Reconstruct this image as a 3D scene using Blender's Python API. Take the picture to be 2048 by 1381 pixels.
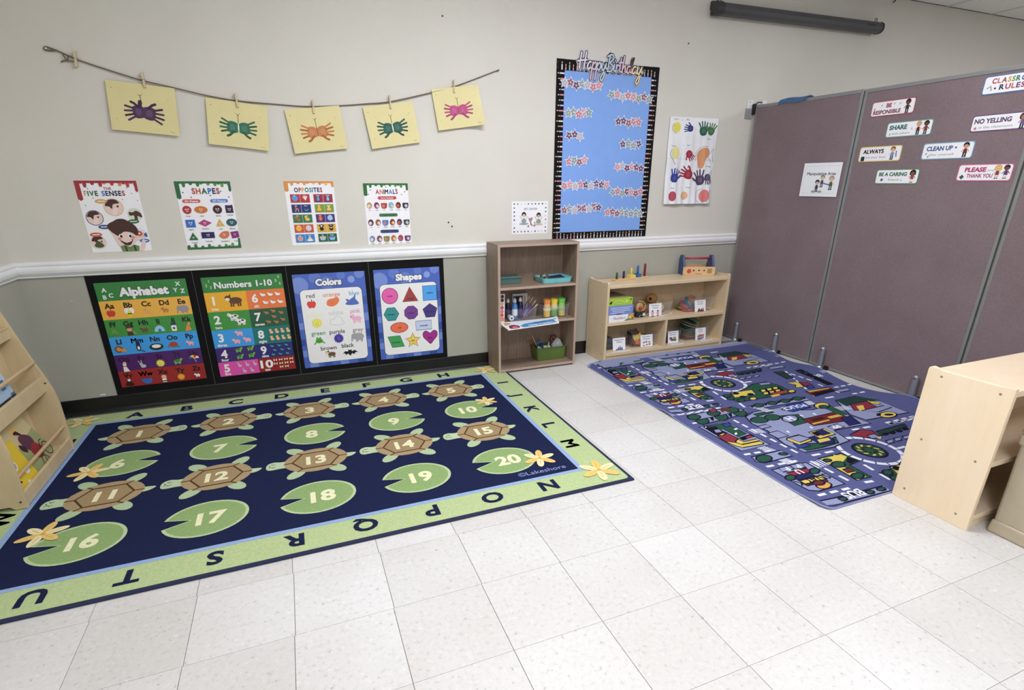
import bpy, bmesh, math, random
from mathutils import Vector, Matrix, Euler
from math import sin, cos, pi, radians, hypot

for _o in list(bpy.data.objects):
    bpy.data.objects.remove(_o)
SC = bpy.context.scene
COL = SC.collection
random.seed(7)

# ------------------------------------------------------------------ camera
cam_d = bpy.data.cameras.new('camera')
cam = bpy.data.objects.new('camera', cam_d)
COL.objects.link(cam)
cam.location = (0.76121, -3.70220, 1.30907)
cam.rotation_euler = (pi / 2 - 0.3664162, 0, -0.3815427)
cam_d.sensor_fit = 'HORIZONTAL'
cam_d.sensor_width = 36.0
cam_d.lens = 1067.436 / 2048 * 36.0
cam_d.shift_y = 85.0 / 2048
cam_d.clip_start = 0.05
SC.camera = cam
SC.cycles.transparent_max_bounces = 24

# ------------------------------------------------------------------ world and room lights
wd = bpy.data.worlds.new('world')
SC.world = wd
wd.use_nodes = True
wd.node_tree.nodes['Background'].inputs[0].default_value = (0.9, 0.95, 1.0, 1)
wd.node_tree.nodes['Background'].inputs[1].default_value = 0.05


def troffer(x, y, power, sx=1.2, sy=0.6):
    """a recessed fluorescent ceiling light"""
    ld = bpy.data.lights.new('ceiling_light', 'AREA')
    ld.shape = 'RECTANGLE'
    ld.size = sx
    ld.size_y = sy
    ld.energy = power
    ld.color = (0.955, 0.967, 1.03)
    lo = bpy.data.objects.new('ceiling_light', ld)
    lo.location = (x, y, 2.725)
    COL.objects.link(lo)


for _x, _y, _p in ((1.9, -1.85, 46), (4.1, -1.9, 13), (1.2, -4.3, 48), (4.3, -4.6, 4),
                   (6.6, -2.2, 38), (6.6, -4.6, 8), (-0.1, -5.6, 10), (1.9, -6.8, 26)):
    troffer(_x, _y, _p)

SC.view_settings.view_transform = 'Standard'
SC.view_settings.look = 'None'
SC.view_settings.gamma = 1.0
SC.view_settings.use_curve_mapping = False
SC.view_settings.exposure = 0.35


# ------------------------------------------------------------------ materials
def lin(h):
    h = h.lstrip('#')
    if len(h) == 3:
        h = ''.join(c * 2 for c in h)
    out = []
    for i in (0, 2, 4):
        c = int(h[i:i + 2], 16) / 255
        out.append(c / 12.92 if c <= 0.04045 else ((c + 0.055) / 1.055) ** 2.4)
    return tuple(out) + (1.0,)


class NT:
    def __init__(s, name):
        s.m = bpy.data.materials.new(name)
        s.m.use_nodes = True
        s.t = s.m.node_tree
        s.b = s.t.nodes['Principled BSDF']

    def n(s, typ, **kw):
        x = s.t.nodes.new(typ)
        for k, v in kw.items():
            setattr(x, k, v)
        return x

    def l(s, a, b):
        s.t.links.new(a, b)

    def coord(s, scale=(1, 1, 1), kind='Object'):
        tc = s.n('ShaderNodeTexCoord')
        mp = s.n('ShaderNodeMapping')
        mp.inputs['Scale'].default_value = scale
        s.l(tc.outputs[kind], mp.inputs[0])
        return mp.outputs[0]

    def world(s, scale=(1, 1, 1)):
        g = s.n('ShaderNodeNewGeometry')
        mp = s.n('ShaderNodeMapping')
        mp.inputs['Scale'].default_value = scale
        s.l(g.outputs['Position'], mp.inputs[0])
        return mp.outputs[0]

    def noise(s, vec, scale, detail=3, rough=.55):
        x = s.n('ShaderNodeTexNoise')
        x.inputs['Scale'].default_value = scale
        x.inputs['Detail'].default_value = detail
        x.inputs['Roughness'].default_value = rough
        s.l(vec, x.inputs['Vector'])
        return x.outputs['Fac']

    def ramp(s, fac, stops):
        r = s.n('ShaderNodeValToRGB')
        e = r.color_ramp.elements
        while len(e) < len(stops):
            e.new(.5)
        for i, (p, c) in enumerate(stops):
            e[i].position = p
            e[i].color = lin(c) if isinstance(c, str) else c
        s.l(fac, r.inputs[0])
        return r.outputs[0]

    def mix(s, fac, a, b, mode='MIX'):
        x = s.n('ShaderNodeMix', data_type='RGBA', blend_type=mode)
        for sock, v in ((x.inputs[0], fac), (x.inputs[6], a), (x.inputs[7], b)):
            if hasattr(v, 'is_linked'):
                s.l(v, sock)
            elif isinstance(v, str):
                sock.default_value = lin(v)
            else:
                sock.default_value = v
        return x.outputs[2]

    def bump(s, h, strength=.2, dist=.002):
        b = s.n('ShaderNodeBump')
        b.inputs['Strength'].default_value = strength
        b.inputs['Distance'].default_value = dist
        s.l(h, b.inputs['Height'])
        s.l(b.outputs[0], s.b.inputs['Normal'])

    def set(s, col=None, rough=None, metal=None, spec=None):
        if col is not None:
            if hasattr(col, 'is_linked'):
                s.l(col, s.b.inputs['Base Color'])
            else:
                s.b.inputs['Base Color'].default_value = lin(col) if isinstance(col, str) else col
        if rough is not None:
            s.b.inputs['Roughness'].default_value = rough
        if metal is not None:
            s.b.inputs['Metallic'].default_value = metal
        if spec is not None:
            s.b.inputs['Specular IOR Level'].default_value = spec
        return s.m


_pl = {}


def plastic(h, rough=.4, var=.06, metal=0, spec=.5):
    """plain coloured surface with a faint procedural mottling"""
    k = (h, rough, metal)
    if k in _pl:
        return _pl[k]
    t = NT('surface_' + h.lstrip('#'))
    f = t.noise(t.coord(), 14, 2)
    c = lin(h)
    lo = tuple(v * (1 - var) for v in c[:3]) + (1,)
    hi = tuple(min(1, v * (1 + var)) for v in c[:3]) + (1,)
    _pl[k] = t.set(t.ramp(f, [(.3, lo), (.7, hi)]), rough, metal, spec)
    return _pl[k]


def print_mat(name, rough, grain=.04, bump=0, gscale=60, spec=.4):
    t = NT(name)
    a = t.n('ShaderNodeAttribute', attribute_name='Col')
    f = t.noise(t.world(), gscale, 3)
    m = t.ramp(f, [(.3, (1 - grain,) * 3 + (1,)), (.7, (1, 1, 1, 1))])
    t.set(t.mix(1.0, a.outputs['Color'], m, 'MULTIPLY'), rough, spec=spec)
    if bump:
        t.bump(t.noise(t.world(), gscale * 6, 2), bump, .003)
    return t.m


M = {}
M['print'] = print_mat('printed_paper', .55)
M['gloss'] = print_mat('laminated_print', .28, .03, 0, 40, .5)
M['rug'] = print_mat('rug_pile_print', .95, .16, .5, 90, .1)
M['rug2'] = print_mat('play_rug_print', .95, .14, .35, 120, .1)

t = NT('painted_wall')
w = t.world()
g = t.n('ShaderNodeSeparateXYZ')
t.l(w, g.inputs[0])
cmpn = t.n('ShaderNodeMath', operation='GREATER_THAN')
t.l(g.outputs[2], cmpn.inputs[0])
cmpn.inputs[1].default_value = .86
up = t.ramp(t.noise(w, 2.2, 4), [(.3, 'd6d3ca'), (.7, 'dbd8cf')])
lo = t.ramp(t.noise(w, 3.0, 4), [(.3, 'aaa99e'), (.7, 'b0afa4')])
t.set(t.mix(cmpn.outputs[0], lo, up), .62, spec=.3)
t.bump(t.noise(w, 170, 3, .6), .35, .0022)
M['wall'] = t.m

t = NT('vinyl_tile')
w = t.world()
oi = t.n('ShaderNodeObjectInfo')
sp = t.noise(t.world((1, 1, 1)), 62, 4, .7)
base = t.ramp(sp, [(.28, '9f9d99'), (.37, 'cfcecb'), (.46, 'd6d5d3'), (.62, 'd9d8d6'), (.72, 'efefee')])
mot = t.ramp(t.noise(w, 1.2, 3), [(.35, 'f2f0ee'), (.65, 'ffffff')])
tv = t.ramp(oi.outputs['Random'], [(0, 'f5f4f2'), (1, 'ffffff')])
t.set(t.mix(1.0, t.mix(1.0, base, mot, 'MULTIPLY'), tv, 'MULTIPLY'), .42, spec=.35)
t.bump(t.noise(w, 30, 2), .05, .001)
M['tile'] = t.m
M['joint'] = plastic('625f5a', .9)

t = NT('ceiling_board')
f = t.noise(t.world(), 120, 3)
t.set(t.ramp(f, [(.35, 'dedcd8'), (.5, 'edebe7')]), .9)
t.bump(f, .3, .003)
M['ceil'] = t.m
M['tee'] = plastic('cfcec9', .5)
M['trim'] = plastic('ecedef', .35, .02)
M['rubber'] = plastic('17171a', .35)


def wood(name, c0, c1, c2, scale, rough, axis=(1, 1, 1)):
    t = NT(name)
    v = t.coord(axis)
    f = t.noise(v, scale, 5, .6)
    f2 = t.noise(v, scale * 5, 2)
    c = t.ramp(f, [(.28, c0), (.5, c1), (.72, c2)])
    c = t.mix(.25, c, t.ramp(f2, [(.35, c0), (.65, c2)]))
    t.set(c, rough)
    t.bump(f2, .08, .001)
    return t.m


M['oak'] = wood('grey_brown_laminate', '7f6b5d', '927c6d', 'a48e7e', 5, .5, (9, 9, 1))
M['oakh'] = wood('grey_brown_laminate_flat', '7f6b5d', '927c6d', 'a48e7e', 5, .5, (1, 9, 9))
M['oakedge'] = plastic('b39c8b', .5)
M['birch'] = wood('birch_plywood', 'd5bd98', 'dcc6a3', 'e2ceae', 2.2, .38, (6, 6, 1))
M['birchh'] = wood('birch_plywood_flat', 'd5bd98', 'dcc6a3', 'e2ceae', 2.2, .38, (1, 6, 6))
M['birchc'] = wood('pale_maple_board', 'ecd5b4', 'efdabb', 'f3dfc4', 2.0, .36, (6, 6, 1))
M['birchr'] = wood('rack_plywood', 'c9b48c', 'd0bb94', 'd7c39e', 2.0, .4, (6, 6, 1))
M['dowel'] = wood('dowel_wood', 'b99c74', 'c5a981', 'd0b58f', 3, .45, (8, 1, 8))
M['toywood'] = wood('toy_wood', 'd2a978', 'dcb689', 'e5c49a', 3, .45, (1, 6, 6))
M['pegwood'] = wood('clothespin_wood', 'c9b494', 'd3c0a2', 'dccbb0', 9, .6, (6, 6, 1))

t = NT('panel_fabric')
v = t.coord()
f = t.noise(t.coord(), 150, 3, .7)
f2 = t.noise(v, 3, 3)
c = t.ramp(f, [(.3, '7d6e71'), (.7, '8c7d81')])
t.set(t.mix(1.0, c, t.ramp(f2, [(.3, 'f2efef'), (.7, 'ffffff')]), 'MULTIPLY'), .95, spec=.15)
t.bump(f, .4, .002)
M['fabric'] = t.m
M['alu'] = plastic('8f918f', .42, .04, .35)
M['silver'] = plastic('b4bac2', .3, .04, .7)
M['blackpaper'] = plastic('0d0d10', .75, .15, 0, .2)

t = NT('jute_yarn')
f = t.noise(t.coord((60, 60, 60)), 20, 3)
t.set(t.ramp(f, [(.3, '5d4f44'), (.7, '8a7a6a')]), .9)
t.bump(f, .5, .002)
M['yarn'] = t.m

t = NT('clear_plastic')
out = t.t.nodes['Material Output']
tr = t.n('ShaderNodeBsdfTransparent')
tr.inputs[0].default_value = (.994, .994, .996, 1)
mx = t.n('ShaderNodeMixShader')
lw = t.n('ShaderNodeLayerWeight')
lw.inputs['Blend'].default_value = .35
mr = t.n('ShaderNodeMapRange')
mr.inputs['To Min'].default_value = .02
mr.inputs['To Max'].default_value = .22
t.l(lw.outputs['Facing'], mr.inputs['Value'])
t.l(mr.outputs[0], mx.inputs[0])
t.l(tr.outputs[0], mx.inputs[1])
t.l(t.b.outputs[0], mx.inputs[2])
t.l(mx.outputs[0], out.inputs['Surface'])
t.set('d9dbde', .12)
M['clear'] = t.m


def tinted(name, h, fac):
    t = NT(name)
    out = t.t.nodes['Material Output']
    tr = t.n('ShaderNodeBsdfTransparent')
    tr.inputs[0].default_value = lin(h)
    mx = t.n('ShaderNodeMixShader')
    mx.inputs[0].default_value = fac
    t.l(tr.outputs[0], mx.inputs[1])
    t.l(t.b.outputs[0], mx.inputs[2])
    t.l(mx.outputs[0], out.inputs['Surface'])
    f = t.noise(t.coord(), 20, 2)
    c = lin(h)
    t.set(t.ramp(f, [(.3, tuple(v * .9 for v in c[:3]) + (1,)), (.7, c)]), .15)
    return t.m


M['teal'] = tinted('teal_clear_plastic', '8db5b1', .38)
M['bag'] = tinted('clear_bag_film', 'e6e7ea', .45)


# ------------------------------------------------------------------ object helpers
def world_of(o):
    m = o.matrix_basis.copy()
    while o.parent:
        o = o.parent
        m = o.matrix_basis @ m
    return m


def tag(o, label=None, cat=None, group=None, kind=None):
    if label:
        o['label'] = label
    if cat:
        o['category'] = cat
    if group:
        o['group'] = group
    if kind:
        o['kind'] = kind
    return o


def thing(name, label, cat, loc=(0, 0, 0), rz=0.0, group=None, rot=None):
    o = bpy.data.objects.new(name, None)
    o.empty_display_size = .05
    o.location = loc
    o.rotation_euler = rot if rot else (0, 0, rz)
    o.matrix_basis = Matrix.Translation(loc) @ Euler(rot if rot else (0, 0, rz)).to_matrix().to_4x4()
    COL.objects.link(o)
    return tag(o, label, cat, group)


def obj(name, bm, mat, parent=None, local=False, origin=None, smooth=False, keep=False):
    """link a bmesh as one mesh object; geometry is authored in world space unless local"""
    me = bpy.data.meshes.new(name)
    o = bpy.data.objects.new(name, me)
    if parent is not None:
        if not local:
            bm.transform(world_of(parent).inverted())
        o.parent = parent
    else:
        if origin is None and not local:
            vs = [v.co for v in bm.verts]
            xs = [v.x for v in vs]; ys = [v.y for v in vs]; zs = [v.z for v in vs]
            origin = ((min(xs) + max(xs)) / 2, (min(ys) + max(ys)) / 2, min(zs))
        if origin is not None:
            bmesh.ops.translate(bm, verts=bm.verts[:], vec=-Vector(origin))
            o.location = origin
            o.matrix_basis = Matrix.Translation(origin)
    if not keep:
        bmesh.ops.recalc_face_normals(bm, faces=bm.faces[:])
    bm.to_mesh(me)
    bm.free()
    if smooth:
        me.polygons.foreach_set('use_smooth', [True] * len(me.polygons))
    if isinstance(mat, (list, tuple)):
        for m_ in mat:
            me.materials.append(m_)
    else:
        me.materials.append(mat)
    COL.objects.link(o)
    return o


def struct(name, bm, mat, parent=None):
    o = obj(name, bm, mat, parent, local=parent is None, origin=(0, 0, 0) if parent is None else None)
    if parent is None:
        o['kind'] = 'structure'
    return o


def dup(root, loc=None, rz=None, label=None, parent=None):
    c = root.copy()
    COL.objects.link(c)
    if parent is not None:
        c.parent = parent
    if loc is not None:
        c.location = loc
        if rz is not None:
            c.rotation_euler = (0, 0, rz)
    if label:
        c['label'] = label
    for ch in root.children:
        dup(ch, parent=c)
    return c


def box(bm, x0, x1, y0, y1, z0, z1, bev=0.0, seg=2):
    r = bmesh.ops.create_cube(bm, size=1.0)
    vs = r['verts']
    for v in vs:
        v.co = Vector((x0 + (v.co.x + .5) * (x1 - x0), y0 + (v.co.y + .5) * (y1 - y0), z0 + (v.co.z + .5) * (z1 - z0)))
    if bev:
        es = list({e for v in vs for e in v.link_edges})
        bmesh.ops.bevel(bm, geom=es, offset=bev, segments=seg, affect='EDGES', profile=.5)
    return bm


def B(*a, **k):
    return box(bmesh.new(), *a, **k)


def prism(bm, pts, axis, a, b, bev=0):
    """extrude a 2-D outline along an axis; pts are the two other coordinates"""
    def P(u, v, t):
        return {'x': (t, u, v), 'y': (u, t, v), 'z': (u, v, t)}[axis]
    v0 = [bm.verts.new(P(u, v, a)) for u, v in pts]
    v1 = [bm.verts.new(P(u, v, b)) for u, v in pts]
    bm.faces.new(v0)
    bm.faces.new(v1[::-1])
    n = len(pts)
    for i in range(n):
        bm.faces.new((v0[i], v1[i], v1[(i + 1) % n], v0[(i + 1) % n]))
    if bev:
        es = list({e for v in v0 + v1 for e in v.link_edges if not (e.verts[0] in v0) == (e.verts[1] in v1) or True})
        es = [e for e in es if (e.verts[0] in v0) == (e.verts[1] in v0)]
        bmesh.ops.bevel(bm, geom=es, offset=bev, segments=2, affect='EDGES', profile=.5)
    return bm


def tube(bm, pts, r, n=8, cap=True, closed=False):
    pts = [Vector(p) for p in pts]
    rings = []
    m = len(pts)
    rr = r if isinstance(r, (list, tuple)) else [r] * m
    prev = None
    for i, p in enumerate(pts):
        if closed:
            d = pts[(i + 1) % m] - pts[i - 1]
        else:
            d = pts[min(i + 1, m - 1)] - pts[max(i - 1, 0)]
        d.normalize()
        a = prev if prev is not None and abs(prev.dot(d)) < .95 else (Vector((0, 0, 1)) if abs(d.z) < .9 else Vector((1, 0, 0)))
        u = d.cross(a).normalized()
        w_ = u.cross(d).normalized()
        prev = w_
        rings.append([bm.verts.new(p + rr[i] * (cos(2 * pi * k / n) * u + sin(2 * pi * k / n) * w_)) for k in range(n)])
    for i in range(m if closed else m - 1):
        A_, B_ = rings[i], rings[(i + 1) % m]
        for k in range(n):
            bm.faces.new((A_[k], A_[(k + 1) % n], B_[(k + 1) % n], B_[k]))
    if cap and not closed:
        bm.faces.new(rings[0][::-1])
        bm.faces.new(rings[-1])
    return bm


def lathe(bm, prof, c=(0, 0, 0), n=20):
    """revolve (radius, z) pairs about the vertical through c"""
    rings = []
    for r, z in prof:
        if r < 1e-6:
            rings.append([bm.verts.new((c[0], c[1], c[2] + z))])
        else:
            rings.append([bm.verts.new((c[0] + r * cos(2 * pi * k / n), c[1] + r * sin(2 * pi * k / n), c[2] + z)) for k in range(n)])
    for A_, B_ in zip(rings, rings[1:]):
        for k in range(n):
            k2 = (k + 1) % n
            if len(A_) == 1 and len(B_) == 1:
                continue
            if len(A_) == 1:
                bm.faces.new((A_[0], B_[k2], B_[k]))
            elif len(B_) == 1:
                bm.faces.new((A_[k], A_[k2], B_[0]))
            else:
                bm.faces.new((A_[k], A_[k2], B_[k2], B_[k]))
    return bm


def smooth_pts(p, closed=True, k=4):
    n = len(p)
    out = []
    rng = range(n) if closed else range(n - 1)
    for i in rng:
        if closed:
            a, b, c, d = p[i - 1], p[i], p[(i + 1) % n], p[(i + 2) % n]
        else:
            a, b, c, d = p[max(i - 1, 0)], p[i], p[i + 1], p[min(i + 2, n - 1)]
        for s in range(k):
            t_ = s / k
            q = []
            for j in range(len(b)):
                q.append(.5 * (2 * b[j] + (c[j] - a[j]) * t_ + (2 * a[j] - 5 * b[j] + 4 * c[j] - d[j]) * t_ ** 2 + (3 * b[j] - a[j] - 3 * c[j] + d[j]) * t_ ** 3))
            out.append(tuple(q))
    if not closed:
        out.append(tuple(p[-1]))
    return out


# ------------------------------------------------------------------ flat printing
_glyph = {}


def glyphs(s, bold, shear=0.0):
    k = (s, bold, shear)
    if k not in _glyph:
        faux = bold > 0 and ('M' in s or 'W' in s)
        cu = bpy.data.curves.new('lettering', 'FONT')
        cu.body = s
        cu.offset = 0 if faux else bold
        cu.shear = shear
        cu.resolution_u = 3
        o = bpy.data.objects.new('lettering', cu)
        me = bpy.data.meshes.new_from_object(o)
        vs = [tuple(v.co[:2]) for v in me.vertices]
        fs = [tuple(p.vertices) for p in me.polygons]
        bpy.data.meshes.remove(me)
        bpy.data.objects.remove(o)
        bpy.data.curves.remove(cu)
        if faux:
            # thicken by overlaying shifted copies (the outline offset folds on these letters)
            v2, f2 = [], []
            for dx, dy in ((0, 0), (.8, .4), (-.8, .4), (.8, -.4), (-.8, -.4), (0, .8), (0, -.8)):
                n = len(v2)
                v2 += [(x + dx * bold, y + dy * bold) for x, y in vs]
                f2 += [tuple(n + i for i in f) for f in fs]
            vs, fs = v2, f2
        _glyph[k] = (vs, fs)
    return _glyph[k]


CAP = .73


class Canvas:
    """flat coloured print; (x, y) run right and down from the sheet's top-left corner"""

    def __init__(s, scale, step=3e-5, flip=True):
        s.k = scale
        s.v, s.f, s.c, s.L = [], [], [], 0
        s.step = step
        s.sg = -1 if flip else 1
        s.hold = False

    def _add(s, pts, faces, col):
        if not s.hold:
            s.L += 1
        b = len(s.v)
        s.v += [(x * s.k, s.sg * y * s.k, s.L * s.step) for x, y in pts]
        c = lin(col)
        for f in faces:
            s.f.append(tuple(b + i for i in f))
            s.c.append(c)
        return s

    def poly(s, pts, col):
        return s._add(pts, [tuple(range(len(pts)))], col)

    def blob(s, pts, col, k=4):
        return s.poly(smooth_pts(pts, True, k), col)

    def rect(s, x0, y0, x1, y1, col):
        return s.poly([(x0, y0), (x1, y0), (x1, y1), (x0, y1)], col)

    def ell(s, x, y, rx, ry, col, n=20, a=0):
        p = []
        for i in range(n):
            t_ = 2 * pi * i / n
            u, v = rx * cos(t_), ry * sin(t_)
            p.append((x + u * cos(a) - v * sin(a), y + u * sin(a) + v * cos(a)))
        return s.poly(p, col)

    def circ(s, x, y, r, col, n=20):
        return s.ell(x, y, r, r, col, n)

    def ngon(s, x, y, r, n, col, a=-pi / 2):
        return s.poly([(x + r * cos(a + 2 * pi * i / n), y + r * sin(a + 2 * pi * i / n)) for i in range(n)], col)

    def star(s, x, y, r, col, n=5, inner=.42, a=-pi / 2):
        return s.poly([(x + (r if i % 2 == 0 else r * inner) * cos(a + pi * i / n), y + (r if i % 2 == 0 else r * inner) * sin(a + pi * i / n)) for i in range(2 * n)], col)

    def rrect(s, x0, y0, x1, y1, r, col, n=4):
        p = []
        for cx, cy, a0 in ((x1 - r, y0 + r, -pi / 2), (x1 - r, y1 - r, 0), (x0 + r, y1 - r, pi / 2), (x0 + r, y0 + r, pi)):
            for i in range(n + 1):
                t_ = a0 + pi / 2 * i / n
                p.append((cx + r * cos(t_), cy + r * sin(t_)))
        return s.poly(p, col)

    def line(s, pts, w, col, sm=0, closed=False):
        """a stroke as one strip with rounded ends"""
        if sm:
            pts = smooth_pts(pts, closed, sm)
        if closed:
            pts = list(pts) + [pts[0]]
        n = len(pts)
        Lp, Rp = [], []
        for i, p in enumerate(pts):
            a, b = pts[max(i - 1, 0)], pts[min(i + 1, n - 1)]
            if closed and i in (0, n - 1):
                a, b = pts[-2], pts[1]
            dx, dy = b[0] - a[0], b[1] - a[1]
            q = hypot(dx, dy) or 1
            nx, ny = -dy / q * w / 2, dx / q * w / 2
            Lp.append((p[0] + nx, p[1] + ny))
            Rp.append((p[0] - nx, p[1] - ny))
        v = Lp + Rp
        f = [(i, i + 1, n + i + 1, n + i) for i in range(n - 1)]
        if not closed:
            for e, oth in ((0, 1), (n - 1, n - 2)):
                p, q = pts[e], pts[oth]
                a0 = math.atan2(p[1] - q[1], p[0] - q[0])
                ids = []
                for j in range(5):
                    t_ = a0 - pi / 2 + pi * j / 4
                    ids.append(len(v))
                    v.append((p[0] + w / 2 * cos(t_), p[1] + w / 2 * sin(t_)))
                f.append(tuple(ids))
        return s._add(v, f, col)

    def text(s, st, x, y, cap, col, w=None, bold=.0, rot=0.0, align='c', shear=0.0):
        """x, y = centre of the capitals; w squeezes to a width"""
        vs, fs = glyphs(st, bold, shear)
        if not vs:
            return s
        x0 = min(v[0] for v in vs); x1 = max(v[0] for v in vs)
        k = cap / CAP
        kx = w / (x1 - x0) if w else k
        ox = {'c': (x0 + x1) / 2, 'l': x0, 'r': x1}[align]
        out = []
        for px_, py_ in vs:
            u, v = (px_ - ox) * kx, -(py_ * k - cap / 2)
            out.append((x + u * cos(rot) - v * sin(rot), y + u * sin(rot) + v * cos(rot)))
        return s._add(out, fs, col)

    def bm(s, frame, x0=0, y0=0, off=.0004, warp=None, cut=0, clip=None):
        """frame 'wall': faces -Y in the XZ plane; 'floor': faces up"""
        b = bmesh.new()
        cl = b.faces.layers.float_color.new('FCol') if False else None
        lay = b.loops.layers.float_color.new('Col')
        vv = [b.verts.new((x + x0, y + y0, l)) for x, y, l in s.v]
        for f, c in zip(s.f, s.c):
            try:
                fc = b.faces.new([vv[i] for i in f])
            except ValueError:
                continue
            for lp in fc.loops:
                lp[lay] = c
        b.normal_update()
        for fc in b.faces:
            if fc.normal.z < 0:
                fc.normal_flip()
        if cut:
            xs = [v.co.x for v in b.verts]; ys = [v.co.y for v in b.verts]
            for ax, lo_, hi_ in ((0, min(xs), max(xs)), (1, min(ys), max(ys))):
                q = math.floor(lo_ / cut) * cut + cut
                while q < hi_:
                    co = [0, 0, 0]; no = [0, 0, 0]
                    co[ax] = q; no[ax] = 1
                    bmesh.ops.bisect_plane(b, geom=b.verts[:] + b.edges[:] + b.faces[:], plane_co=co, plane_no=no)
                    q += cut
        if clip:
            for co, no in clip:
                bmesh.ops.bisect_plane(b, geom=b.verts[:] + b.edges[:] + b.faces[:], plane_co=co, plane_no=no, clear_outer=True)
        for v in b.verts:
            x, y, l = v.co
            h = (warp(x, y) if warp else 0)
            if frame == 'wall':
                v.co = (x, -(h + off + l), y)
            else:
                v.co = (x, y, h + off + l)
        return b

    def build(s, name, parent, mat, frame='wall', **k):
        return obj(name, s.bm(frame, **k), mat, parent, local=True, keep=True)


def sheet_bm(w, h, th=.0008, warp=None, nx=1, nz=1, x0=None, rad=0):
    """a sheet of paper in the XZ plane, back face at y=0 (minus warp), top-left at (x0, z=h)"""
    b = bmesh.new()
    x0 = -w / 2 if x0 is None else x0
    F, K = [], []
    for j in range(nz + 1):
        fr, bk = [], []
        for i in range(nx + 1):
            x, z = x0 + w * i / nx, h * j / nz
            q = warp(x, z) if warp else 0
            fr.append(b.verts.new((x, -q - th, z)))
            bk.append(b.verts.new((x, -q, z)))
        F.append(fr); K.append(bk)
    for j in range(nz):
        for i in range(nx):
            b.faces.new((F[j][i], F[j][i + 1], F[j + 1][i + 1], F[j + 1][i]))
            b.faces.new((K[j][i], K[j + 1][i], K[j + 1][i + 1], K[j][i + 1]))
    for i in range(nx):
        b.faces.new((F[0][i], K[0][i], K[0][i + 1], F[0][i + 1]))
        b.faces.new((F[nz][i], F[nz][i + 1], K[nz][i + 1], K[nz][i]))
    for j in range(nz):
        b.faces.new((F[j][0], F[j + 1][0], K[j + 1][0], K[j][0]))
        b.faces.new((F[j][nx], K[j][nx], K[j + 1][nx], F[j + 1][nx]))
    return b


def paper(name, label, cat, w, h, loc, col='f3f3f5', rot=(0, 0, 0), group=None, th=.0008, warp=None, nx=1, nz=1, rough=.55):
    """top-level sheet; loc is the middle of its bottom edge"""
    o = obj(name, sheet_bm(w, h, th, warp, nx, nz), plastic(col, rough, .02), None, local=True)
    o.location = loc
    o.rotation_euler = rot
    o.matrix_basis = Matrix.Translation(loc) @ Euler(rot).to_matrix().to_4x4()
    return tag(o, label, cat, group)

# ================================================================== the room
XL, XR, YF, ZC = -0.645, 9.0, -7.5, 2.735
struct('wall_back', B(XL - .1, XR + .1, 0, .1, 0, ZC), M['wall'])
struct('wall_left', B(XL - .1, XL, YF, 0, 0, ZC), M['wall'])
struct('wall_right', B(XR, XR + .1, YF, 0, 0, ZC), M['wall'])
struct('wall_front', B(XL - .1, XR + .1, YF - .1, YF, 0, ZC), M['wall'])

# floor: a dark bed with vinyl tiles laid on it
floor = struct('floor', B(XL - .1, XR + .1, YF - .1, .1, -.10, -.0022), M['joint'])
T = 0.3048
tile_me = {}


def tile_mesh(w, d):
    k = (round(w, 3), round(d, 3))
    if k not in tile_me:
        b = B(-w / 2, w / 2, -d / 2, d / 2, -.0022, 0)
        bmesh.ops.recalc_face_normals(b, faces=b.faces[:])
        me = bpy.data.meshes.new('floor_tile')
        b.to_mesh(me)
        b.free()
        me.materials.append(M['tile'])
        tile_me[k] = me
    return tile_me[k]


rest = bmesh.new()
ys = [-1.6664 + k * T for k in range(5, -20, -1)]
rows = [(0.0, ys[0])] + list(zip(ys, ys[1:]))
rnd = random.Random(3)
for y1, y0 in rows:
    if y0 < YF:
        y0 = YF
    if y1 <= YF:
        break
    jit = rnd.uniform(-.0022, .0022)
    xs = [XL] + [i * T + jit for i in range(-2, 30) if XL + .02 < i * T < XR - .02] + [XR]
    for x0, x1 in zip(xs, xs[1:]):
        gx, gy = .0018, .0012
        cx, cy, w, d = (x0 + x1) / 2, (y0 + y1) / 2, x1 - x0 - gx, y1 - y0 - gy
        under = (x0 > -.6 and x1 < 2.08 and y0 > -1.86 and y1 < -.05) or (x0 > 2.75 and x1 < 4.25 and y0 > -2.38 and y1 < -.3)
        seen = x1 < 5.0 and y0 > -3.45 and not under and not (x0 > 4.3 and y1 > -2.2)
        if seen:
            o = bpy.data.objects.new('floor_tile', tile_mesh(w, d))
            o.location = (cx, cy, 0)
            o.parent = floor
            COL.objects.link(o)
        else:
            box(rest, cx - w / 2, cx + w / 2, cy - d / 2, cy + d / 2, -.0022, 0)
o = struct('floor_tile_field', rest, M['tile'], floor)
o['kind'] = 'stuff'

# suspended ceiling: boards 2 ft by 4 ft on a grid
ceil = struct('ceiling', B(XL - .1, XR + .1, YF - .1, .1, ZC + .02, ZC + .10), M['ceil'])
bt = bmesh.new()
for i in range(-1, 16):
    x0 = 6.306 - .6145 * 11 + .6145 * i
    x1 = x0 + .6145
    for j in range(7):
        y1 = -j * 1.22
        y0 = max(y1 - 1.22, YF)
        a, c = max(x0, XL) + .008, min(x1, XR) - .008
        if c - a < .05:
            continue
        if x0 > 4.2 and j < 2:
            obj('ceiling_tile', B(a, c, y0 + .008, y1 - .008, ZC + .002, ZC + .018), M['ceil'], ceil)
        else:
            box(bt, a, c, y0 + .008, y1 - .008, ZC + .002, ZC + .018)
o = struct('ceiling_tile_field', bt, M['ceil'], ceil)
o['kind'] = 'stuff'
for i in range(-1, 17):
    x0 = 6.306 - .6145 * 11 + .6145 * i
    if XL < x0 < XR:
        obj('ceiling_grid_bar', B(x0 - .012, x0 + .012, YF, 0, ZC - .001, ZC + .004), M['tee'], ceil)
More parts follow.
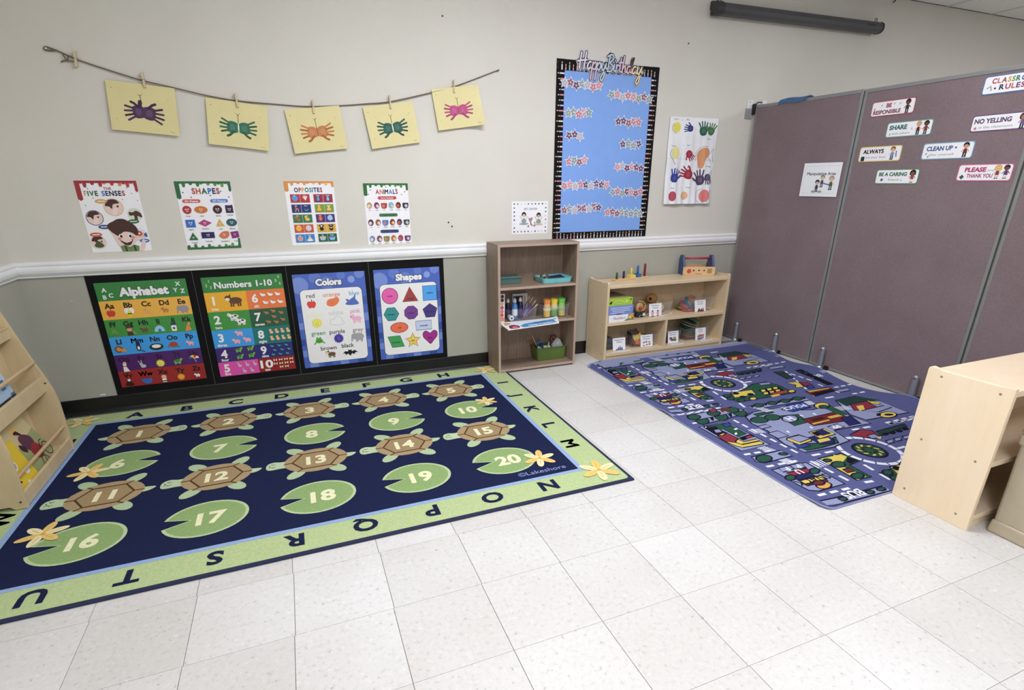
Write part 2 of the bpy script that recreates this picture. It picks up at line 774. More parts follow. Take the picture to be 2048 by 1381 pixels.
for j in range(1, 7):
    obj('ceiling_grid_bar', B(XL, XR, -j * 1.22 - .012, -j * 1.22 + .012, ZC - .001, ZC + .0035), M['tee'], ceil)

# chair rail (mitred at the left corner) and rubber cove base
prof = [(0, .821), (.010, .821), (.013, .825), (.013, .831), (.017, .835), (.026, .848), (.029, .862), (.028, .872),
        (.021, .878), (.020, .884), (.024, .889), (.024, .897), (.019, .903), (.008, .9075), (0, .9075)]


def run(name, prof, axis, mat, kind=True):
    b = bmesh.new()
    A_, C_ = [], []
    for d, z in prof:
        if axis == 'back':
            A_.append(b.verts.new((XL + d, -d, z)))
            C_.append(b.verts.new((XR - d, -d, z)))
        else:
            A_.append(b.verts.new((XL + d, -d, z)))
            C_.append(b.verts.new((XL + d, YF + d, z)))
    n = len(prof)
    for i in range(n - 1):
        b.faces.new((A_[i], A_[i + 1], C_[i + 1], C_[i]))
    b.faces.new((A_[0], C_[0], C_[-1], A_[-1]))
    b.faces.new(A_)
    b.faces.new(C_)
    return struct(name, b, mat)


run('trim_1', prof, 'back', M['trim'])
run('trim_2', prof, 'left', M['trim'])
bprof = [(0, 0), (.022, 0), (.020, .003), (.011, .010), (.006, .022), (.004, .092), (.002, .0985), (0, .0985)]
run('baseboard_back', bprof, 'back', M['rubber'])
run('baseboard_left', bprof, 'left', M['rubber'])

# ================================================================== alphabet rug
RX0, RX1, RY0, RY1 = -.621, 2.113, -1.885, -.045
rug = thing('alphabet_rug', 'rectangular green and navy rug with numbered turtles, lily pads and border letters', 'rug', ((RX0 + RX1) / 2, (RY0 + RY1) / 2, 0))
RT = .009
obj('rug_binding', B(RX0, RX1, RY0, RY1, .0003, RT, .004), plastic('1d2444', .9), rug)


def flat(name, cv, parent, z, **k):
    b = cv.bm('floor', off=z, **k)
    return obj(name, b, M['rug'], parent, keep=True)


cv = Canvas(1, 4e-5, False)
cv.rrect(RX0 + .018, RY0 + .018, RX1 - .018, RY1 - .018, .02, 'b9ca94')
flat('green_border', cv, rug, RT)
IX0, IX1, IY0, IY1 = -.444, 1.936, -1.725, -.208
cv = Canvas(1, 4e-5, False)
cv.rect(IX0, IY0, IX1, IY1, '98b2da')
cv.rect(IX0 + .025, IY0 + .022, IX1 - .025, IY1 - .022, '1e2547')
flat('navy_field', cv, rug, RT + .0006)
Z1 = RT + .0012


def letter(ch, x, y, rot):
    cv = Canvas(1, 4e-5, False)
    vs, fs = glyphs(ch, .035)
    x0 = min(v[0] for v in vs); x1 = max(v[0] for v in vs)
    k = .078 / CAP
    kx = k * 1.15
    pts = []
    for u, v in vs:
        u, v = (u - (x0 + x1) / 2) * kx, v * k - .039
        pts.append((x + u * cos(rot) - v * sin(rot), y + u * sin(rot) + v * cos(rot)))
    cv._add(pts, fs, '1d2444')
    flat('letter', cv, rug, Z1)


for i, ch in enumerate('ABCDEFGH'):
    letter(ch, -.241 + i * .2705, -.142, 0)
for i, ch in enumerate('IJKLM'):
    letter(ch, 2.0, -.446 - i * .2505, -pi / 2)
for i, ch in enumerate('NOPQRSTU'):
    letter(ch, 1.710 - i * .2735, -1.790, pi)
for i, ch in enumerate('VWXYZ'):
    letter(ch, -.503, -1.448 + i * .2505, pi / 2)


def num(cv, s, x, y, h):
    vs, fs = glyphs(s, .038)
    x0 = min(v[0] for v in vs); x1 = max(v[0] for v in vs)
    k = h / CAP
    cv._add([(x + (u - (x0 + x1) / 2) * k * 1.05, y + v * k - h / 2) for u, v in vs], fs, 'f2efc6')


def turtle(n, x, y, face):
    """face +1 looks right, -1 looks left"""
    cv = Canvas(1, 4e-5, False)
    s = face

    def q(pts):
        return [(x + u * s, y + v) for u, v in pts]
    G, GL = 'b5cba2', 'c0d4ac'
    cv.poly(smooth_pts(q([(-.130, .016), (-.165, .016), (-.195, .006), (-.170, -.022), (-.130, -.022)])), GL)
    for u, v, a in ((-.092, .122, 2.3), (.095, .122, .75), (-.092, -.122, -2.3), (.095, -.122, -.75)):
        cv.ell(x + u * s, y + v, .052, .031, G, 16, a if s > 0 else pi - a)
    cv.poly(smooth_pts(q([(.10, .034), (.16, .031), (.195, .041), (.222, .030), (.232, -.002), (.219, -.036), (.16, -.036), (.10, -.038)])), GL)
    for e in (-1, 1):
        ex = .211 if e > 0 else .211
        cv.line(q([(.190, .014 * e + .004), (.200, .014 * e + .0), (.206, .014 * e + .006)]), .0045, '26304a')
    cv.line(q([(.218, -.012), (.211, -.002), (.218, .010)]), .0035, '26304a')
    cv.ell(x, y, .150, .122, 'b09a76', 32)
    hexp = q([(-.110, 0), (-.064, .080), (.064, .080), (.112, 0), (.064, -.080), (-.064, -.080)])
    cv.poly(hexp, 'a68f6a')
    cv.line(hexp, .010, '5a3f24', 0, True)
    for u, v, p_, r_ in ((-.110, 0, -.148, 0), (.112, 0, .148, 0), (-.064, .080, -.088, .098), (.064, .080, .088, .098), (-.064, -.080, -.088, -.098), (.064, -.080, .088, -.098)):
        cv.line(q([(u, v), (p_, r_)]), .008, '5a3f24')
    num(cv, n, x, y, .083)
    flat('turtle_motif', cv, rug, Z1)


def pad(n, x, y, face):
    cv = Canvas(1, 4e-5, False)
    for r, c, w in ((1.0, 'bed0a2', .50), (.92, '92ae72', .56)):
        p = []
        for i in range(37):
            a = w / 2 + (2 * pi - w) * i / 36
            p.append((x + face * .162 * r * cos(a), y + .132 * r * sin(a) + (0 if face > 0 else 0)))
        p.append((x + face * (.060 if r == 1 else .050), y + .004))
        cv.poly(p, c)
    num(cv, n, x - (.02 if face > 0 else -.02), y, .088)
    flat('lily_pad_motif', cv, rug, Z1)


def flower(x, y, r, rot):
    cv = Canvas(1, 4e-5, False)
    for i in range(6):
        a = rot + i * pi / 3
        c = 'ecc978' if i % 2 else 'f3e6b4'
        cv.ell(x + r * .54 * cos(a), y + r * .54 * sin(a), r * .48, r * .21, c, 16, a)
        cv.line([(x + r * .25 * cos(a), y + r * .25 * sin(a)), (x + r * .72 * cos(a), y + r * .72 * sin(a))], r * .035, 'd9ab55')
    cv.circ(x, y, r * .12, 'e0b056', 10)
    flat('flower_motif', cv, rug, Z1 + .002)


for i in range(5):
    x = -.160 + i * .4445
    turtle(str(i + 1), x + (.0 if i < 4 else .003), -.457, 1)
    pad(str(i + 6), x + .008 * i, -.812, 1)
    turtle(str(i + 11), x + .003, -1.131, -1)
    pad(str(i + 16), x - .003 * i, -1.491, -1)
for x, y, r, a in ((-.505, -.150, .085, .2), (1.975, -.150, .085, .0), (1.996, -1.754, .098, .3), (-.50, -1.75, .095, .5),
                   (-.287, -.864, .085, .1), (1.777, -.726, .072, .4), (-.305, -1.377, .085, .3), (1.778, -1.541, .085, .2)):
    flower(x, y, r, a)
cv = Canvas(1, 4e-5, False)
vs, fs = glyphs('\u00a9Lakeshore', .0)
k = .033 / CAP
cv._add([(1.615 + u * k * 1.12, -1.672 + v * k) for u, v in vs], fs, '8fa3d6')
flat('lettering', cv, rug, Z1)

# ================================================================== city play rug
PX0, PY0, PW, PL = 2.725, -.3095, 1.545, 2.100
PER = 1.068


def bell(x):
    return math.exp(-x * x)


def RH(x, y):
    """height of the play rug: curled up against the shelf, lifted over the divider feet, rippled along its edges"""
    u, v = x - PX0, PY0 - y
    h = 0.004
    h += .016 * max(0, 1 - v / .07) ** 2 * (1 if u > .12 else max(0, u / .12))
    side = max(0, (u - 1.38) / (PW - 1.38))
    h += side ** 1.5 * (.004 + .018 * bell((v - .30) / .09) + .022 * bell((v - .74) / .10) + .022 * bell((v - 1.40) / .12))
    lf = max(0, 1 - u / .06)
    h += lf * (.009 * bell((v - .47) / .03) + .010 * bell((v - .97) / .04) + .010 * bell((v - 1.02) / .05) + .008 * bell((v - 2.05) / .08))
    return h


def rug_edge(v):
    return 1.545 + .03 * bell((v - .1) / .2) - .045 * bell((v - 1.08) / .17) + .04 * bell((v - 1.5) / .2) - .015 * bell((v - .52) / .08)


def rug_out(n=60):
    """outline (u, v) of the rug with rounded corners"""
    p = []
    r = .05
    for i in range(7):
        a = pi + pi / 2 * i / 6
        p.append((r + r * cos(a), r + r * sin(a)))
    for i in range(n + 1):
        v = PL * i / n
        p.append((rug_edge(v), v))
    for i in range(7):
        a = pi / 2 + pi / 2 * i / 6
        p.append((r + r * cos(a), PL - r + r * sin(a)))
    return p


crug = thing('play_rug', 'blue children rug printed with town roads, buildings and trees beside the room divider', 'rug', (PX0 + .75, PY0 - 1.06, 0))


def rug_layer(name, cv, off, cut=.12, keepin=True):
    b = cv.bm('floor', off=0, cut=cut)
    for v in b.verts:
        u, w_, l = v.co
        e = rug_edge(max(0, min(PL, w_))) - .006
        u = min(max(u, .004), e)
        w_ = min(max(w_, .004), PL - .004)
        x, y = PX0 + u, PY0 - w_
        v.co = (x, y, RH(x, y) + .006 + off + l)
    for f in b.faces:
        f.normal_update()
        if f.normal.z < 0:
            f.normal_flip()
    return obj(name, b, M['rug2'], crug, keep=True)


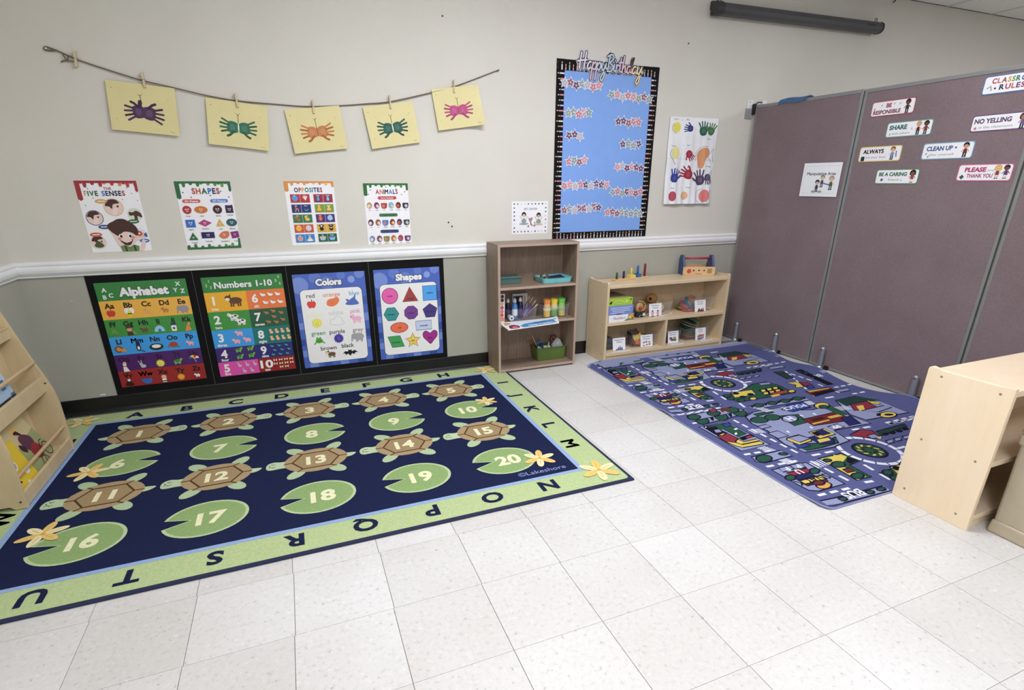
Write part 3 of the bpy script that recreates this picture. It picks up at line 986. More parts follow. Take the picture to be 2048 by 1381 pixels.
# body: top and bottom skins on the same height field
b = bmesh.new()
f0 = b.faces.new([b.verts.new((u, v, 0)) for u, v in rug_out()])
for ax, hi in ((0, 1.6), (1, 2.14)):
    q = .06
    while q < hi:
        co = [0, 0, 0]; no = [0, 0, 0]
        co[ax] = q; no[ax] = 1
        bmesh.ops.bisect_plane(b, geom=b.verts[:] + b.edges[:] + b.faces[:], plane_co=co, plane_no=no)
        q += .06
top = b.faces[:]
r_ = bmesh.ops.extrude_face_region(b, geom=top)
newv = [e for e in r_['geom'] if isinstance(e, bmesh.types.BMVert)]
for v in newv:
    v.co.z = 1
for v in b.verts:
    x, y = PX0 + v.co.x, PY0 - v.co.y
    v.co = (x, y, RH(x, y) + (.006 if v.co.z > .5 else 0) - .0035)
obj('rug_binding', b, plastic('8d93b9', .9), crug, smooth=False)
